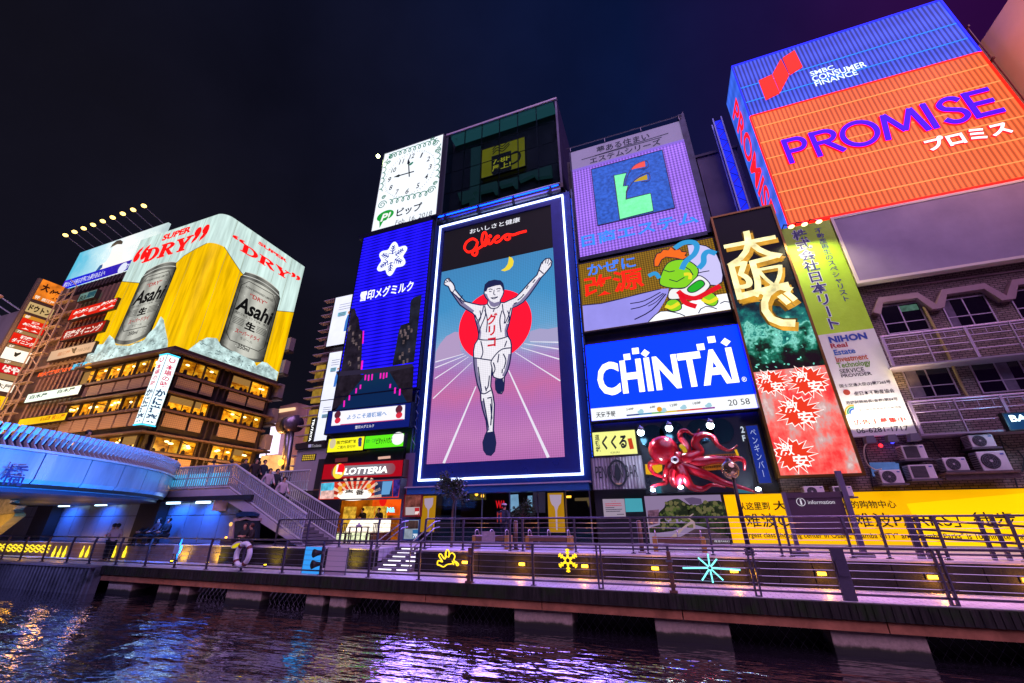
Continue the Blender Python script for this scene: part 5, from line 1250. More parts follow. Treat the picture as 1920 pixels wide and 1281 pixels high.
for k in range(3):
    uu = G[0] + (G[2]-G[0])*(0.18+0.32*k)
    obj('foot_lamp', MB().prism(FG_, [(uu-0.16, G[1]-0.34), (uu+0.16, G[1]-0.34), (uu+0.12, G[1]-0.08), (uu-0.12, G[1]-0.08)], 0.3, 0.6), pm('lamp grey', '#6a6670', 0.4, 0.4), gn)
    spot(FG_.P(uu, G[1]-0.06, 0.58), FG_.P(uu, G[1]+4.5, -0.1), 260, '#fff6dc', 120, 0.7, 0.1, gn)

# ---- the two coloured finance sign box on the roof
PX0, PX1, PZ0, PZ1 = 7.78, 18.1, 15.33, 27.85
FP = front(19.9)
ps = thing('rooftop_sign_box', 'huge rooftop sign box, blue above and orange below with violet capital letters', 'sign', ((PX0+PX1)/2, 19.9, PZ0))
pv = (FP.uv((1410,216.4))[1] + FP.uv((1834.8,101))[1]) / 2
obj('core', MB().box(PX0+0.02, PX1-0.02, 19.95, 22.5, PZ0+0.02, PZ1-0.02), dark, ps)
obj('blue_face', MB().fbox(FP, PX0, pv, PX1, PZ1, -0.05, 0), em('blue tube face', '#4a60ff', 1.35, stripe=('X', 0.21, 0.30, 0.2), grid=[('Z', 1.55, 0.8)], noise=(0.25, 0.15)), ps)
obj('orange_face', MB().fbox(FP, PX0, PZ0, PX1, pv, -0.05, 0), em('orange tube face', '#ff6c3c', 1.45, stripe=('X', 0.21, 0.45, 0.2), noise=(0.2, 0.2)), ps)
ol = MB()
for k in range(6):
    z_ = PZ0 + 0.85 + k*1.22; ol.fbox(FP, PX0+0.03, z_-0.025, PX1-0.03, z_+0.025, 0.002, 0.03)
obj('seam_lights', ol, em('pale orange seam', '#ff9a58', 1.2), ps)
sl_ = MB()
for z_ in (pv+1.2, pv+2.5): sl_.fbox(FP, PX0+0.03, z_-0.02, PX1-0.03, z_+0.02, 0.002, 0.03)
obj('seam_lights', sl_, em('pale blue seam', '#2a8cff', 1.3), ps)
obj('red_edge', MB().fbox(FP, PX0-0.06, PZ0-0.14, PX1, PZ0-0.005, -0.1, 0.05).fbox(FP, PX0-0.05, PZ0, PX0-0.002, pv, -0.05, 0.05).fbox(FP, PX0, pv-0.04, PX1, pv+0.04, 0.001, 0.04).fbox(FP, PX1, PZ0, PX1+0.08, pv, -0.05, 0.05), em('red neon edge', '#ff1a10', 2.2), ps)
obj('blue_edge', MB().fbox(FP, PX0-0.05, pv, PX0-0.002, PZ1, -0.05, 0.05).fbox(FP, PX0-0.05, PZ1, PX1+0.05, PZ1+0.07, -0.1, 0.05).fbox(FP, PX1, pv, PX1+0.08, PZ1, -0.05, 0.05), em('blue neon edge', '#1a20ff', 2.6), ps)
rn = em('red sign metal', '#ff2a10', 1.4)
for q in ([(312,470),(385,437),(430,540),(352,578)], [(391,430),(437,347),(484,440),(434,535)], [(449,340),(515,298),(560,390),(490,435)]):
    obj('logo_bar', MB().ppx(FP, zs(zp, q), 0.04, 0.12), rn, ps)
for s_, a, b_ in (('SMBC', (600,420), (745,403)), ('CONSUMER', (610,447), (930,387)), ('FINANCE', (626,476), (880,433))):
    text(FP, s_, zp(*a), zp(*b_), em('pale blue letters', '#dff6ff', 1.6), ps, bold=0.012, lift=0.08)
def promise_letters():
    vB = FP.uv(zp(503, 940))[1]; vT = FP.uv(zp(460, 806))[1]; H = vT-vB
    U = lambda x: FP.uv(zp(x, 873-0.239*(x-478)))[0]
    arc = lambda cx, cy, rx, ry, a0, a1, n=14: [(cx+rx*math.cos(math.radians(a0+(a1-a0)*i/n)), cy+ry*math.sin(math.radians(a0+(a1-a0)*i/n))) for i in range(n+1)]
    L = [(462, 598, [[(0.1,0),(0.1,1)], [(0.1,.93),(.5,.93)]+arc(.55,.70,.33,.23,90,-90)+[(.1,.47)]]),
         (618, 785, [[(0.1,0),(0.1,1)], [(0.1,.93),(.45,.93)]+arc(.5,.72,.3,.21,90,-90)+[(.1,.51)], [(.45,.5),(.92,0)]]),
         (775, 1003, [arc(.5,.5,.42,.45,0,360,36)]), (1003, 1258, [[(0.05,0),(.2,.95)], [(.2,.95),(.5,.2)], [(.5,.2),(.8,.95)], [(.8,.95),(.95,0)]]),
         (1258, 1318, [[(.5,0),(.5,1)]]), (1335, 1508, [smooth_path([(.86,.80),(.68,.93),(.42,.94),(.2,.80),(.26,.62),(.5,.52),(.78,.40),(.84,.2),(.62,.06),(.34,.07),(.12,.22)], 5)]),
         (1512, 1682, [[(.1,0),(.1,1)], [(.1,.93),(.92,.93)], [(.1,.5),(.85,.5)], [(.1,.07),(.95,.07)]])]
    for nm, w, l0, l1, m in (('letter_rim', .30, .02, .06, em('red letter rim', '#ff1420', 1.6)), ('letter', .18, .07, .12, em('violet letters', '#3a08ff', 2.0))):
        for a, c, paths in L:
            u0, u1 = U(a), U(c); mb = MB()
            for k, pa in enumerate(paths): mb.stroke(FP, [(u0+(u1-u0)*x, vB+H*y) for x, y in pa], w*H/1.45, l0, l1+.002*k)
            obj(nm, mb, m, ps)
promise_letters()
text(FP, 'プロミス', zp(1237, 806), zp(1772, 770), em('red letter rim', '#ff1420', 1.6), ps, bold=0.075, lift=0.05)
text(FP, 'プロミス', zp(1243, 808), zp(1766, 766), em('white pink letters', '#ffe8f4', 1.8), ps, bold=0.035, lift=0.10)
for x_, t_, c_ in ((8.6, 2.0, '#d898ff'), (12.5, 5.5, '#ffa4dc'), (16.5, 9.5, '#ffa8d0')): spot((x_, 18.4, 15.0), (t_, 13.2, 0), 7000, c_, 44, 1.0, 2.0, ps)  # added pink spots under the box brighten the promenade
FPw = westf(PX0)
obj('side_face', MB().box(PX0-0.06, PX0-0.003, 19.95, 22.5, PZ0, PZ1), em('pale blue side', '#3f6cf4', 1.1, grid=[('Z', 1.3, 0.75), ('Y', 0.6, 0.85)]), ps)
FPr = Face((PX0-0.06, 0, 0), (0, 0, -1)); FPr.v = Vector((0, -1, 0)); FPr.n = Vector((-1, 0, 0))
text(FPr, 'PROMISE', None, None, em('red letters', '#ff1a20', 1.5), ps, bold=0.02, lift=0.08, uvbox=(-25.9, -22.0, -16.6, -20.5))
tru = MB()
for dx, dy in ((0,0),(0.5,0),(0,0.5),(0.5,0.5)): tru.box(6.45+dx, 6.53+dx, 21.9+dy, 21.98+dy, 14.2, 26.2)
z_ = 14.4
while z_ < 26:
    tru.tube([(6.49, 21.94, z_), (6.99, 21.94, z_+0.5)], 0.022, 4); tru.tube([(6.99, 21.94, z_+0.5), (6.49, 21.94, z_+1.0)], 0.022, 4); z_ += 1.0
truss = thing('sign_mast', 'blue lit steel mast beside the violet lettered rooftop sign box', 'mast', (6.74, 22, 14.2))
obj('lattice', tru, pm('blue grey steel', '#5a6a9c', 0.35, 0.5), truss)
obj('neon', MB().box(6.6, 6.98, 22.0, 22.3, 14.3, 26.0), em('blue mast glow', '#1226f0', 1.3, noise=(0.4, 0.3)), truss)  # glowing box stands in for blue light falling on the mast
obj('roof_mast', MB().tube([(10.6, 22.3, 27.7), (10.3, 22.3, 30.2)], 0.045, 6), pm('red mast', '#8a2a40', 0.5), ps)
rt = MB()
for k in range(3): rt.tube([(15.6+k*0.5, 22.3, 27.8), (15.9+k*0.5, 22.3, 29.2)], 0.03, 5); rt.tube([(15.4, 22.3, 28.3+k*0.35), (17.2, 22.3, 28.5+k*0.35)], 0.025, 5)
obj('roof_frame', rt, pm('red mast', '#8a2a40', 0.5), ps)
rb_ = thing('rear_building', 'plain dark violet building behind the blue lit mast', 'building', (6.0, 26, 0.72))
obj('wall', MB().box(5.2, 7.6, 23, 34, 0.72, 24.2), pm('violet wall', '#55506c', 0.7, 0, (0.4, 0.2)), rb_)
obj('roof_edge', MB().box(5.1, 7.7, 22.9, 34.1, 24.2, 24.4), pm('violet roof edge', '#3c3a52', 0.7), rb_)
pw = thing('tower_building', 'pale pink tower wall rising behind the orange rooftop sign', 'building', (21, 27, 0.72))
obj('wall', MB().box(18.95, 26, 16.2, 40, 0.72, 24.6), pm('pink plaster', '#c9a79c', 0.7, 0, (0.25, 0.12)), pw)
fe = MB()
for k in range(9): fe.box(18.62, 18.66, 20.2+k*0.35, 20.24+k*0.35, PZ1-9, PZ1-2.2)
fe.box(18.6, 18.68, 20.1, 23.2, PZ1-2.3, PZ1-2.2); fe.box(18.6, 18.68, 20.1, 23.2, PZ1-5, PZ1-4.9)
obj('ladder_rail', fe, pm('dark red rail', '#4a2030', 0.5), pw)
spot((17.0, 12.5, 20), (18.95, 19.5, 22), 5200, '#ffb4a4', 150, 1.0, 1.2, ps)  # added pink spot without a fixture, brightens the tower wall

# ---- brick building on the right
N = NT('brown brick'); b = N.b
br = N.n('ShaderNodeTexBrick'); cv = N.n('ShaderNodeCombineXYZ'); N.l(N.axis('X'), cv.inputs[0]); N.l(N.axis('Z'), cv.inputs[1]); N.l(cv.outputs[0], br.inputs['Vector'])
br.inputs['Color1'].default_value = lin('#a48c88'); br.inputs['Color2'].default_value = lin('#86706e'); br.inputs['Mortar'].default_value = lin('#3a2e30')
br.inputs['Scale'].default_value = 1; br.inputs['Mortar Size'].default_value = 0.012; br.inputs['Brick Width'].default_value = 0.24; br.inputs['Row Height'].default_value = 0.09
N.l(N.mix(1.0, br.outputs[0], N.ramp(N.noise(0.6, 6, 0.7), [(0.3, (0.55,0.5,0.5,1)), (0.7, (1,1,1,1))]), 'MULTIPLY'), b.inputs['Base Color']); b.inputs['Roughness'].default_value = 0.75
bp = N.n('ShaderNodeBump'); N.l(br.outputs[1], bp.inputs['Height']); bp.inputs['Distance'].default_value = -0.015; bp.inputs['Strength'].default_value = 0.6; N.l(bp.outputs[0], b.inputs['Normal'])
brick_m = N.m
bb = thing('brick_building', 'brown brick building with dark gridded windows under the blank lilac billboard', 'building', (12, 20.2, 0.72))
FBk = front(20.2)
obj('wall', MB().box(4.5, 18.9, 20.2, 34, 0.72, 15.2), brick_m, bb)
wf = pm('window frame lilac', '#a896a8', 0.4, 0.5)
pane = pm('dark window pane', '#0b0a12', 0.08, 0, None, None, 0.7)
def window(q, cols=2, vsplit=0.36, parent=bb, lit=None):
    r = FBk.q(*q); u0, v0, u1, v1 = r; mb = MB(); t = 0.045
    for a in ((u0, v0, u1, v0+t), (u0, v1-t, u1, v1), (u0, v0+t, u0+t, v1-t), (u1-t, v0+t, u1, v1-t)): mb.fbox(FBk, *a, -0.02, 0.04)
    for k in range(1, cols): mb.fbox(FBk, u0+(u1-u0)*k/cols-0.02, v0+t, u0+(u1-u0)*k/cols+0.02, v1-t, -0.02, 0.035)
    vm = v0+(v1-v0)*vsplit; mb.fbox(FBk, u0+t, vm-0.018, u1-t, vm+0.018, -0.02, 0.032)
    f = obj('window', mb, wf, parent)
    obj('pane', MB().fbox(FBk, u0+0.01, v0+0.01, u1-0.01, v1-0.01, 0.003, 0.015), pane, f)
    return r, f
wins = []
for q in ([(215,430),(570,400),(660,650),(275,665)], [(750,378),(1130,335),(1235,580),(820,620)], [(1335,302),(1700,262),(1830,500),(1405,545)],
          [(410,962),(800,930),(915,1200),(500,1225)], [(985,912),(1420,872),(1530,1145),(1100,1190)], [(1610,850),(1990,815),(2100,1080),(1720,1125)]):
    wins.append(window(zs(zk, q)))
r, f = wins[0]
obj('notice', MB().fbox(FBk, r[0]+(r[2]-r[0])*0.52, r[1]+(r[3]-r[1])*0.72, r[2]-0.08, r[3]-0.1, 0.016, 0.02), em('greenish window poster', '#5f8a7a', 0.5, noise=(4, 0.7)), f)
cu = FBk.uv(zk(210,400)); cb = FBk.uv(zk(180,520))
mpts = [(180,515),(212,402),(520,362),(668,462),(715,455),(748,335),(1085,285),(1255,388),(1312,380),(1345,255),(1700,205)]
obj('window_hood', MB().spx(FBk, zs(zk, mpts), 0.27, 0.0, 0.28), pm('mauve moulding', '#a08088', 0.6, 0, (1, 0.15)), bb)
obj('string_course', MB().spx(FBk, zs(zk, [(120,305),(1700,90)]), 0.06, 0.0, 0.05), pm('mauve moulding', '#a08088', 0.6, 0, (1, 0.15)), bb)
obj('drain_pipe', MB().tube([FBk.P(*FBk.uv(zk(*p)), 0.12) for p in ((590,450),(690,640),(800,860),(850,980),(930,1160),(960,1210))], 0.05, 8), pm('ochre pipe', '#a89060', 0.5), bb)
for i, (q, cols_) in enumerate((([(230,690),(1464,545),(1640,800),(335,945)], 5), (None, 4))):
    if q: zq, qq = zk, [(232,690),(1464,548),(1600,812),(335,945)]
    else: zq, qq = zl_, [(500,65),(1440,0),(1600,300),(630,375)]
    FBl = front(19.35)
    r = FBl.q(*zs(zq, qq)); u0, v0, u1, v1 = r; u1 = 18.6
    ba = thing('balcony', ['upper thin white railed balcony across the brick wall', 'lower white railed balcony above the air conditioners'][i], 'balcony', FBl.P((u0+u1)/2, v0, 0))
    obj('slab', MB().box(u0, u1, 19.35, 20.19, v0-0.06, v0), pm('balcony slab', '#8c7c8c', 0.6), ba)
    mb = MB()
    for y in (19.38,):
        mb.tube([(u0, y, v1), (u1, y, v1)], 0.035, 6); mb.tube([(u0, y, v1-0.10), (u1, y, v1-0.10)], 0.02, 6)
        for f_ in ((0.72, 0.5, 0.28) if i == 0 else (0.66, 0.34)): mb.tube([(u0, y, v0+(v1-v0)*f_), (u1, y, v0+(v1-v0)*f_)], 0.018, 6)
    obj('rails', mb, wf, ba)
    k = 0; xx = u0
    while xx < u1:
        obj('post', MB().box(xx, xx+(0.09 if k % 2 == 0 else 0.035), 19.34, 19.42, v0, v1), wf, ba); xx += (1.35 if k % 2 == 0 else 1.3); k += 1
    mb = MB()
    for xx in [u0+0.75+0.42*j for j in range(20)]:
        if xx < u1: mb.box(xx, xx+0.02, 19.36, 19.40, v0+(v1-v0)*0.72, v1-0.1)
    obj('bars', mb, wf, ba)
spot((9.6, 19.4, 6.2), (9.9, 20.2, 8.2), 60, '#ffd880', 100, 0.8, 0.1, bb)
FBl = front(19.72)
L0 = FBl.uv(z6(1172,152)); L1 = FBl.uv(zk(35,235))
bbd, p = board('blank_billboard', 'blank lilac grey billboard in a pale frame under the rooftop sign box', 'billboard', FBl, ((L0[0]+L1[0])/2+0.1, L1[1]+0.1, 18.5, L0[1]-0.05), pm('lilac grey board', '#9c8ea6', 0.5, 0, (0.5, 0.16)), pm('cream frame', '#e8dcc8', 0.4), 0.12, 0.35)

# air conditioners
FA = front(19.45)
acw = pm('ac white', '#cfc2c6', 0.45, 0, (3, 0.12))
dkg = pm('ac dark grille', '#2a262e', 0.5)
def ac(q, label, square=False):
    u0, v0, u1, v1 = FA.q(*q); w, h = u1-u0, v1-v0
    t = thing('air_conditioner', label, 'air conditioner', FA.P((u0+u1)/2, v0, 0), 'outdoor units on the brick wall')
    obj('body', MB().fbox(FA, u0, v0, u1, v1, -0.45, 0), acw, t, bevel=0.025)
    c = (u0+w*0.38, v0+h*0.5)
    if square:
        obj('grille', MB().fbox(FA, u0+w*0.08, v0+h*0.1, u0+w*0.68, v0+h*0.9, 0.002, 0.012), dkg, t)
        g = MB()
        for k in range(9): g.fbox(FA, u0+w*0.08, v0+h*(0.13+k*0.085), u0+w*0.68, v0+h*(0.145+k*0.085), 0.013, 0.03)
        obj('grille_bars', g, pm('ac bars', '#7c7074', 0.5), t)
    else:
        rr = min(w*0.33, h*0.43)
        obj('fan_opening', MB().disc(FA, c, rr, rr, 0.002, 0.012), dkg, t)
        g = MB()
        for k in range(1, 5): g.ring(FA, c, rr*k/4.6, rr*k/4.6-0.012, 0.02, 0.032, 24)
        for k in range(8):
            a = math.pi*2*k/8; g.stroke(FA, [c, (c[0]+rr*math.cos(a), c[1]+rr*math.sin(a))], 0.012, 0.02, 0.03)
        obj('fan_guard', g, pm('ac guard', '#5a545c', 0.4), t)
        obj('hub', MB().disc(FA, c, rr*0.17, rr*0.17, 0.03, 0.045, 16), pm('ac hub', '#a89aa0', 0.4), t)
    obj('label_plate', MB().fbox(FA, u1-w*0.2, v1-h*0.2, u1-w*0.08, v1-h*0.12, 0.002, 0.008), pm('ac label', '#4a5aa0', 0.4), t)
    sd = MB()
    for k in range(7): sd.box(u0-0.008, u0-0.002, 19.5, 19.85, v0+h*(0.15+k*0.11), v0+h*(0.2+k*0.11))
    obj('side_vents', sd, dkg, t)
    obj('bracket', MB().box(u0-0.05, u1+0.1, 19.42, 20.2, v0-0.06, v0-0.004), pm('bracket steel', '#5a5058', 0.5, 0.5), t)
for q, l, s_ in (([(440,470),(640,462),(705,590),(478,600)], 'upper of two stacked square grilled units', 1), ([(240,700),(435,690),(482,820),(268,824)], 'lowest round fan unit, in front of the small blue board', 0),
    ([(505,652),(735,640),(785,775),(545,785)], 'lower of two stacked square grilled units', 1), ([(825,588),(1030,572),(1085,700),(862,706)], 'small white round fan unit between square units and the biggest one', 0),
    ([(1060,372),(1285,365),(1330,480),(1098,490)], 'round fan unit on the topmost shelf under the lower balcony', 0), ([(1130,530),(1400,515),(1478,700),(1205,708)], 'biggest white round fan unit with dark slotted side', 0)):
    ac(zs(zl_, q), l, s_)
zq = Z(1420, 860, 4.928)
ac(zs(zq, [(425,256),(610,254),(635,350),(445,352)]), 'round fan unit half hidden by the yellow banner under the red starburst screen', 0)
ac(zs(zq, [(697,256),(872,252),(895,350),(715,352)]), 'unit half hidden by the yellow banner beside the information sign post', 1)
sh_ = thing('unit_shelf', 'rusty steel shelf carrying the biggest air conditioner', 'shelf', FA.P(*FA.uv(zl_(1100, 740))))
u0, v0, u1, v1 = FA.q(*zs(zl_, [(820,715),(1500,705),(1530,780),(830,790)]))
obj('shelf_board', MB().box(u0, u1, 19.2, 20.19, v1-0.08, v1-0.02), pm('rusty shelf', '#5c4038', 0.7, 0, (3, 0.4)), sh_)
obj('shelf_skirt', MB().box(u0, u1, 19.3, 19.34, v0, v1-0.09), pm('slatted brown', '#4a3838', 0.7, 0, (4, 0.4)), sh_)
pn_ = thing('blue_board', 'small blue lit board behind the lowest round fan unit', 'board', FBk.P(*FBk.uv(zl_(280, 690))))
quadm(pn_, 'panel', FBk, zs(zl_, [(145,630),(410,625),(430,760),(180,755)]), em('dim blue board', '#5a78c0', 0.7, noise=(2, 0.4)), 0.01, 0.06)
cb_ = thing('cables', 'pale loose cable hanging beside the tall screen foot', 'cable', FBk.P(*FBk.uv(zl_(70, 620))))
obj('cable', MB().tube(smooth_path([tuple(FBk.P(*FBk.uv(zl_(*p)), 0.3)) for p in ((150,425),(80,480),(70,560),(100,650),(170,700),(230,695))], 5), 0.025, 6), pm('cable beige', '#c8b49c', 0.5), cb_)
for i, (x, y, h_) in enumerate(((222,482,'#ff1a20'), (325,450,'#2a30ff'))):
    lt = tag(obj('indicator_lamp', MB().ell(FBk.P(*FBk.uv(zl_(x, y)), 0.3), 0.06, 0.06, 0.06), em('indicator ' + h_, h_, 8)), ['tiny red lamp in the dark corner under the tall banner', 'tiny blue lamp under the tall banner foot lamps'][i], 'lamp')
bn_, p = board('neon_sign', 'glowing cyan bar sign beside the lower balcony', 'sign', front(19.2), front(19.2).q(*zs(zl_, [(1395,180),(1700,160),(1760,310),(1440,322)])), em('blue neon board', '#103a6a', 1.0), dark, 0.04, 0.2)
text(front(19.2), 'BAR', zl_(1420, 195), zl_(1690, 240), em('cyan white letters', '#d8f8ff', 2.5), bn_, bold=0.03, lift=0.06)
text(front(19.2), 'OPEN', zl_(1462, 282), zl_(1700, 300), em('red neon small', '#ff4a50', 1.4), bn_, bold=0.02, lift=0.06) if False else None
point(front(19.2).P(*front(19.2).uv(zl_(1480, 250)), 0.5), 25, '#7fd8ff', 0.1, bn_)
gn2 = thing('green_cable_light', 'bright green light cord hanging beside the biggest air conditioner', 'light cord', FBk.P(*FBk.uv(zl_(1500, 700))))
obj('cord', MB().tube(smooth_path([tuple(FBk.P(*FBk.uv(zl_(*p)), 0.8)) for p in ((1440,470),(1480,510),(1490,580),(1505,640),(1500,705))], 5), 0.04, 6), em('green cord', '#20e050', 1.4), gn2)

cbm = pm('grey cable', '#2c2830', 0.5)
cbl = thing('cables', 'dark cables drooping across the brick wall among the air conditioners', 'cable', FBk.P(*FBk.uv(zl_(900, 600))))
for path in ([(440,430),(520,455),(700,430),(760,510),(820,580)], [(700,600),(760,620),(800,600),(850,570)], [(1000,380),(980,450),(1000,530),(1090,560)], [(1330,420),(1400,470),(1450,500),(1560,480)], [(500,380),(640,600),(800,860)], [(1330,380),(1470,760),(1500,860)], [(60,380),(130,620),(170,860)], [(1500,520),(1560,600),(1540,720)]):
    obj('cable', MB().tube(smooth_path([tuple(FBk.P(*FBk.uv(zl_(*p)), 0.08)) for p in path], 5), 0.022, 5), cbm, cbl)
crt = pm('pale curtain', '#6a5a70', 0.8, 0, (4, 0.3))
for (r, f), (a_, c_) in zip(wins[1:], ((0.03, 0.22), (0.6, 0.97), (0.05, 0.3), (0.52, 0.75), (0.1, 0.4))):
    obj('curtain', MB().fbox(FBk, r[0]+(r[2]-r[0])*a_, r[1]+0.06, r[0]+(r[2]-r[0])*c_, r[3]-0.06, 0.016, 0.02), crt, f)
# yellow banner and park photo
z10 = Z(1420, 860, 4.928); z11 = Z(1140, 860, 4.928)
FYb = front(19.9)
Y_ = FYb.q((1356,928),(1920,915.5),(1375,1020.3),(1920,1025.8))
yb, p = board('shopping_banner', 'long yellow banner with black Chinese characters and an English line', 'banner', FYb, (Y_[0], Y_[1], 17.5, Y_[3]), em('yellow banner cloth', '#f0b400', 0.85, noise=(0.35, 0.1), base='#f0c000'), dark, 0.03, 0.12)
kb2 = ink('#241a10')
obj('bright_wedge', MB().ppx(FYb, [(1700,945),(1920,925),(2050,910),(2060,1028),(1740,1023)], 0.003, 0.005), em('bright yellow wedge', '#ffd200', 0.92, base='#f0c000'), yb)
text(FYb, '从这里到', (1382, 942), (1444, 956), kb2, yb, bold=0.015); text(FYb, '大阪最大级', (1447, 939), (1589, 956), kb2, yb, bold=0.02); text(FYb, '的购物中心', (1593, 939), (1682, 953), kb2, yb, bold=0.012)
text(FYb, '「难波CITY」「', (1384, 963), (1594, 989), kb2, yb, bold=0.007); text(FYb, '难波PARKS」徒步', (1597, 962), (1911, 989), kb2, yb, bold=0.007)
text(FYb, 'Largest class shopping center in Osaka, "Namba CITY" and "Namba Parks" is 10-minute walk from here', (1392, 998), (2010, 1016), kb2, yb, bold=0.012)
FPh = front(19.92)
ph_, p = board('park_photo', 'printed photo of a terraced green park with a winding path', 'poster', FPh, FPh.q(*zs(z11, [(342,345),(1065,335),(1100,790),(380,790)])), em('lilac print sky', '#9c86ae', 0.75), dark, 0.03, 0.1)
FPh2 = FPh
tg = em('print trees', '#38402a', 0.6, noise=(3.5, 1.2), lamp=False)
quadm(ph_, 'trees', FPh, zs(z11, smooth_path([(540,400),(640,370),(700,400),(760,430),(830,430),(900,400),(1010,390),(1080,430),(1110,600),(1120,720),(900,640),(760,600),(640,560),(480,540),(470,500),(520,450)], 3, True)), tg, 0.004, 0.006)
quadm(ph_, 'trees', FPh, zs(z11, [(380,640),(520,600),(700,590),(770,570),(760,600),(600,670),(430,690),(385,690)]), tg, 0.004, 0.006)
for k_, c_ in enumerate(('#5a6634', '#222a1c', '#75704a')):
    mb = MB()
    for j_ in range(70):
        x_, y_ = random.uniform(490, 1090), random.uniform(400, 640)
        if y_ > 560 and x_ > 780: continue
        if x_ < 540 and y_ < 470: continue
        r0 = random.uniform(.03, .09); mb.disc(FPh, FPh.uv(z11(x_, y_)), r0*1.3, r0, 0.0062+.0002*k_, 0.0066+.0002*k_, 7, random.random()*3)
    obj('foliage_print', mb, em('foliage print '+c_, c_, 0.7, lamp=False), ph_)
quadm(ph_, 'path', FPh, zs(z11, smooth_path([(740,540),(780,510),(790,515),(755,550),(800,585),(805,640),(790,650),(780,605),(700,650),(620,740),(570,745),(640,670),(760,580),(735,555)], 3, True)), em('print path', '#b89a9c', 0.75, lamp=False), 0.007, 0.009)
quadm(ph_, 'buildings', FPh, zs(z11, [(365,480),(470,470),(465,600),(375,620)]), em('print houses', '#7c5470', 0.7, noise=(6, 0.7), lamp=False), 0.007, 0.009)
quadm(ph_, 'hall', FPh, zs(z11, [(700,370),(780,358),(860,372),(870,420),(760,425)]), em('print hall', '#6a567c', 0.7, lamp=False), 0.007, 0.009)
quadm(ph_, 'ground_print', FPh, zs(z11, [(800,650),(960,650),(1110,690),(1150,790),(500,790),(640,740)]), em('print ground', '#5a4450', 0.7, noise=(4, 0.6), lamp=False), 0.003, 0.0035)
text(FPh, '难波PARKS', z11(978, 752), z11(1130, 775), ink('#d8d0e4'), ph_, lift=0.012)
obj('kerb_strip', MB().box(2.2, 18, 19.7, 19.9, 0.72, 0.84), pm('pale kerb', '#a8b090', 0.6), bb)
# ================================================================== buildings left of the bridge street
zA1 = Z(0, 380, 4.928); zA2 = Z(300, 380, 4.928); zA3 = Z(0, 620, 4.928); zA4 = Z(300, 620, 4.928); zL = Z(0, 500, 5.34)
KX, KY, XE, YE = -38.0, 20.0, -51.0, 30.3
FAf, FAe = front(KY), eastf(KX)
ZB, ZT = 15.55, 30.35
crab = thing('restaurant_building', 'corner restaurant building with amber lit windows in dark wooden bands', 'building', (-44.5, 25, 3.2))
obj('wall', MB().box(XE, KX-0.3, KY+0.3, YE, 3.2, 30.0), pm('dark brown wall', '#2a211e', 0.6, 0, (0.6, 0.3)), crab)
wood = pm('dark wood band', '#3a2e2a', 0.5, 0, (1.2, 0.3))
tan_ = NT('tan grid panel'); b = tan_.b
g1 = tan_.wave('Z', 0.16, 0.75, 0.5); g2 = tan_.wave('Y', 0.16, 0.8, 0.5); g3 = tan_.wave('X', 0.16, 0.8, 0.5)
hs = tan_.n('ShaderNodeHueSaturation'); hs.inputs['Color'].default_value = lin('#d8b480'); tan_.l(tan_.math('MULTIPLY', g1, tan_.math('MULTIPLY', g2, g3)), hs.inputs['Value']); tan_.l(hs.outputs[0], b.inputs['Base Color']); b.inputs['Roughness'].default_value = 0.6
def amber(name, s):
    if name in MATS: return MATS[name]
    N = NT(name); b = N.b; b.inputs['Base Color'].default_value = (0.02,0.01,0,1); b.inputs['Roughness'].default_value = 0.3
    x = N.noise(1.0, 8, 0.75, (0.8, 0.8, 1.7))
    N.l(N.ramp(x, [(0.25, lin('#3a1c04')), (0.40, lin('#8a4606')), (0.5, lin('#e08a0a')), (0.6, lin('#ffc030')), (0.7, lin('#fff0a0')), (0.8, lin('#6a3408'))]), b.inputs['Emission Color']); b.inputs['Emission Strength'].default_value = s
    MATS[name] = N.m; return N.m
am = amber('amber room', 1.5)
rows = []
for a, c in (((215,258),(182,385)), ((100,597),(65,715)), ((0,985),(-38,1110))):
    rows.append((FAe.uv(zA4(*c))[1], FAe.uv(zA4(*a))[1]))
cols_e = [(215,258),(435,322),(562,360),(680,403),(857,455),(1022,500)]
ue = [FAe.uv(zA4(*p))[0] for p in cols_e]
amd = amber('dim amber room', 0.75); bld = em('lit blind', '#c89450', 0.7, stripe=('Z', 0.11, 0.6, 0.2))
lampm = em('room lamp', '#ffe08a', 6)
tb = em('red room item', '#e03020', 1.0)
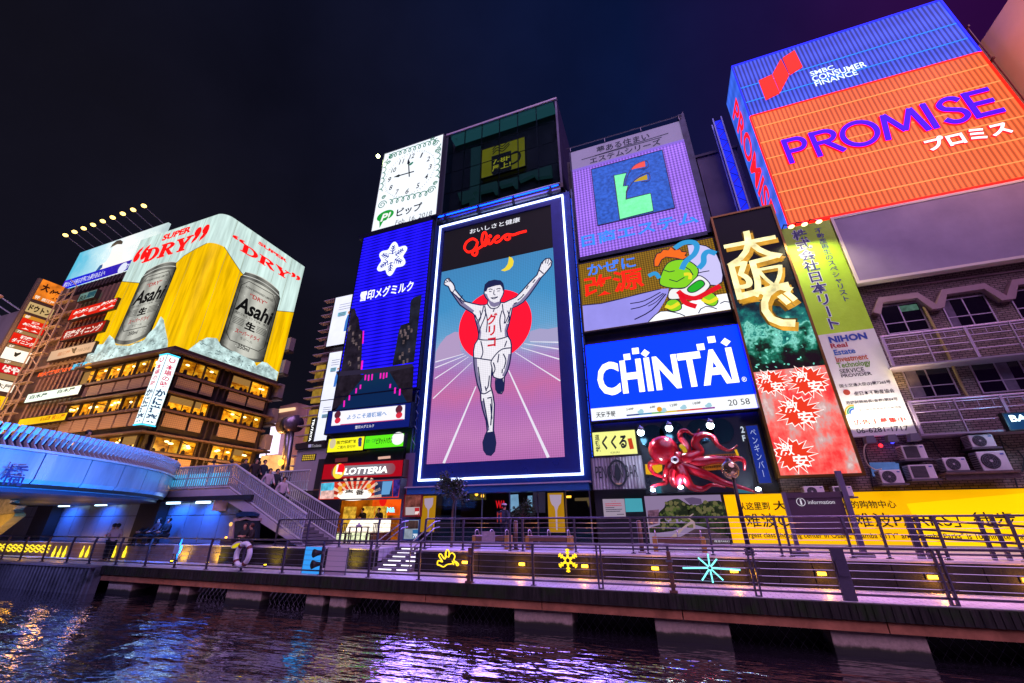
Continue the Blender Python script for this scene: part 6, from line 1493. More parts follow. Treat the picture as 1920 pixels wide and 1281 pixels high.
def bay(F, u0, u1, z0, z1, i):
    fr = MB(); t = 0.05
    for q in ((u0-t, z0-t, u1+t, z0), (u0-t, z1, u1+t, z1+t), (u0-t, z0, u0, z1), (u1, z0, u1+t, z1)): fr.fbox(F, *q, -0.2, 0.03)
    w = obj('window', fr, wood, crab)
    obj('pane', MB().fbox(F, u0, z0, u1, z1, -0.22, -0.18), random.choice((am, am, am, amd)), w)
    if random.random() < 0.22: obj('blind', MB().fbox(F, u0+.02, z0+(z1-z0)*random.choice((0.02, .35, .5)), u0+(u1-u0)*random.choice((.5, .98)), z1-.02, -0.12, -0.09), bld, w)
    mb = MB()
    for k in range(random.randint(1, 3)): mb.disc(F, (random.uniform(u0+.25, u1-.25), z1-random.uniform(.22,.5)), 0.16, 0.07, -0.17, -0.12, 12)
    obj('ceiling_lamps', mb, lampm, w)
    mb = MB()
    x = random.uniform(u0, u0+0.5)
    while x < u1-0.4:
        h = random.uniform(.12, .42); mb.prism(F, [(x, z0), (x+0.35, z0), (x+0.3, z0+h), (x+0.18, z0+h+0.08), (x+0.05, z0+h)], -0.17, -0.13); x += random.uniform(0.5, 1.3)
    obj('diners', mb, pm('dark shapes', '#1c0e06', 0.8), w)
    mb = MB()
    if random.random() < 0.6: mb.stroke(F, [(u0+.1, z1-.1), (u1-.1, z1-random.uniform(.3,.7))], 0.08, -0.175, -0.15)
    else: mb.fbox(F, u0+(u1-u0)*.6, z0, u0+(u1-u0)*.64, z1, -0.175, -0.15)
    obj('beam', mb, pm('brown beam in room', '#4a2408', 0.6), w)
for ri, (z0, z1) in enumerate(rows):
    for j in ((0,1),(1,2),(3,4),(4,5)): bay(FAe, ue[j[0]]+0.05, ue[j[1]]-0.05, z0, z1, ri)
    n = 6
    for k in range(n):
        u0 = XE+0.5+(KX-0.6-XE-0.5)*k/n; u1 = XE+0.5+(KX-0.6-XE-0.5)*(k+1)/n
        bay(FAf, u0+0.05, u1-0.05, z0, z1, ri)
    lo = rows[ri+1][1] if ri < 2 else 3.4
    # sill beam, tan panels and dark lower band under the windows
    sb2 = MB(); sb2.box(XE, KX+0.12, KY-0.12, KY+0.3, z0-0.28, z0-0.1); sb2.box(KX-0.3, KX+0.12, KY+0.3, YE, z0-0.28, z0-0.1)
    ev = lo+0.12
    sb2.box(XE-0.1, KX+0.45, KY-0.45, KY+0.3, ev, ev+0.14); sb2.box(KX-0.3, KX+0.45, KY+0.3, YE+0.4, ev, ev+0.14)
    obj('eave_beam', sb2, pm('lit eave edge', '#6a5248', 0.5), crab)
    pz1 = z0-0.4; pz0 = pz1 - (z0-lo)*0.46
    for j in ((0,1),(1,2),(3,4),(4,5)): obj('tan_panel', MB().fbox(FAe, ue[j[0]]+0.12, pz0, ue[j[1]]-0.12, pz1, -0.1, 0.0), tan_.m, crab)
    for k in range(n):
        u0 = XE+0.5+(KX-0.6-XE-0.5)*k/n; u1 = XE+0.5+(KX-0.6-XE-0.5)*(k+1)/n; obj('tan_panel', MB().fbox(FAf, u0+0.12, pz0, u1-0.12, pz1, -0.1, 0.0), tan_.m, crab)
ev = rows[0][1]+0.25
obj('eave_beam', MB().box(XE-0.1, KX+0.5, KY-0.5, KY+0.3, ev, ev+0.16).box(KX-0.3, KX+0.5, KY+0.3, YE+0.4, ev, ev+0.16), pm('lit eave edge', '#6a5248', 0.5), crab)
mu = MB()
for u in [ue[0]-0.05, (ue[2]+ue[3])/2-0.3, (ue[2]+ue[3])/2+0.3, ue[5]+0.1]: mu.fbox(FAe, u-0.06, 3.2, u+0.06, rows[0][1]+0.25, -0.3, 0.02)
obj('posts', mu, wood, crab)
for k in range(5):
    z_ = FAe.uv((548, 648))[1] - k*2.75
    obj('box_sign', MB().box(KX-1.4, KX+0.3, YE+0.25, YE+0.9, z_-0.75, z_+0.75), pm('grey box sign', '#8a7c7c', 0.6), crab)
    obj('bracket', MB().box(KX-1.4, KX+0.6, YE+0.1, YE+0.75, z_-1.1, z_-0.9), wood, crab)
for k in range(4): point((KX+2.2, 21.5+k*2.6, 4.4), 160, '#ffb050', 0.2, crab)
for q_ in ((-47.5, 16.8, 6.2), (-42, 16.8, 6.2), (-34.6, 23, 7), (-34.6, 28, 7)): point(q_, 620, '#ffb868', 0.4, crab)  # added warm lights without fixtures, brighten panels and walls

bw, by = em('mint white board', '#d2ece6', 1.0, noise=(0.6, 0.36), stretch=(3.0, 3.0, 0.25)), em('beer yellow', '#fbc400', 1.05, noise=(0.6, 0.42), stretch=(3.0, 3.0, 0.25))
bb_ = thing('beer_billboard', 'wraparound corner billboard with silver beer cans in ice on yellow below red lettering', 'billboard', (KX-0.5, KY+0.5, ZB))
RC = 1.0
obj('front_board', MB().box(XE, KX-RC, KY, KY+0.28, ZB, ZT), bw, bb_)
obj('side_board', MB().box(KX-0.28, KX, KY+RC, YE, ZB, ZT), bw, bb_)
def corner(z0, z1, r):
    mb = MB(); n = 10; vsx = []
    for i in range(n+1):
        a = math.radians(-90+90*i/n)
        for rr in (r, r-0.25):
            for z in (z0, z1): vsx.append((KX-RC+rr*math.cos(a), KY+RC+rr*math.sin(a), z))
    fs = []
    for i in range(n):
        a, c = i*4, i*4+4
        fs += [(a, c, c+1, a+1), (a+2, a+3, c+3, c+2), (a+1, c+1, c+3, a+3), (a, a+2, c+2, c)]
    return mb.add(vsx, fs)
zc0 = FAf.uv((392, 455))[1]
obj('corner_board', corner(zc0, ZT, RC), bw, bb_)
obj('corner_yellow', corner(ZB, zc0, RC+0.004), by, bb_)
cl = lambda F, pts, lim, side: [((min(u, lim) if side else max(u, lim)), max(v, ZB+0.01)) for u, v in [F.uv(p) for p in pts]]
fy = cl(FAf, [(236,526),(262,531),(300,520),(330,494),(345,480),(367,467),(392,455)], KX-RC, True)
obj('yellow_front', MB().prism(FAf, [(XE, ZB)] + [(XE, fy[0][1])] + fy[1:-1] + [(KX-RC, zc0), (KX-RC, ZB)], 0.002, 0.012), by, bb_)
ey = cl(FAe, [(414,463),(432,481),(450,508),(500,570),(520,583),(551,586)], KY+RC, False)
obj('yellow_side', MB().prism(FAe, [(KY+RC, ZB), (KY+RC, zc0)] + ey[1:-1] + [(YE, ey[-1][1]), (YE, ZB)], 0.002, 0.012), by, bb_)
obj('yellow_edge', MB().stroke(FAe, [(KY+RC, zc0)] + ey[1:-1] + [(YE, ey[-1][1])], 0.08, 0.0125, 0.016).stroke(FAf, [(XE, fy[0][1])] + fy[1:-1] + [(KX-RC, zc0)], 0.08, 0.0125, 0.016), ink('#6a5a14'), bb_)
obj('base_rim', MB().box(XE-0.05, KX+0.1, KY-0.1, KY+0.3, ZB-0.35, ZB-0.01).box(KX-0.3, KX+0.1, KY+0.3, YE+0.05, ZB-0.35, ZB-0.01), pm('brown rim', '#4a3a34', 0.5), bb_)
seam = ink('#8a8a5c')
for F, a_, c_ in ((FAf, XE+1.6, KX-RC-.2), (FAe, KY+RC+.4, YE-.3)):
    u_ = a_
    while u_ < c_:
        obj('seam', MB().fbox(F, u_-.012, ZB+.02, u_+.012, ZT-.02, 0.013, 0.0165), seam, bb_); u_ += 1.75
# silver cans
def can(F, ul, ur, vb, vt, axis, nm):
    w = ur-ul; rel = OFF[bb_][0 if axis == 'X' else 1]
    m = em_ramp('silver print ' + nm, axis, ul-rel, ur-rel, [(0, '#242422'), (0.07, '#5c5c56'), (0.2, '#c4c4ba'), (0.32, '#9c9c94'), (0.52, '#dcdcd0'), (0.72, '#c8c8bc'), (0.88, '#6a6a64'), (1, '#1c1c1a')], 0.92, (1.2, 0.05))
    ar = lambda y, k, x0=0.0, x1=1.0, n=12: [(ul+w*(x0+(x1-x0)*i/n), y+w*k*(1-(2*i/n-1)**2)) for i in range(n+1)]
    o = obj('can', MB().prism(F, ar(vb+w*.12, -.12)[:] + [(ur, vt-w*.24), (ur-w*.03, vt-w*.2), (ur-w*.07, vt-w*.13)] + ar(vt-w*.09, .09, .93, .07) + [(ul+w*.07, vt-w*.13), (ul+w*.03, vt-w*.2), (ul, vt-w*.24)], 0.017, 0.03), m, bb_)
    dk_ = em_ramp('dark silver ' + nm, axis, ul-rel, ur-rel, [(0, '#1e1e1c'), (0.2, '#7a7a74'), (0.35, '#4a4a46'), (0.6, '#8c8c84'), (1, '#1c1c1a')], 1.0)
    obj('can_rim', MB().prism(F, ar(vt-w*.26, .08, .01, .99) + ar(vt-w*.10, .08, .93, .07), 0.031, 0.036).prism(F, ar(vb+w*.125, -.12, .01, .99) + ar(vb+w*.19, -.11, .99, .01), 0.031, 0.036), dk_, o)
    obj('rim_line', MB().stroke(F, ar(vt-w*.19, .085, .05, .95), 0.07, 0.037, 0.041).stroke(F, ar(vt-w*.09, .085, .08, .92), 0.06, 0.037, 0.041), em('rim shine', '#d8d8d0', 1.0, lamp=False), o)
    H = vt-vb
    obj('label_border', MB().stroke(F, [(ul+w*.07, vt-w*.42), (ul+w*.2, vt-w*.25), (ur-w*.2, vt-w*.25), (ur-w*.07, vt-w*.42), (ur-w*.07, vb+w*.42), (ur-w*.18, vb+w*.3), (ul+w*.18, vb+w*.3), (ul+w*.07, vb+w*.42)], 0.07, 0.037, 0.042, True), ink('#22221e'), o)
    kk = ink('#101010')
    T_ = lambda s, a, b_, c, d, m_=kk, bo=.02, sh=0: text(F, s, None, None, m_, o, bold=bo, lift=0.05, shear=sh, uvbox=(ul+w*a, vb+H*b_, ul+w*c, vb+H*d))
    T_('Asahi', .08, .49, .94, .67, kk, .032, .18)
    T_('“DRY”', .30, .70, .72, .75, ink('#b01818'), .02)
    T_('ASAHI BREWERIES LIMITED', .16, .785, .84, .81, kk, .015)
    T_('洗練されたクリアな味、辛口。', .10, .455, .90, .485, kk, .01)
    T_('生', .38, .335, .62, .43, kk, .05)
    T_('スーパードライ', .22, .255, .78, .305, ink('#b01818'), .03)
    T_('生ビール', .36, .205, .64, .235, kk, .0)
    T_('350ml', .36, .105, .62, .15, kk, .02)
    mb = MB()
    for k in range(5):
        for a, c in ((.11,.35), (.65,.89)):
            y = vb+H*(.42-.017*k); mb.stroke(F, [(ul+w*a, y), (ul+w*c, y)], 0.05, 0.038, 0.044)
    obj('small_print', mb, ink('#3a3a36'), o)
    mb = MB()
    for k in range(22): mb.disc(F, (random.uniform(ul+w*.1, ur-w*.1), random.uniform(vb+H*.1, vt-H*.12)), .035, .045, 0.038, 0.046, 8)
    obj('drops', mb, ink('#f0f0ea'), o)
can(FAe, FAe.uv(zA2(640,1000))[0], FAe.uv(zA2(1080,1000))[0], FAe.uv(zA4(860,300))[1]-0.1, FAe.uv(zA2(870,650))[1], 'Y', 'side')
can(FAf, FAf.uv((239,583))[0], FAf.uv((312,552))[0], FAf.uv((246,645))[1], FAf.uv((301,495))[1], 'X', 'front')
ice = em('ice print', '#c8e4e2', 1.0, noise=(1.3, 0.75))
pf = [(162,676),(168,661),(182,647),(195,646),(207,629),(215,636),(218,648),(244,649),(272,638),(280,626),(292,615),(303,594),(308,600),(312,622),(316,640),(335,648),(345,650)]
obj('ice', MB().prism(FAf, [(XE+0.02, ZB+0.01)] + [(min(max(u, XE+0.02), KX-RC), max(v, ZB+0.02)) for u, v in [FAf.uv(p) for p in pf[1:-1]]] + [(KX-RC, ZB+0.01)], 0.052, 0.07), ice, bb_)
pe = [(300,145),(370,95),(430,65),(520,72),(560,140),(640,185),(690,195),(760,232),(865,285),(885,330),(940,288),(985,300),(1040,350),(1090,385)]
obj('ice', MB().prism(FAe, [(KY+RC, ZB+0.01)] + [(min(max(u, KY+RC), YE), max(v, ZB+0.02)) for u, v in [FAe.uv(p) for p in zs(zA4, pe)]] + [(YE-0.1, ZB+0.01)], 0.052, 0.07), ice, bb_)
icl = MB()
for F, lim in ((FAf, (XE+0.5, KX-RC-.5)), (FAe, (KY+RC+.5, YE-.8))):
    for k in range(26):
        u, v = random.uniform(*lim), ZB+random.uniform(.15, 1.2); a = random.uniform(0, 3.14); L = random.uniform(.2,.5)
        icl.stroke(F, [(u, v), (u+L*math.cos(a), v+L*.5*math.sin(a))], 0.06, 0.071, 0.075)
obj('ice_lines', icl, ink('#5c7478'), bb_)
# red serif lettering
def serif_word(F, tl, br, par, m):
    (u0, v1), (u1, v0) = F.uv(tl), F.uv(br); W = (u1-u0)/3.15; H = v1-v0
    arc = lambda cx, cy, rx, ry, a0, a1, n=10: [(cx+rx*math.cos(math.radians(a0+(a1-a0)*i/n)), cy+ry*math.sin(math.radians(a0+(a1-a0)*i/n))) for i in range(n+1)]
    D = [[(.11,0),(.37,0),(.37,1),(.11,1)], [(0,0),(.5,0),(.5,.07),(0,.07)], [(0,.93),(.5,.93),(.5,1),(0,1)],
         arc(.45,.5,.53,.5,90,-90) + arc(.45,.5,.29,.41,-90,90)]
    Rr = [[(.11,0),(.37,0),(.37,1),(.11,1)], [(0,0),(.46,0),(.46,.07),(0,.07)], [(0,.93),(.5,.93),(.5,1),(0,1)],
          arc(.45,.74,.46,.26,90,-90) + arc(.45,.74,.22,.17,-90,90), [(.40,.5),(.62,.5),(.98,.07),(1.04,.07),(1.04,0),(.78,0)]]
    Y = [[(.38,0),(.64,0),(.64,.46),(.38,.46)], [(.27,0),(.75,0),(.75,.07),(.27,.07)], [(.05,.95),(.33,.95),(.64,.42),(.38,.42)], [(.78,.95),(.92,.95),(.62,.42),(.50,.42)],
         [(-.02,.93),(.42,.93),(.42,1),(-.02,1)], [(.62,.93),(1.04,.93),(1.04,1),(.62,1)]]
    for i, L in enumerate((D, Rr, Y)):
        mb = MB()
        for k, poly in enumerate(L): mb.prism(F, [(u0+W*(i*1.06)+x*W, v0+y*H) for x, y in poly], 0.016, 0.10+0.002*k)
        obj('letter', mb, m, par)
rd = em('beer red letters', '#f01414', 1.25)
serif_word(FAe, zA2(760,372), zA2(1188,722), bb_, rd); serif_word(FAf, (278,469), (354,467), bb_, rd)
text(FAe, 'SUPER', zA2(908,356), zA2(1168,560), rd, bb_, bold=0.05, lift=0.08); text(FAf, 'SUPER', zA2(45,303), zA2(285,276), rd, bb_, bold=0.05, lift=0.08)
text(FAe, '“', zA2(672,288), zA2(772,390), rd, bb_, bold=0.03, lift=0.08); text(FAe, '”', zA2(1215,640), zA2(1285,735), rd, bb_, bold=0.03, lift=0.08)
text(FAf, '“', zA1(1285,425), zA1(1345,525), rd, bb_, bold=0.03, lift=0.08); text(FAf, '”', zA2(345,240), zA2(425,345), rd, bb_, bold=0.03, lift=0.08)
spot((-36, 12.5, 34), (-44, 20, 23), 300, '#fff4d0', 90, 0.9, 0.4, bb_)

# crab restaurant corner sign
kn = thing('corner_sign', 'two sided white vertical sign with pink and blue characters at the restaurant corner', 'sign', (KX+0.3, KY-0.4, 9))
FKf, FKe = front(KY-0.75), eastf(KX+0.75)
ra = FKe.q((321,667),(342,672),(296,799),(274,797)); rb2 = FKf.q((307,668),(320,666),(274,797),(261,796))
zlo, zhi = ra[1], ra[3]
x1 = KX+0.75; x0 = x1-(rb2[2]-rb2[0])-0.1; y0 = KY-0.75; y1 = y0+(ra[2]-ra[0])+0.1
obj('box', MB().box(x0, x1, y0, y1, zlo, zhi), pm('sign edge', '#7a9aa8', 0.4), kn)
lw = em('ice white lit', '#e8fbff', 1.35)
obj('front_panel', MB().fbox(FKf, x0+0.03, zlo+0.05, x1-0.03, zhi-0.05, 0.002, 0.02), lw, kn); obj('side_panel', MB().fbox(FKe, y0+0.03, zlo+0.05, y1-0.03, zhi-0.05, 0.002, 0.02), lw, kn)
ob = MB()
for F, a, c in ((FKf, x0, x1), (FKe, y0, y1)):
    for q in ((a-0.02, zlo-0.06, c+0.02, zlo), (a-0.02, zhi, c+0.02, zhi+0.06)): ob.fbox(F, *q, -0.05, 0.05)
obj('blue_rim', ob, em('cyan rim', '#40d0ff', 2), kn)
Hk = zhi-zlo
for F, a, c in ((FKf, x0, x1), (FKe, y0, y1)):
    m_ = (c-a)*0.16
    vtext(F, '本場の味', a+m_*1.2, zlo+Hk*.53, c-m_*1.2, zlo+Hk*.86, ink('#e03a60'), kn, .02, 0.03)
    vtext(F, 'かに道楽', a+m_*0.6, zlo+Hk*.03, c-m_*0.6, zlo+Hk*.5, ink('#143c6a'), kn, .035, 0.03)
    cx, cz = (a+c)/2, zlo+Hk*.93
    obj('crab_emblem', MB().ring(F, (cx, cz), (c-a)*.26, (c-a)*.17, 0.022, 0.03, 20, 130, 410), ink('#e03a60'), kn)

# slatted building with stacked bar signs
sl = thing('bar_building', 'brown slatted building hung with red and white bar signs beside the beer billboard', 'building', (-59, 25, 3.2))
SX0, SX1 = -66.5, XE-0.05
ZS = front(20.25).uv((113, 552))[1]-0.5
obj('wall', MB().box(SX0, SX1, 20.6, 34, 3.2, ZS), pm('brown wall', '#5a4436', 0.7, 0, (0.4, 0.3)), sl)
ft = MB()
x = -58.6
while x < SX1-0.3:
    ft.box(x, x+0.34, 20.25, 20.6, 3.2, ZS-.3); x += 0.78
tag(obj('slats', ft, pm('beige slats', '#8a6c58', 0.6, 0, (0.5, 0.25)), sl), kind='stuff')
fb = MB()
for z_ in (6.3, 9.6, 12.9, 16.2, 19.5, 22.8): fb.box(SX0, SX1, 20.15, 20.62, z_, z_+0.28)
obj('floor_bands', fb, pm('tan bands', '#a08468', 0.6), sl)
es_ = MB(); SXs = TX_ = -62.2
for k in range(7):
    z_ = 5.2+k*3.2
    es_.tube([(SXs+0.3, 19.9, z_), (SXs+2.9, 19.9, z_+1.6)], 0.045, 6); es_.tube([(SXs+2.9, 19.9, z_+1.6), (SXs+0.3, 19.9, z_+3.2)], 0.045, 6)
    es_.box(SXs+0.2, SXs+3.0, 19.75, 20.2, z_-0.08, z_); es_.box(SXs+0.2, SXs+3.0, 19.75, 19.8, z_+0.9, z_+0.96)
for x_ in (SXs+0.2, SXs+1.5, SXs+2.9): es_.box(x_-0.05, x_+0.05, 19.75, 19.85, 3.2, 26)
obj('outside_stairs', es_, pm('cream steel', '#cdb48c', 0.5, 0.2), sl)
for z_ in (6, 11, 16, 21): point((SX0+1.6, 18.6, z_), 160, '#ffcf80', 0.2, sl)
for q_ in ((-60, 16.5, 9), (-55, 16.5, 14), (-60, 16.5, 19)): point(q_, 700, '#ffc080', 0.4, sl)  # added warm lights without fixtures, brighten the slatted front
FL = front(19.75)
def lsign(lab, q, m, txt=(), cat='sign', z=zA1):
    t, p = board('bar_sign', lab, cat, FL, FL.q(*zs(z, q)), m, pm('dark brown frame', '#2c1c16', 0.5), 0.05, 0.35)
    for s_, a, c, h_, bo in txt: text(FL, s_, z(*a), z(*c), ink(h_), t, bold=bo, lift=0.03)
    return t
red_s = em('lit red sign', '#e0200c', 1.1, noise=(0.7, 0.15))
lsign('pale teal sign with a dark character just below the roof billboard', [(740,855),(900,795),(880,865),(710,925)], em('teal grey sign', '#7fa8a0', 0.7, noise=(1, 0.4)), [('83', (745,870), (785,895), '#20302c', .03), ('居', (815,835), (875,865), '#1c4a58', .05)])
lsign('bright red sign with three white brush characters, upper of the two red ones', [(668,1000),(1085,880),(1060,975),(625,1090)], red_s, [('笑', (690,1010), (745,1060), '#fff4e8', .04), ('笑', (755,990), (815,1040), '#fff4e8', .04), ('居酒屋', (835,975), (915,988), '#fff4e8', .03), ('笑', (945,925), (1010,975), '#fff4e8', .04), ('笑', (1015,905), (1075,950), '#fff4e8', .04)])
lsign('dark red sign with white katakana, lower of the two red ones', [(590,1190),(985,1085),(950,1180),(560,1281)], em('dark red sign', '#a8180c', 1.0, noise=(0.7, 0.3)), [('相席ダイニング', (615,1195), (925,1180), '#ffe8d8', .03)])
t_ = lsign('beige sign with a small black bird and pale characters', [(470,200),(890,95),(855,180),(425,300)], em('beige lit sign', '#e0b490', 0.95), [('居酒屋', (545,205), (640,215), '#c87a50', .02), ('17:00-23:00', (718,175), (828,175), '#8a6a50', .0)], z=zA3)
obj('bird', MB().ppx(FL, zs(zA3, [(665,160),(690,170),(705,155),(712,165),(695,190),(690,212),(675,208),(668,190)]), 0.004, 0.02), ink('#281c14'), t_)
bs2 = thing('neon_letters', 'row of orange neon characters ending in cyan ones on the slatted facade', 'neon sign', FL.P(*FL.uv(zA3(580, 420))))
text(FL, '炭火焼料理はや', zA3(372,395), zA3(670,372), em('orange neon letters', '#ff5a20', 1.6), bs2, bold=0.03, lift=0.1); text(FL, '居酒屋', zA3(690,315), zA3(800,340), em('cyan neon letters', '#30b8e0', 1.5), bs2, bold=0.03, lift=0.1)
obj('rail', MB().spx(FL, zs(zA3, [(350,450),(860,330)]), 0.08, 0, 0.1), wood, bs2)
obj('lantern', MB().ppx(FL, zs(zA3, [(812,315),(850,305),(845,345),(808,350)]), 0, 0.2), em('amber lantern', '#f0a010', 1.0), bs2)
lsign('long white sign with two groups of dark characters', [(258,600),(752,495),(737,578),(215,678)], em('greenish white sign', '#eefae4', 1.35), [('白木屋', (290,600), (430,610), '#1c3a3c', .03), ('白木屋', (545,548), (685,558), '#1c3a3c', .03)], z=zA3)
lsign('long yellow and orange sign lowest on the slatted facade', [(190,825),(622,755),(602,838),(150,875)], em('lit yellow sign', '#ffc814', 1.15, noise=(0.8, 0.25)), [('なんば店', (385,800), (460,825), '#b03808', .02), ('居酒屋', (490,785), (590,810), '#c84a10', .02)], z=zA3)
# roof billboard with lamp arms
FU = front(21.6)
rbq = FU.q((147,475),(315,418),(113,545))
a0, a1_, a2 = FU.uv((147,475)), FU.uv((315.5,417.5)), FU.uv((113,545))
ru_ = (a2[0], a2[1], a1_[0], (a0[1]+a1_[1])/2)
rbd = thing('roof_billboard', 'pale sky roof billboard with a blue caption strip under a row of lamps', 'billboard', FU.P((ru_[0]+ru_[2])/2, ru_[1], 0))
relx = OFF[rbd][0]
obj('panel', MB().fbox(FU, *ru_, -0.3, 0), em_ramp('pale sky print', 'X', ru_[0]-relx, ru_[2]-relx, [(0, '#5cc0e0'), (0.35, '#cdeef6'), (0.6, '#ffffff'), (0.85, '#d8ecec'), (1, '#b8ccd0')], 1.05, (0.18, 0.22)), rbd)
bv = FU.uv(zA1(600, 725))[1]
obj('blue_strip', MB().fbox(FU, ru_[0], ru_[1], ru_[2], bv, 0.002, 0.03), em_ramp('blue strip print', 'X', ru_[0]-relx, ru_[2]-relx, [(0, '#4a20c8'), (0.1, '#1020d8'), (0.6, '#2a18a8'), (1, '#3a2090')], 1.2), rbd)
text(FU, '君ならどう映る世界にも夢がある人へ', zA1(605, 740), zA1(965, 675), ink('#e8ecff'), rbd, bold=0.01, lift=0.04)
text(FU, 'フジ', zA1(1168, 570), zA1(1235, 605), ink('#e8ecff'), rbd, bold=0.02, lift=0.04)
obj('round_mark', MB().disc(FU, FU.uv(zA1(1135, 605)), 0.75, 0.75, 0.031, 0.04, 20), ink('#e8ecff'), rbd)
prt = thing_p = obj('portrait', MB().ppx(FU, zs(zA1, [(880,640),(930,575),(985,545),(1010,505),(1035,440),(1055,400),(1110,385),(1135,410),(1140,480),(1130,520),(1200,550),(1230,535),(1150,570),(1000,605)]), 0.003, 0.006), em('pale portrait', '#fff4f0', 1.1, lamp=False), rbd)
obj('hair', MB().ppx(FU, zs(zA1, [(1020,420),(1040,385),(1080,352),(1115,345),(1138,362),(1128,385),(1085,385),(1045,405)]), 0.008, 0.012), ink('#4a4038'), prt)
obj('jacket', MB().ppx(FU, zs(zA1, [(875,645),(925,580),(950,570),(945,600),(900,640)]), 0.008, 0.012), ink('#245a98'), prt)
obj('truss', MB().box(ru_[0], ru_[2], 21.7, 22.6, ru_[1]-0.9, ru_[1]-0.02), pm('truss dark', '#2a2024', 0.6), rbd)
tt = MB()
for k in range(24): tt.tube([(ru_[0]+k*0.75, 21.65, ru_[1]-1.1), (ru_[0]+k*0.75+0.4, 21.65, ru_[1]-0.05)], 0.04, 4)
obj('truss_bars', tt, pm('truss light', '#6a5a58', 0.5), rbd)
wl_ = em('warm roof lamp', '#ffd070', 4)
for k in range(9):
    u = ru_[0] + 1.2 + (ru_[2]-ru_[0]-2.0)*k/8
    lt = thing('roof_lamp', 'warm lamp on a thin arm above the pale sky billboard', 'lamp', (u, 21.6, ru_[3]), 'row of roof lamps over the pale sky billboard')
    hx = FU.P(u, ru_[3], 0); tip = (u-0.4, 19.4, ru_[3]+1.0)
    obj('arm', MB().tube([tuple(hx), tip], 0.05, 6), steel, lt)
    obj('lamp_head', MB().ell(tip, 0.26, 0.26, 0.2, 10, 7), wl_, lt)
    if k % 2 == 0: spot((tip[0], tip[1], tip[2]-0.3), (u, 21.6, ru_[3]-2.5), 260, '#ffe0a0', 120, 0.8, 0.2, lt)
# vertical stack of floor signs
TX = -62.6
FT = eastf(TX)
tw = thing('sign_tower', 'tall stack of lit floor signs standing out from the slatted building', 'sign tower', (TX, 18, 8))
def tq(nm, q, m, txt=()):
    r = FT.q(*zs(zL, q)); p = obj(nm, MB().fbox(FT, r[0], r[1], r[2], r[3], -0.45, 0.02), m, tw)
    for s_, a, c, h_, bo in txt:
        w, h = r[2]-r[0], r[3]-r[1]
        text(FT, s_, None, None, ink(h_), p, bold=bo, lift=0.04, uvbox=(r[0]+w*a[0], r[1]+h*a[1], r[0]+w*c[0], r[1]+h*c[1]))
    return r
r1 = tq('top_sign', [(430,125),(615,195),(590,400),(320,330)], em('orange blaze', '#f08020', 1.1, noise=(0.9, 0.5)), [('焼', (.5,.25), (.95,.7), '#301008', .05), ('大', (.1,.45), (.45,.85), '#301008', .05), ('9F', (.05,.03), (.25,.2), '#fff0d8', .03), ('居酒屋', (.35,.03), (.9,.18), '#fff0d8', .02)])
tq('tan_sign', [(290,350),(550,430),(495,520),(258,450)], em('tan lit sign', '#d8b478', 0.9), [('ドウトン', (.06,.15), (.94,.8), '#28180c', .05)])
tq('floor_strip', [(245,475),(488,550),(480,580),(225,510)], em('amber strip', '#e0902c', 0.9), [('8F', (.06,.1), (.25,.9), '#fff4e0', .03)])
tq('red_sign', [(225,512),(478,582),(420,685),(165,625)], red_s, [('笑笑', (.1,.1), (.85,.65), '#fff4e8', .05), ('居酒屋', (.4,.7), (.7,.92), '#fff4e8', .02)])
tq('floor_strip', [(165,632),(415,692),(395,722),(140,655)], em('tan strip', '#b88a58', 0.8), [('7F', (.06,.1), (.25,.9), '#fff4e0', .03)])
tq('red_sign', [(140,658),(395,727),(335,820),(85,755)], red_s, [('相席', (.3,.55), (.75,.93), '#fff4e8', .04), ('ダイニング', (.06,.1), (.92,.5), '#fff4e8', .04)])
tq('floor_strip', [(85,775),(330,832),(320,860),(60,805)], em('tan strip', '#b88a58', 0.8), [('6F', (.06,.1), (.25,.9), '#fff4e0', .03)])
rr = tq('white_sign', [(60,808),(320,863),(260,985),(5,900)], em('cream lit', '#fff0dc', 1.3))
obj('bird', MB().prism(FT, [(rr[0]+(rr[2]-rr[0])*x, rr[1]+(rr[3]-rr[1])*y) for x, y in ((.38,.75),(.48,.7),(.6,.85),(.62,.7),(.55,.5),(.5,.35),(.42,.4),(.4,.6))], 0.03, 0.05), ink('#3a3020'), tw)
tq('floor_strip', [(0,915),(260,985),(238,1012),(-20,950)], em('tan strip', '#b88a58', 0.8), [('5F', (.2,.1), (.42,.9), '#fff4e0', .03)])
tq('red_sign', [(-20,958),(235,1017),(165,1110),(-80,1020)], em('crimson sign', '#d01018', 1.15), [('はや', (.3,.08), (.95,.9), '#fff4e8', .06)])
tq('floor_strip', [(-80,1030),(165,1112),(150,1160),(-110,1090)], em('tan strip', '#b88a58', 0.8))
tq('white_sign', [(-110,1110),(160,1172),(100,1281),(-180,1190)], em('cream lit', '#fff0dc', 1.3), [('白木屋', (.1,.2), (.92,.75), '#4a4438', .02)])
tq('yellow_sign', [(-190,1260),(85,1310),(10,1440),(-260,1380)], em('lit yellow sign', '#ffc814', 1.15), [('居酒屋', (.2,.2), (.8,.7), '#c84a10', .03)])
obj('column', MB().box(TX-0.4, TX, r1[2]+0.05, r1[2]+0.5, 3.2, r1[3]), pm('tower column', '#6a5a4c', 0.5), tw)
obj('column', MB().box(TX-0.4, TX, r1[0]-0.3, r1[0]-0.05, 3.2, r1[3]), pm('tower column', '#6a5a4c', 0.5), tw)
obj('backing', MB().box(TX-0.42, TX-0.02, r1[0]-0.05, r1[2]+0.05, 3.2, r1[3]), pm('tower backing', '#4a3a30', 0.6), tw)
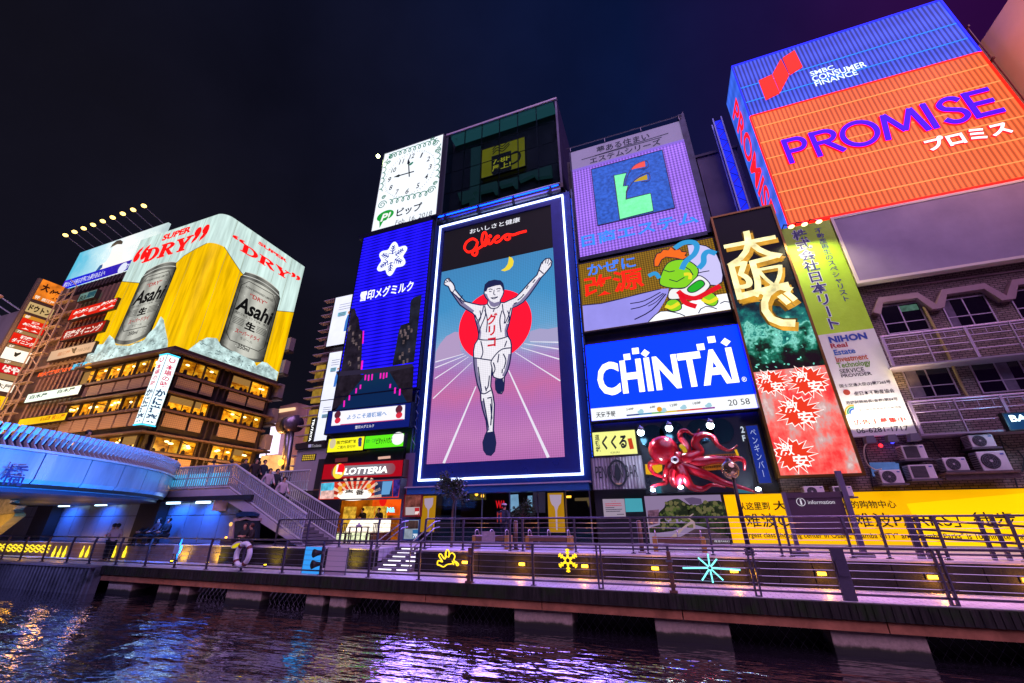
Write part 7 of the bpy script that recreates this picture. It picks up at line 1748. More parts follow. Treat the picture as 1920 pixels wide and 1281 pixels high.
# grey building at the far left
FGl = front(20)
g0, g1_ = FGl.uv((45, 580)), FGl.uv((0, 592))
gy = thing('grey_building', 'plain grey building wall with roof lamp arms beyond the sign tower', 'building', (-100, 28, 3.2))
obj('wall', MB().box(-130, g0[0], 20, 40, 3.2, g0[1]), pm('grey render', '#8a8688', 0.7, 0, (0.2, 0.12)), gy)
obj('edge_trim', MB().box(g0[0], g0[0]+0.35, 19.8, 20.3, 3.2, g0[1]+0.2), pm('pale edge', '#c8b8ac', 0.5), gy)
for k in range(5):
    xx = g0[0]-1-k*2.2
    lt = thing('roof_lamp', 'unlit lamp on an arm on the roof edge of the plain grey building', 'lamp', (xx, 20, g0[1]), 'roof lamps on the plain grey building')
    obj('arm', MB().tube([(xx, 20.2, g0[1]), (xx-0.6, 18.2, g0[1]+1.1)], 0.09, 6), steel, lt)
    obj('lamp_head', MB().ell((xx-0.6, 18.1, g0[1]+1.1), 0.4, 0.4, 0.22), pm('dull lamp', '#d8a890', 0.4), lt)

# ---- video shop building behind the street corner
zt = Z(560, 520, 3.767)
FTs = front(23.0)
ts = thing('shop_building', 'glass fronted shop building with white tall screens behind the snowflake screen', 'building', (-23, 28, 3.2))
tl0 = FTs.uv(zt(262, 150)); tb0 = FTs.uv(zt(20, 1100))
tx0 = FTs.uv(zt(205, 200))[0]; tx1 = -20.6; tz = tl0[1]+0.2
obj('wall', MB().box(tx0+0.3, tx1, 23.3, 34, 3.2, tz), pm('mauve wall', '#3c3440', 0.6), ts)
fn = MB(); z_ = 4.6
while z_ < tz: fn.box(tx0-0.35, tx1, 22.85, 23.3, z_, z_+0.07); z_ += 0.72
obj('floor_fins', fn, pm('pale fin', '#a8989c', 0.5), ts)
pnl = MB(); z_ = 4.7
k = 0
while z_ < tz-0.7:
    for x_ in (tx0+0.35, tx0+1.5, tx0+2.65): pnl.box(x_, x_+1.0, 23.12, 23.28, z_, z_+0.6)
    z_ += 1.44
obj('spandrels', pnl, pm('mauve panel', '#8a7478', 0.6), ts)
for (a, c) in (((85,770),(180,885)), ((55,935),(140,1050)), ((110,620),(180,720)), ((30,1060),(80,1160))):
    q = FTs.q(zt(a[0]+12, a[1]), zt(c[0], a[1]-4), zt(a[0]-8, c[1]), zt(c[0]-20, c[1]-4))
    w = obj('lit_window', MB().fbox(FTs, q[0], q[1], q[2], q[3], -0.2, -0.1), em('warm office', '#d8a840', 0.5 if c[1] > 800 else 0.25, noise=(1.4, 0.7)), ts)
FTf = front(22.7)
for i, q in enumerate(([(262,145),(395,118),(328,470),(195,490)], [(218,535),(312,520),(248,865),(158,868)], [(155,872),(246,866),(195,1165),(102,1172)])):
    r = FTf.q(*zs(zt, q))
    sc_, p = board('white_screen', ['upper white video screen with small figures on the glass shop building', 'middle white video screen beside the dim canal picture', 'lowest white video screen beside the vertical black sign'][i], 'screen', FTf, r, em('white video', '#e4e6fa', 1.25, noise=(0.5, 0.12)), dark, 0.04, 0.3, group='white screens on the glass shop building')
    w, h = r[2]-r[0], r[3]-r[1]
    P2 = lambda pts: [(r[0]+w*x, r[1]+h*y) for x, y in pts]
    obj('blue_block', MB().prism(FTf, P2([(.3,.58),(.75,.58),(.75,.66),(.3,.66)]), 0.004, 0.008), em('pale cyan print', '#7fc8e0', 1.0, lamp=False), sc_)
    mb = MB()
    for kk_ in range(3): mb.stroke(FTf, P2([(.35,.64-.03*kk_),(.7,.64-.03*kk_)]), 0.07, 0.009, 0.012)
    for kk_ in range(3): mb.stroke(FTf, P2([(.3,.82-.05*kk_),(.9,.82-.05*kk_)]), 0.04, 0.004, 0.008)
    obj('grey_print', mb, ink('#6a7088'), sc_)
    obj('figure', MB().prism(FTf, P2([(.78,.25),(.95,.25),(1,.45),(.98,.58),(.85,.58),(.78,.45)]), 0.004, 0.008), ink('#3a78d0'), sc_)
    obj('figure', MB().disc(FTf, (r[0]+w*.9, r[1]+h*.62), w*.07, w*.07, 0.009, 0.013, 14), ink('#c88a70'), sc_)
FTx = front(22.6)
vq = FTx.q(*zs(zt, [(98,990),(130,995),(95,1165),(62,1165)]))
vs_s, p = board('vertical_sign', 'black vertical sign with white capital letters turned sideways beside the lowest white screen', 'sign', FTx, vq, em('black sign', '#0a0c10', 0.6), dark, 0.02, 0.2)
FTr = Face((0, 22.58, 0), (0, 0, -1)); FTr.v = Vector((1, 0, 0)); FTr.n = Vector((0, -1, 0))
text(FTr, 'TSUTAYA', None, None, em('white lit letters', '#ffffff', 1.6), vs_s, bold=0.03, lift=0.02, uvbox=(-vq[3]+0.1, vq[0]+0.12, -vq[1]-0.05, vq[2]-0.12))
th = thing('toilet_house', 'small pale walled building with a dark sign band and a gridded window behind the stairs', 'building', (-21.5, 21, 3.2))
FTh = front(20.9)
q = FTh.q(*zs(zA4, [(1275,1050),(1545,1040),(1500,1500),(1240,1520)]))
obj('wall', MB().box(q[0]-0.2, -19.9, 20.9, 26, 0.72, q[3]), pm('pale wall', '#aaa0a8', 0.7, 0, (0.5, 0.12)), th)
obj('sign_band', MB().ppx(FTh, zs(zA4, [(1275,1050),(1545,1015),(1545,1075),(1270,1105)]), 0, 0.2), pm('dark band', '#231f26', 0.5), th)
text(FTh, 'Toilets', zA4(1425,1058), zA4(1512,1078), ink('#a8a0b0'), th, lift=0.22)
obj('pictogram', MB().ppx(FTh, zs(zA4, [(1395,1058),(1420,1055),(1418,1082),(1393,1085)]), 0.2, 0.22), ink('#9a90c0'), th)
wq2 = FTh.q(*zs(zA4, [(1315,1148),(1447,1138),(1437,1198),(1310,1206)]))
w = obj('window', MB().fbox(FTh, *wq2, -0.05, 0.02), pm('dark pane 2', '#1a1a14', 0.3), th)
mb = MB()
for k in range(7):
    for j in range(3): mb.fbox(FTh, wq2[0]+(wq2[2]-wq2[0])*(.06+k*.13), wq2[1]+(wq2[3]-wq2[1])*(.1+j*.3), wq2[0]+(wq2[2]-wq2[0])*(.14+k*.13), wq2[1]+(wq2[3]-wq2[1])*(.3+j*.3), 0.021, 0.03)
obj('lit_cells', mb, em('yellow window cells', '#e8c040', 0.9), w)

# ---- street beyond the stairs
FSt = front(33)
sv_ = thing('street_building', 'pink lit building far down the street with a bright white screen', 'building', (-36, 36, 3.2))
obj('wall', MB().ppx(front(36), zs(zA4, [(1110,700),(1262,665),(1362,690),(1330,1300),(960,1300),(1000,1150)]), -6, 0), pm('pink street wall', '#b08a94', 0.7, 0, (0.4, 0.3)), sv_)
obj('lit_fascia', MB().ppx(front(35.9), zs(zA4, [(1105,730),(1255,712),(1250,735),(1100,760)]), 0, 0.2), em('warm fascia', '#ffd0a0', 1.2), sv_)
obj('screen', MB().ppx(front(35.2), zs(zA4, [(1045,850),(1135,828),(1092,1140),(1000,1150)]), 0, 0.2), em('pink white screen', '#f4e0ff', 1.8, noise=(0.6, 0.25)), sv_)
obj('shop_glow', MB().ppx(front(35), zs(zA4, [(950,1160),(1095,1150),(1240,1180),(1230,1300),(930,1300)]), 0, 0.2), em('shop glow', '#ffb870', 1.3, noise=(0.5, 0.6)), sv_)
obj('side_screen', MB().ppx(front(35.1), zs(zA4, [(945,1100),(985,1095),(970,1170),(930,1175)]), 0, 0.2), em('pink white screen', '#f4e0ff', 1.8, noise=(0.6, 0.25)), sv_)
cp = thing('lamp_column', 'steel column with a drum shaped lantern and one amber lamp at the street corner', 'column', (-28, 27, 3.2))
FCo = front(27)
c0 = FCo.uv(zA4(1195, 875))
obj('shaft', MB().tube([FCo.P(*FCo.uv(zA4(1150,1280))), FCo.P(c0[0], c0[1], 0)], 0.28, 14), steel, cp, smooth=True)
obj('shaft', MB().tube([FCo.P(FCo.uv(zA4(1205,1280))[0], 3.2, 0.1), FCo.P(c0[0]+0.5, c0[1], 0.1)], 0.22, 14), steel, cp, smooth=True)
obj('drum', MB().tube([FCo.P(c0[0]-0.8, c0[1], 0), FCo.P(c0[0]+0.9, c0[1]+0.1, 0)], 0.75, 20), pm('drum metal', '#8a7c90', 0.3, 0.7, (2, 0.4)), cp, smooth=True)
obj('drum_band', MB().tube([FCo.P(c0[0]-0.25, c0[1], 0), FCo.P(c0[0]+0.15, c0[1]+0.02, 0)], 0.79, 20), dark, cp, smooth=True)
obj('amber_lamp', MB().ell(FCo.P(*FCo.uv(zA4(1163,1225)), 0.5), 0.22, 0.22, 0.25), em('amber lamp', '#ffa030', 5), cp)
point(FCo.P(*FCo.uv(zA4(1163,1225)), 0.9), 90, '#ffa040', 0.15, cp)
# ================================================================== railings, lights and things on the promenade
def railing(name, label, cat, xs, y, z0, h, nw, flat=(), double=(), r=0.028, low=0.13, ends=None):
    a, c = (xs[0], xs[-1]) if ends is None else ends
    t = thing(name, label, cat, ((a+c)/2, y, z0))
    obj('top_rail', MB().tube([(a, y, z0+h), (c, y, z0+h)], r, 8), rail_m, t, smooth=True)
    obj('bottom_rail', MB().tube([(a, y, z0+low), (c, y, z0+low)], 0.026, 8), rail_m, t, smooth=True)
    w = MB()
    for k in range(nw):
        zz = z0+low+(h-low)*(k+1)/(nw+1)
        p = [(a+(c-a)*i/40, y, zz - 0.006*math.sin(i*1.3)) for i in range(41)]
        w.tube(p, 0.0065, 5)
    obj('wires', w, wire_m, t)
    for i, x in enumerate(xs):
        mb = MB()
        if i in flat: mb.box(x-0.13, x+0.13, y-0.05, y+0.05, z0, z0+h); mb.box(x-0.11, x+0.09, y-0.09, y-0.052, z0+0.5, z0+0.82)
        elif i in double:
            for dx in (-0.055, 0.055): mb.box(x+dx-0.018, x+dx+0.018, y-0.05, y+0.05, z0, z0+h)
            for k in range(nw):
                zz = z0+low+(h-low)*(k+1)/(nw+1); mb.tube([(x-0.16, y, zz), (x+0.16, y, zz)], 0.013, 6)
        else:
            mb.add([(x-0.026,y-0.03,z0),(x+0.026,y-0.03,z0),(x+0.026,y+0.03,z0),(x-0.026,y+0.03,z0),(x-0.03,y-0.08,z0+h*.75),(x+0.03,y-0.08,z0+h*.75),(x+0.03,y-0.02,z0+h*.75),(x-0.03,y-0.02,z0+h*.75),
                    (x-0.035,y-0.05,z0+h),(x+0.035,y-0.05,z0+h),(x+0.035,y+0.02,z0+h),(x-0.035,y+0.02,z0+h)],
                   [(0,3,2,1),(8,9,10,11)] + [(j, (j+1) % 4, 4+(j+1) % 4, 4+j) for j in range(4)] + [(4+j, 4+(j+1) % 4, 8+(j+1) % 4, 8+j) for j in range(4)])
        mb.box(x-0.07, x+0.07, y-0.06, y+0.06, z0, z0+0.02)
        obj('post', mb, rail_m, t)
    return t
F12 = front(12.84)
RX = [F12.uv((px, 1042+px*0.027))[0] for px in (-60, 5, 40, 82, 128, 170, 220, 275, 330, 390, 455, 532, 603, 693, 787, 886, 1000, 1125, 1258, 1415, 1583, 1774, 2010, 2260, 2560, 2900)]
railing('canal_railing', 'long steel railing with thin wires along the edge of the canal promenade', 'railing', RX, 12.84, 0.0, 1.08, 5, flat=(20,), double=(17, 19, 21), ends=(RX[0], RX[-1]))
F15 = front(14.95)
ux = lambda L: [F15.uv((px, 1000))[0] for px in L]
railing('terrace_railing', 'upper steel railing before the snack stall', 'railing', ux([520, 578, 639, 710, 750]), 14.95, 0.732, 1.05, 5)
railing('terrace_railing', 'long upper steel railing before restaurant glass and yellow banner', 'railing', ux([798, 869, 957, 980, 1078, 1184, 1211, 1330, 1457, 1474, 1586, 1653, 1760, 1900, 2030, 2250, 2500, 2800]), 14.95, 0.732, 1.05, 5)
for x, lb in ((-10.78, 'left'), (-9.22, 'right')):
    hr = thing('handrail', 'sloping double steel handrail on the %s side of the lit steps' % lb, 'handrail', (x, 15.3, 0))
    for dz in (0.92, 0.68): obj('rail', MB().tube([(x, 14.35, dz), (x, 16.1, dz+0.75), (x, 16.5, dz+0.78)], 0.026, 8), steel, hr, smooth=True)
    for y_, zz in ((14.45, 0.0), (15.9, 0.62)): obj('post', MB().tube([(x, y_, zz), (x, y_, zz+0.95)], 0.022, 8), steel, hr)
rp = thing('ramp_handrail', 'dark red double handrail of the ramp before the yellow banner', 'handrail', (7, 15.6, 0.72))
FR2 = front(15.5)
for a, c in (((1700, 973), (1960, 990)), ((1700, 991), (1960, 1008)), ((1702, 1006), (1960, 1023))):
    obj('rail', MB().tube([FR2.P(*FR2.uv(a)), FR2.P(*FR2.uv(c))], 0.03, 8), pm('dark red handrail', '#4a1c20', 0.4), rp, smooth=True)
for p in (1708, 1715, 1727, 1845, 1872):
    u = FR2.uv((p, 1000))[0]; obj('post', MB().box(u-0.04, u+0.04, 15.46, 15.54, 0.72, 1.82), rail_m, rp)

# amber wall lamps
al = em('amber wall lamp', '#ffb830', 7)
F147 = front(14.69)
first = None
for i, (px, py) in enumerate(((872,1058),(979,1061),(1097,1065),(1229,1070),(1377,1075),(1541,1079),(1755,1103-1),(1935,1108))):
    u, v = F147.uv((px, py)); v = 0.36
    if first is None:
        first = thing('wall_lamp', 'amber wall lamp just beside the yellow winged light', 'lamp', (u, 14.68, v), 'amber lamps on the retaining wall')
        obj('housing', MB().box(u-0.13, u+0.13, 14.66, 14.70, v-0.065, v+0.065), dark, first); obj('lens', MB().box(u-0.10, u+0.10, 14.645, 14.658, v-0.04, v+0.04), al, first)
        o0 = u
    else: dup(first, (u-o0, 0, 0), 'amber wall lamp ' + ('', 'midway between winged light and snowflake', 'just beside the yellow snowflake', 'between snowflake and the brown leaning post', 'touching the cyan star', 'beside the flat wide railing post', 'beside the last double railing post', 'nearest the end of the retaining wall')[i])
    point((u, 14.5, v-0.05), 16, '#ffa820', 0.06, None if False else first) if i == 0 else None
for ob_ in [o for o in col.objects if o.type == 'EMPTY' and o.get('group') == 'amber lamps on the retaining wall']:
    if ob_ is not first and not any(c.type == 'LIGHT' for c in ob_.children):
        OFF[ob_] = Vector(ob_.location); point((ob_.location.x, 14.5, 0.31), 16, '#ffa820', 0.06, ob_)
# yellow ground lamps lighting the low wall on the left
for i, (px, lb) in enumerate(((345, 'behind the pale box on the railing'), (412, 'between pale box and lifebuoy'), (520, 'between lifebuoy and blue board'), (667, 'between white board and lit steps'))):
    u = F147.uv((px, 1040))[0]
    g = thing('ground_lamp', 'yellow ground lamp washing the low stone wall, ' + lb, 'lamp', (u-0.12, 14.3, 0), 'yellow ground lamps before the low wall')
    obj('body', MB().tube([(u-0.12, 14.3, 0.0), (u-0.12, 14.3, 0.07)], 0.06, 10), dark, g); obj('lens', MB().tube([(u-0.12, 14.3, 0.072), (u-0.12, 14.3, 0.09)], 0.05, 10), em('yellow lens', '#ffe020', 8), g)
    spot((u, 14.25, 0.12), (u, 14.7, 0.42), 60, '#ffd820', 120, 1.0, 0.05, g)
yn = em('yellow light pattern', '#ffe030', 1.6)
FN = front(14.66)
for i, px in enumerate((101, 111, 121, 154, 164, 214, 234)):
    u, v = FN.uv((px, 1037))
    o = obj('light_ornament', MB().prism(FN, [(u-0.09, v-0.2), (u+0.09, v-0.2), (u+0.11, v+0.02), (u+0.05, v+0.14), (u, v+0.34), (u-0.05, v+0.14), (u-0.11, v+0.02)], 0, 0.03), yn)  # glowing shapes stand in for light projected on the wall
    tag(o, 'yellow pointed shape of projected light on the stone wall under the bridge', 'light ornament', 'pointed yellow shapes of projected light')
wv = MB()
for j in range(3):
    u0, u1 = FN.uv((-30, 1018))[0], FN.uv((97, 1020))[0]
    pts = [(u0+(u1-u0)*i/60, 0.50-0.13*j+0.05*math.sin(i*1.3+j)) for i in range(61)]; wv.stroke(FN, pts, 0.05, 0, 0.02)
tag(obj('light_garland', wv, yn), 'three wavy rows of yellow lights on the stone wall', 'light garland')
for x in (-33, -29.5, -26): point((x, 13.9, 0.8), 16, '#ffb030', 0.2)
# ornaments on the railing
FO2 = front(12.70)
so = thing('light_ornament', 'yellow glowing snowflake ornament hanging on the railing', 'light ornament', FO2.P(*FO2.uv((1065, 1075))))
c = FO2.uv((1064.5, 1051)); R0 = abs(FO2.uv((1064, 1029))[1]-c[1])
mb = MB()
for k in range(6):
    a = math.radians(90+60*k); d = (math.cos(a), math.sin(a)); nx = (-d[1], d[0]); P_ = lambda t, s: (c[0]+(d[0]*t+nx[0]*s)*R0, c[1]+(d[1]*t+nx[1]*s)*R0)
    mb.stroke(FO2, [P_(.38,0), P_(1,0)], 0.035, -.02, .01)
    for t in (.55, .78):
        for s in (1, -1): mb.stroke(FO2, [P_(t,0), P_(t+.16, s*.17)], 0.03, -.02, .01)
    mb.ring(FO2, P_(.36,0), .12*R0, .12*R0-0.025, -.02, .01, 12)
mb.ring(FO2, c, .3*R0, .3*R0-0.03, -.02, .01, 20)
obj('tube_light', mb, em('snowflake yellow', '#ffd21e', 1.8), so)
st_ = thing('light_ornament', 'pale cyan eight rayed star ornament on the railing', 'light ornament', FO2.P(*FO2.uv((1331, 1090))))
cs = FO2.uv((1331, 1065)); mb = MB()
for a, L in ((88,.32), (47,.28), (135,.32), (182,.62), (-2,.66), (-47,.36), (232,.36), (272,.33)):
    a = math.radians(a); mb.stroke(FO2, [(cs[0]+.04*math.cos(a), cs[1]+.04*math.sin(a)), (cs[0]+L*1.05*math.cos(a), cs[1]+L*math.sin(a))], 0.035, -.02, .01)
obj('tube_light', mb, em('star cyan', '#7ff4f0', 1.8), st_)
obj('wire_ring', MB().ring(FO2, cs, .26, .25, 0, .01, 30), wire_m, st_)
z77 = Z(680, 930, 6.857)
ch2 = thing('light_ornament', 'yellow glowing outline of a little winged shape on the railing', 'light ornament', FO2.P(*FO2.uv((840, 1062))))
obj('tube_light', MB().spx(FO2, zs(z77, [(960,880),(972,832),(1025,848),(1000,805),(980,768),(992,745),(1015,760),(1040,800),(1062,805),(1065,730),(1090,690),(1112,730),(1104,792),(1120,748),(1155,735),(1185,775),(1170,830),(1205,850),(1232,882),(1212,895),(1190,855),(1150,872),(1085,882),(1040,912),(990,892)]), 0.03, -.02, .01, True, 4)
    .spx(FO2, zs(z77, [(1075,720),(1068,760),(1085,790)]), 0.025, -.02, .01, False, 4).spx(FO2, zs(z77, [(1150,835),(1170,885)]), 0.025, -.02, .01), em('snowflake yellow', '#ffd21e', 1.8), ch2)
# lifebuoy, boards, boxes on the railing
lb = thing('lifebuoy', 'white lifebuoy with dark red bands hanging on the canal railing', 'lifebuoy', FO2.P(*FO2.uv((455, 1060))))
cb = FO2.uv((455.5, 1040)); rr_ = 0.33
for nm, a0, a1, m in [('ring', 0, 360, pm('lifebuoy white', '#d8d6e2', 0.5))] + [('band', 30+90*k, 46+90*k, pm('lifebuoy red', '#6a2a2a', 0.5)) for k in range(4)]:
    pts = [FO2.P(cb[0]+rr_*math.cos(math.radians(a0+(a1-a0)*i/24)), cb[1]+rr_*1.12*math.sin(math.radians(a0+(a1-a0)*i/24)), 0) for i in range(25 if nm == 'band' else 24)]
    obj(nm, MB().tube(pts, 0.09 if nm == 'ring' else 0.094, 10, nm == 'ring'), m, lb, smooth=True)
os_ = thing('oval_sign', 'small yellow and white oval sign above the lifebuoy', 'sign', FO2.P(*FO2.uv((443, 1027))))
obj('plate', MB().disc(FO2, FO2.uv((443, 1022)), 0.27, 0.11, -0.03, 0, 24, 0.3), pm('oval white', '#d0c8d0', 0.5), os_); obj('fill', MB().disc(FO2, FO2.uv((443, 1023)), 0.22, 0.07, 0.002, 0.01, 24, 0.3), em('oval yellow', '#e8d020', 0.8), os_)
F13 = front(12.92)
b1 = thing('board', 'bright blue board fixed behind the railing wires', 'board', F13.P(*F13.uv((588, 1076))))
q = F13.q((572,1025),(608,1026),(567,1075),(602,1077)); obj('panel', MB().fbox(F13, q[0], q[1], q[2], q[3], -0.03, 0), em('blue board', '#38a0ff', 0.95), b1)
b2 = thing('board', 'white board fixed behind the railing wires beside the blue one', 'board', F13.P(*F13.uv((630, 1076))))
q2 = F13.q((614,1026),(652,1027),(610,1077),(647,1079)); obj('panel', MB().fbox(F13, q2[0], q2[1], q2[2], q2[3], -0.03, 0), pm('white board', '#d8c8d4', 0.5), b2)
for b_, q_ in ((b1, q), (b2, q2)): obj('rim', MB().fbox(F13, q_[0]-.02, q_[1], q_[0], q_[3], -.04, .01).fbox(F13, q_[2], q_[1], q_[2]+.02, q_[3], -.04, .01), steel, b_)
for i, (px, py) in enumerate(((600, 1037), (597, 1058))):
    c = FO2.uv((px, py)); s = thing('loudspeaker', ['upper black loudspeaker on the post between the two boards', 'lower black loudspeaker on the post between the two boards'][i], 'loudspeaker', FO2.P(c[0], c[1]-.1))
    obj('horn', MB().tube([FO2.P(c[0], c[1], -0.1), FO2.P(c[0]-.05, c[1], 0.1), FO2.P(c[0]-.08, c[1], 0.2)], [0.05, 0.1, 0.14], 12), black, s, smooth=True)
    obj('mount', MB().box(c[0]-.03, c[0]+.1, 12.72, 12.8, c[1]-.04, c[1]+.04), steel, s)
bx_ = thing('meter_box', 'small pale box with a looped cable on a railing post', 'box', FO2.P(*FO2.uv((330, 1040))))
q = FO2.q((325,1025),(335,1024),(335,1038),(326,1039)); obj('box', MB().fbox(FO2, q[0]-.02, q[1], q[2]+.02, q[3]+.03, -0.1, 0.0), pm('pale blue box', '#9fb4e0', 0.5), bx_, bevel=0.01); obj('cable', MB().tube([FO2.P(q[0], q[1], -.05), FO2.P(q[0]+.02, q[1]-.2, -.02), FO2.P(q[2]+.1, q[1]-.26, -.02), FO2.P(q[2]+.12, q[1]-.1, -.05)], .015, 6), black, bx_)
rustp = pm('rusty post', '#6a4a3c', 0.5, 0.4, (4, 0.4))
for px, lbl in ((879, 'rust brown post at the railing beside the yellow winged light'), (1256, 'rust brown post at the railing beside the cyan star')):
    u = FO2.uv((px, 1060))[0]; p_ = thing('mooring_post', lbl, 'post', (u, 12.74, 0))
    obj('shaft', MB().box(u-0.05, u+0.05, 12.70, 12.78, 0, 0.95), rustp, p_, bevel=0.01); obj('foot', MB().box(u-0.1, u+0.1, 12.68, 12.8, 0, 0.05).box(u-0.08, u+0.08, 12.68, 12.7, 0.12, 0.2), rustp, p_)
    obj('bolts', MB().box(u-0.09, u+0.09, 12.69, 12.7, .45, .5).box(u-0.09, u+0.09, 12.69, 12.7, .7, .75), steel, p_)

# terrace furniture
def bench(px0, px1, label, extra=None):
    F = front(16.2); a, c = F.uv((px0, 1015))[0], F.uv((px1, 1015))[0]
    t = thing('bench', label, 'bench', ((a+c)/2, 16.2, 0.72))
    wd, mt = pm('bench wood', '#6b4a34', 0.5, 0, (3, 0.3)), pm('bench steel', '#b8a8c0', 0.35, 0.5)
    for k in range(4): obj('seat_plank', MB().box(a+.06, c-.06, 15.95+.13*k, 16.06+.13*k, 1.13, 1.17), wd, t, bevel=.008)
    obj('apron', MB().box(a+.1, c-.1, 15.93, 15.97, 1.0, 1.13), wd, t)
    for x in (a, c): obj('leg', MB().box(x-.07, x+.07, 15.95, 16.5, .72, 1.18), pm('bench leg', '#a87c34', 0.5), t, bevel=.01)
    for x in (a+.04, (a+c)/2, c-.04):
        obj('armrest', MB().tube(smooth_path([(x, 16.0, 1.17), (x, 16.0, 1.33), (x, 16.12, 1.38), (x, 16.3, 1.34), (x, 16.42, 1.17)], 4), .018, 6), mt, t)
    return t
bench(893, 953, 'wooden bench with pale sheet over its backrest near the person in a cap'); bench(992, 1069, 'wooden bench below a yellow spatula banner, nothing leaning on it'); bench(1228, 1318, 'wooden bench in front of the park photo')
u = front(15.9).uv((916, 1010)); obj_s = tag(obj('sheet', MB().box(u[0]-.27, u[0]+.27, 15.86, 15.9, .95, 1.32), pm('pale sheet', '#a08c9a', 0.7, 0, (6, .3))), 'pale paper sheet standing against a bench near the person in a cap', 'sheet')
for px, lbl in ((967, 'brown bollard beside the person in a cap'), (1200, 'brown bollard beside the park photo')):
    u = front(15.6).uv((px, 1000))[0]; t = thing('bollard', lbl, 'bollard', (u, 15.6, .72)); obj('shaft', MB().tube([(u, 15.6, .72), (u, 15.6, 1.66)], .075, 12), rustp, t, smooth=True); obj('cap', MB().ell((u, 15.6, 1.66), .08, .08, .05), rustp, t, smooth=True); obj('base', MB().tube([(u, 15.6, .722), (u, 15.6, .76)], .13, 12), rustp, t)
z10 = Z(1420, 860, 4.928)
FI2 = front(15.6)
inf = thing('information_sign', 'brown information board with a white lettered head on two steel posts', 'sign', FI2.P(*FI2.uv(z10(650, 880))))
q = FI2.q(*zs(z10, [(232,318),(795,305),(885,685),(345,695)]))
brn = pm('sign brown violet', '#4a3444', 0.45, 0.1, (1, .12))
obj('panel', MB().fbox(FI2, q[0]+.05, q[1], q[2]-.05, q[3]-.04, -.06, 0), brn, inf); obj('frame', MB().fbox(FI2, q[0], q[3]-.16, q[2], q[3], -.08, .03).fbox(FI2, q[0], q[1]-.05, q[2], q[1], -.08, .03), pm('sign frame', '#54414e', 0.4, .2), inf)
pst = pm('sign post lilac', '#6e6480', 0.4, .5)
obj('post', MB().box(q[0]-.05, q[0]+.05, 15.52, 15.66, .72, q[3]+.02), pst, inf)
top = FI2.uv(z10(740, 115))[1]; obj('post', MB().box(q[2]-.02, q[2]+.12, 15.52, 15.66, .72, top), pst, inf)
for x in (q[0], q[2]+.05): obj('foot', MB().box(x-.2, x+.2, 15.4, 15.8, .722, .80), pm('sign foot', '#3a303c', .5), inf)
iw = em('white print glow', '#e8e0f0', .85, lamp=False)
text(FI2, 'information', z10(462, 386), z10(718, 418), iw, inf, lift=.01, bold=.0)
ci = FI2.uv(z10(402, 401)); obj('icon', MB().ring(FI2, ci, .12, .105, .002, .01, 28), iw, inf); text(FI2, 'i', None, None, iw, inf, bold=.03, lift=.01, uvbox=(ci[0]-.025, ci[1]-.08, ci[0]+.025, ci[1]+.08))
FLp = front(15.3)
lp = thing('street_lamp', 'dark lamp post with a clear globe before the octopus', 'street lamp', FLp.P(FLp.uv((1405, 1038))[0], .72))
gc = FLp.uv((1369, 881)); ub = FLp.uv((1405, 1035))[0]
obj('pole', MB().tube([(ub, 15.3, .72), (gc[0]+.04, 15.3, gc[1]+.1)], [.075, .05], 10), pm('dark brown pole', '#2c2024', .45, .4), lp, smooth=True)
gb2 = NT('globe glass'); bs3 = gb2.b; bs3.inputs['Base Color'].default_value = lin('#9a8868'); bs3.inputs['Metallic'].default_value = .75; bs3.inputs['Roughness'].default_value = .08
obj('globe', MB().ell(FLp.P(gc[0], gc[1], 0), .27, .27, .29, 24, 14), gb2.m, lp, smooth=True); obj('top_cap', MB().tube([FLp.P(gc[0], gc[1]+.25), FLp.P(gc[0], gc[1]+.36)], [.14, .05], 10), dark, lp); obj('base', MB().tube([(ub, 15.3, .722), (ub, 15.3, .9)], .13, 10), dark, lp)
# trees
def tree(base, h, cr, label, m, n, lean=0.0):
    t = thing('tree', label, 'tree', base); bx, by, bz = base
    pts = [(bx+lean*k/6+.03*math.sin(k*2), by, bz+h*k/6) for k in range(7)]
    tk = MB().tube(pts, [.06-.006*k for k in range(7)], 8); tips = []
    for k in range(11):
        a = random.uniform(0, 6.28); z_ = bz+h*random.uniform(.6, .95); L = cr*random.uniform(.5, .95); e = (bx+lean+L*math.cos(a), by+L*math.sin(a), z_+cr*random.uniform(.2, .7))
        tk.tube([(bx+lean*(z_-bz)/h, by, z_), ((bx+lean+e[0])/2, (by+e[1])/2, (z_+e[2])/2+.05), e], [.025, .018, .008], 5); tips.append(e)
    obj('trunk', tk, pm('tree bark', '#5a4438', .8), t)
    lf = MB()
    for k in range(n):
        e = random.choice(tips); c = [e[i]+random.gauss(0, cr*.22) for i in range(3)]; a = Vector((random.gauss(0,1), random.gauss(0,1), random.gauss(0,.6))).normalized()*random.uniform(.05,.10); p_ = a.cross(Vector((random.gauss(0,1), random.gauss(0,1), random.gauss(0,1)))).normalized()*random.uniform(.02,.04)
        c = Vector(c); lf.add([c-a, c+p_, c+a, c-p_], [(0,1,2,3)])
    obj('crown', lf, m, t)
leafm = pm('dark leaves', '#24361f', .5, 0, (3, .5))
tx = front(16.4)
tree(tuple(tx.P(tx.uv((846, 1025))[0], .72)), tx.uv((838, 900))[1]-.72, .55, 'thin young tree with dark leaves before the lower left corner of the runner screen', leafm, 1300, -.02)
ty = front(19.3)
pt_ = ty.uv((981, 1000)); tree(tuple(ty.P(pt_[0], .72)), 1.5, .5, 'small dark leaved plant before the pale window of the glazed restaurant', leafm, 800)
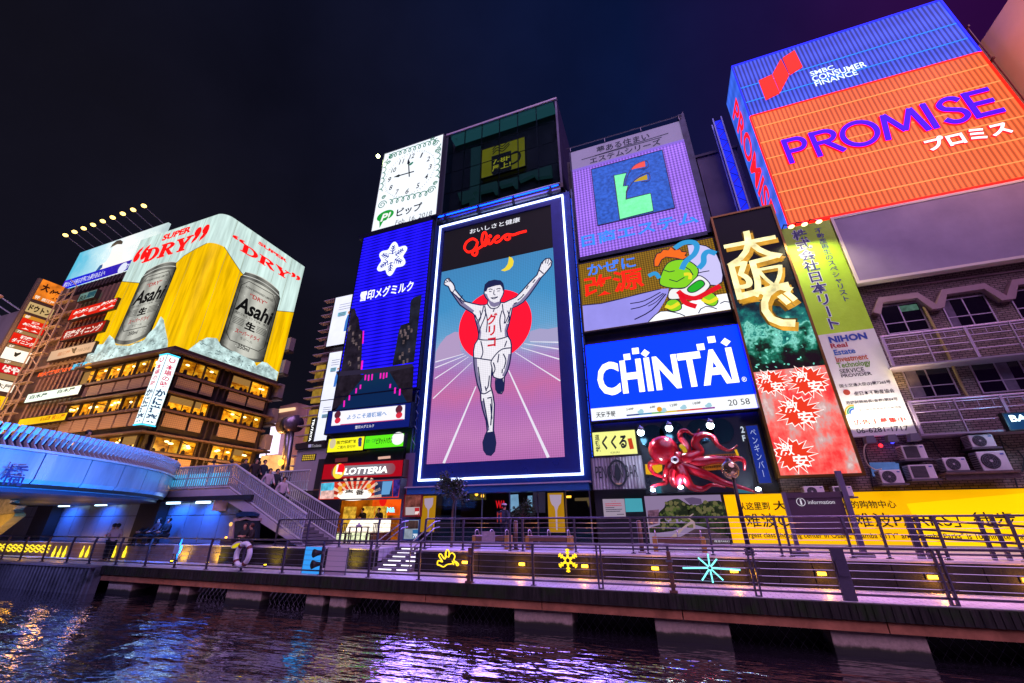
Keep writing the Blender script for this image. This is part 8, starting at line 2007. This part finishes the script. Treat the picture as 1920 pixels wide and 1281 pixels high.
# tables and chairs by the stall
tm = pm('dark red wood', '#3c1a18', .5, 0, (3,.3))
for i, (px, lbl) in enumerate(((606, 'small dark table with a white tissue box near the stair foot'), (672, 'small dark table with a white tissue box before the snack counter'))):
    F = front(17.6); u = F.uv((px, 1000))[0]; t = thing('table', lbl, 'table', (u, 17.6, .72))
    obj('tabletop', MB().box(u-.4, u+.4, 17.3, 17.9, 1.42, 1.46), tm, t, bevel=.01)
    for dx in (-.34, .34):
        for dy in (17.36, 17.84): obj('leg', MB().box(u+dx-.025, u+dx+.025, dy-.025, dy+.025, .72, 1.42), tm, t)
    bx2 = thing('tissue_box', ['white tissue box on the table near the stair foot', 'white tissue box on the table before the snack counter'][i], 'box', (u, 17.55, 1.46))
    obj('box', MB().box(u-.12, u+.12, 17.5, 17.62, 1.462, 1.55), pm('tissue white', '#c8b8d4', .6), bx2, bevel=.008); obj('tissue', MB().prism(front(17.56), [(u-.05, 1.55), (u+.05, 1.55), (u+.03, 1.64), (u-.01, 1.6), (u-.04, 1.65)], -.01, .01), pm('tissue white', '#c8b8d4', .6), bx2)
    for j, dx in enumerate((-.75, .78)):
        x = u+dx; c_ = thing('chair', 'dark slat backed chair %s of the table %s' % (('left', 'right')[j], ('near the stair foot', 'before the snack counter')[i]), 'chair', (x, 17.6, .72))
        obj('seat', MB().box(x-.2, x+.2, 17.4, 17.8, 1.14, 1.18), tm, c_); bk2 = MB()
        xb = x-.19 if j == 0 else x+.19
        for k in range(4): bk2.box(xb-.015, xb+.015, 17.42+.12*k, 17.44+.12*k, 1.18, 1.6)
        bk2.box(xb-.02, xb+.02, 17.4, 17.82, 1.58, 1.63); obj('backrest', bk2, tm, c_)
        for ex in (-.18, .18):
            for ey in (17.43, 17.77): obj('leg', MB().box(x+ex-.02, x+ex+.02, ey-.02, ey+.02, .72, 1.14), tm, c_)
zf = Z(330, 840, 6.19)
FOr = front(14.92)
orn = thing('framed_board', 'ornate carved frame board with blue awning under the bridge stairs', 'board', FOr.P(*FOr.uv(zf(800, 1060))))
frm = pm('carved frame', '#a08a94', .5, .1, (5, .3), (20, .6, .02))
obj('frame', MB().ppx(FOr, zs(zf, [(675,820),(760,815),(820,795),(880,815),(982,815),(975,845),(880,845),(820,825),(740,848),(675,855)]), -.1, .05).ppx(FOr, zs(zf, [(630,885),(680,870),(668,1060),(618,1060)]), -.1, .05), frm, orn)
obj('board_face', MB().ppx(FOr, zs(zf, [(685,850),(960,845),(940,1060),(670,1060)]), -.12, 0), pm('blackboard', '#141c30', .6, 0, (3, .6)), orn)
obj('awning', MB().ppx(FOr, zs(zf, [(720,760),(800,738),(900,740),(955,765),(950,790),(720,800)]), -.1, .1), pm('blue awning', '#123058', .5), orn)
obj('gold_lamp', MB().ell(FOr.P(*FOr.uv(zf(655, 885)), .08), .07, .07, .09), em('gold lamp', '#e8b060', 1.6), orn)
ub_ = front(14.9); u0_ = ub_.uv(zf(545, 1050))[0]
bn3 = thing('low_box', 'low dark box with a small orange lamp under the stairs', 'box', (u0_+.3, 14.9, .72)); obj('box', MB().box(u0_, u0_+.7, 14.8, 15.1, .735, 1.0), pm('dark crate', '#3c3038', .6), bn3, bevel=.01); obj('lamp', MB().ell((u0_+.25, 14.85, 1.04), .05, .05, .05), em('amber lamp', '#ffa030', 5), bn3)

# ================================================================== people
def skin_mesh(verts, edges, radii, sub=1):
    me = bpy.data.meshes.new('figure'); me.from_pydata(verts, edges, []); o = bpy.data.objects.new('figure', me); col.objects.link(o)
    o.modifiers.new('skin', 'SKIN').use_smooth_shade = True
    for d, r in zip(me.skin_vertices[0].data, radii): d.radius = r if isinstance(r, tuple) else (r, r)
    me.skin_vertices[0].data[0].use_root = True
    ss = o.modifiers.new('sub', 'SUBSURF'); ss.levels = sub; ss.render_levels = sub
    dg = bpy.context.evaluated_depsgraph_get(); out = bpy.data.meshes.new_from_object(o.evaluated_get(dg)); bpy.data.objects.remove(o); bpy.data.meshes.remove(me)
    return out
def pose(kind):
    J = dict(hip=(0,0,.86), waist=(0,.01,1.02), chest=(0,0,1.22), neck=(0,-.01,1.40), jaw=(0,-.035,1.47), face=(0,-.02,1.54), top=(0,0,1.61))
    for s, S in ((-1,'l'), (1,'r')):
        J.update({S+'sh': (s*.17,0,1.33), S+'el': (s*.24,.03,1.07), S+'wr': (s*.22,-.08,.84), S+'ha': (s*.21,-.11,.77), S+'hi': (s*.09,0,.82), S+'kn': (s*.095,-.02,.46), S+'an': (s*.095,.02,.09), S+'to': (s*.10,-.13,.04)})
    if kind == 'walk':
        J.update(lkn=(-.09,-.16,.47), lan=(-.09,-.12,.10), lto=(-.10,-.28,.06), rkn=(.09,.0,.46), ran=(.09,.22,.12), rto=(.10,.10,.04), lel=(-.24,.12,1.08), lwr=(-.22,.10,.86), lha=(-.21,.08,.79), rel=(.24,-.06,1.08), rwr=(.2,-.24,.93), rha=(.19,-.30,.90))
    if kind == 'fold':
        for s, S in ((-1,'l'), (1,'r')): J.update({S+'el': (s*.25,-.03,1.08), S+'wr': (s*.05,-.23,1.12), S+'ha': (-s*.02,-.25,1.13)})
        J.update(neck=(0,-.05,1.40), jaw=(0,-.10,1.46), face=(0,-.09,1.53), top=(0,-.08,1.60))
    if kind == 'sit':
        for s, S in ((-1,'l'), (1,'r')): J.update({S+'kn': (s*.11,-.42,.86), S+'an': (s*.11,-.40,.46), S+'to': (s*.11,-.54,.42), S+'el': (s*.24,-.10,1.08), S+'wr': (s*.1,-.33,1.0), S+'ha': (s*.06,-.38,1.0)})
    return J
SHARE = {}
def person_meshes(kind):
    if kind in SHARE: return SHARE[kind]
    J = pose(kind)
    def grow(names, links, rad, extra=None):
        v = [J[n] for n in names]; e = [(names.index(a), names.index(b)) for a, b in links]; r = [rad[n] for n in names]
        if extra: v, e, r = extra(v, e, r, names)
        return skin_mesh(v, e, r)
    names = ['hip','waist','chest','neck','jaw','face','top'] + [S+x for S in 'lr' for x in ('sh','el','wr','ha','hi','kn','an','to')]
    links = [('hip','waist'),('waist','chest'),('chest','neck'),('neck','jaw'),('jaw','face'),('face','top')] + [(a, b) for S in 'lr' for a, b in (('chest',S+'sh'),(S+'sh',S+'el'),(S+'el',S+'wr'),(S+'wr',S+'ha'),('hip',S+'hi'),(S+'hi',S+'kn'),(S+'kn',S+'an'),(S+'an',S+'to'))]
    rad = dict(hip=.10, waist=.10, chest=.115, neck=.05, jaw=.062, face=.082, top=.062)
    for S in 'lr': rad.update({S+'sh': .05, S+'el': .037, S+'wr': .027, S+'ha': .036, S+'hi': .075, S+'kn': .05, S+'an': .036, S+'to': .035})
    def fingers(v, e, r, names):
        for S, s in (('l',-1), ('r',1)):
            hb, w = Vector(J[S+'ha']), Vector(J[S+'wr']); d = (hb-w).normalized(); sd = d.cross(Vector((s,0,0))).normalized(); cu = Vector((-s,0,0))*.012; i0 = names.index(S+'ha')
            for k, L in enumerate((.065,.078,.074,.058)):
                a = hb+d*.03+sd*(.027-.018*k); m = a+d*L*.5+cu*.5; t = a+d*L*.9+cu*1.8; b = len(v)
                v += [tuple(a), tuple(m), tuple(t)]; e += [(i0, b), (b, b+1), (b+1, b+2)]; r += [.0095, .009, .007]
            a = hb+sd*.035-d*.005; t = a+d*.035+sd*.022; b = len(v); v += [tuple(a), tuple(t)]; e += [(i0, b), (b, b+1)]; r += [.011, .008]
        return v, e, r
    body = grow(names, links, rad, fingers)
    cn = ['waist','hip','chest','neck'] + [S+x for S in 'lr' for x in ('sh','el','wr')]
    cl_ = [('hip','waist'),('waist','chest'),('chest','neck')] + [(a, b) for S in 'lr' for a, b in (('chest',S+'sh'),(S+'sh',S+'el'),(S+'el',S+'wr'))]
    cr = dict(hip=.145, waist=.135, chest=.15, neck=.062); [cr.update({S+'sh': .075, S+'el': .058, S+'wr': .043}) for S in 'lr']
    coat = grow(cn, cl_, cr)
    tn = ['hip'] + [S+x for S in 'lr' for x in ('hi','kn','an')]; tr_ = dict(hip=.125); [tr_.update({S+'hi': .095, S+'kn': .068, S+'an': .052}) for S in 'lr']
    trou = grow(tn, [('hip',S+'hi') for S in 'lr'] + [(S+a, S+b) for S in 'lr' for a, b in (('hi','kn'),('kn','an'))], tr_)
    f, t = Vector(J['face']), Vector(J['top'])
    hb = bmesh.new(); bmesh.ops.create_uvsphere(hb, u_segments=14, v_segments=9, radius=1)
    for vv in hb.verts:
        vv.co = Vector((vv.co.x*.098, vv.co.y*.105+.018, vv.co.z*.10)) + Vector((f.x, f.y, f.z+.035))
        if vv.co.y < f.y-.06 and vv.co.z < f.z+.06: vv.co.y = f.y-.02
    for ff in hb.faces: ff.smooth = True
    hair = bpy.data.meshes.new('hair'); hb.to_mesh(hair); hb.free()
    sb3 = MB()
    for S in 'lr':
        a, o_ = Vector(J[S+'an']), Vector(J[S+'to']); sb3.ell(((a.x+o_.x)/2, (a.y+o_.y)/2-.01, o_.z), .05, .14, .048, 10, 7)
    bm = bmesh.new(); vv = [bm.verts.new(x) for x in sb3.v]; [bm.faces.new([vv[i] for i in f2]) for f2 in sb3.f]; shoes = bpy.data.meshes.new('shoes'); bm.to_mesh(shoes); bm.free()
    SHARE[kind] = (body, coat, trou, hair, shoes); return SHARE[kind]
skin_t = pm('skin', '#c08a70', .5)
def person(label, loc, rz, kind, coat, trou, hair='#14100f', group=None, sc_=1.0, extra=None):
    t = thing('person', label, 'person', loc, group); t.rotation_euler = (0, 0, math.radians(rz)); t.scale = (sc_,)*3
    for nm, me, m in zip(('body', 'coat', 'trousers', 'hair', 'shoes'), person_meshes(kind), (skin_t, pm('cloth '+coat, coat, .8), pm('cloth '+trou, trou, .8), pm('hair '+hair, hair, .6), pm('cloth #151515', '#151515', .5))):
        me = me.copy(); me.materials.clear(); me.materials.append(m); o = bpy.data.objects.new(nm, me); col.objects.link(o); o.parent = t
    return t
def at_head(F, px, py, zf_): u, v = F.uv((px, py)); return u
FP16 = front(16.3)
for px, y, k, c_, tr2, rz, lbl in ((452, 16.5, 'stand', '#1b1c26', '#14141a', 170, 'person in a dark coat at the top of the bridge stairs'), (473, 15.9, 'walk', '#2a1c22', '#15151b', 175, 'person in a dark brown coat on the upper stairs, second from the top'),
    (489, 16.4, 'walk', '#16203a', '#14141a', 182, 'person in a navy jacket halfway up the stairs'), (503, 15.8, 'walk', '#b8a4b0', '#20202a', 170, 'person in a pale jacket in the middle of the stairs'),
    (517, 16.3, 'walk', '#1a2030', '#101018', 178, 'person in a black coat just above the lowest person on the stairs'), (533, 15.9, 'walk', '#c0aab8', '#14141a', 175, 'person in a pale pink jacket lowest on the stairs')):
    X = front(y).uv((px, 900))[0]; z_ = max(.72, min(3.2, zl(X))) + .02
    person(lbl, (X, y, z_), rz-90, k, c_, tr2)
for a, c_, lbl in ((9, '#1a1a20', 'person with dark hair looking over the bridge rim above the blue character'), (25, '#241c22', 'person in dark clothes behind the white slatted bridge rim'), (72, '#2c2c38', 'person in grey clothes where the bridge rim meets the platform')):
    p_ = bp_(a, BR-.9, 3.2); person(lbl, p_, a+90, 'fold', c_, '#16161c', sc_=1.05)
for x, y, c_, lbl in ((-23.6, 16.2, '#24408a', 'person in a blue jacket on the platform behind the bridge rim'), (-22.6, 16.5, '#3a2a30', 'person in a brown jacket on the platform'), (-21.6, 17.4, '#1c1c26', 'person in black on the platform nearest the stairs')):
    person(lbl, (x, y, 3.2), 150, 'stand', c_, '#16161c')
F136 = front(13.7)
u = F136.uv((188, 1044))[0]; person('person in a dark jacket leaning beside the one in a pink top', (u, 13.9, 0), -60, 'fold', '#2c2c44', '#15151f')
u = F136.uv((199, 1044))[0]; person('person with dark hair in a pale pink top on the promenade under the bridge', (u, 13.75, 0), -120, 'fold', '#d8b0a8', '#14141c')
for i, px in enumerate((265, 284, 303)):
    F = front(14.9); u = F.uv((px, 1005))[0]; person(['person in dark clothes sitting behind the low wall, leftmost of three', 'person in brown sitting behind the low wall, middle of three', 'person in black sitting behind the low wall, rightmost of three'][i], (u, 15.05, .25), 0, 'sit', ['#1a1a1e', '#4a3034', '#141418'][i], '#101014')
for i, px in enumerate((463, 477)):
    F = front(14.5); u = F.uv((px, 1005))[0]; person(['person in black bending over papers before the ornate frame', 'person with red hair holding a pale paper before the ornate frame'][i], (u, 14.35, 0.0), (30, -30)[i], 'fold', ['#101014', '#241418'][i], '#101014', ['#3a1c14', '#4a1c14'][i])
fx = front(20.9)
for px, c_, lbl in ((681, '#15151a', 'stall worker in black before the orange poster behind the snack counter'), (712, '#1c1a1c', 'stall worker in black nearest the red lantern behind the snack counter')):
    u = fx.uv((px, 960))[0]; person(lbl, (u, 20.9, .74), 0, 'fold', c_, '#15151a')
fx = front(17.2); u = fx.uv((945, 1000))[0]
pcap = person('person in a pale cap with an orange strapped backpack before the glazed restaurant', (u, 17.2, .72), 160, 'stand', '#1c2238', '#151a30')
OFF[pcap] = Vector((0, 0, 0))
def local_part(nm, mb, m): 
    o = obj(nm, mb, m, None, loc=(0, 0, 0)); o.parent = pcap; return o
local_part('backpack', MB().box(-.15, .15, .12, .30, .95, 1.34), pm('pack navy', '#18203c', .6)); local_part('straps', MB().box(-.11, -.08, .301, .315, .92, 1.3).box(.08, .11, .301, .315, .92, 1.3).box(-.13, .13, .301, .312, 1.22, 1.25), pm('pack orange', '#e85a28', .5))
local_part('cap', MB().ell((0, -.01, 1.60), .11, .115, .06, 14, 8), pm('cap pale', '#c8a8b8', .6))
# rubbish floating on the water
for i, (px, py) in enumerate(((1303, 1241), (1120, 1256), (822, 1262))):
    r_ = ray(px, py); t_ = (-1.045-EYE.z)/r_.z; P_ = EYE+r_*t_
    tag(obj('floating_scrap', MB().add([(P_.x-.09, P_.y-.03, -1.035), (P_.x+.05, P_.y-.04, -1.03), (P_.x+.1, P_.y+.01, -1.03), (P_.x-.04, P_.y+.04, -1.036)], [(0,1,2,3)]).box(P_.x-.05, P_.x+.05, P_.y-.015, P_.y+.015, -1.05, -1.036), pm('scrap', '#a8a4c8', .5)), ['pale scrap floating on the water below the net openings', 'small scrap floating near the bottom edge at the middle', 'small scrap floating among the coloured reflections'][i], 'litter')
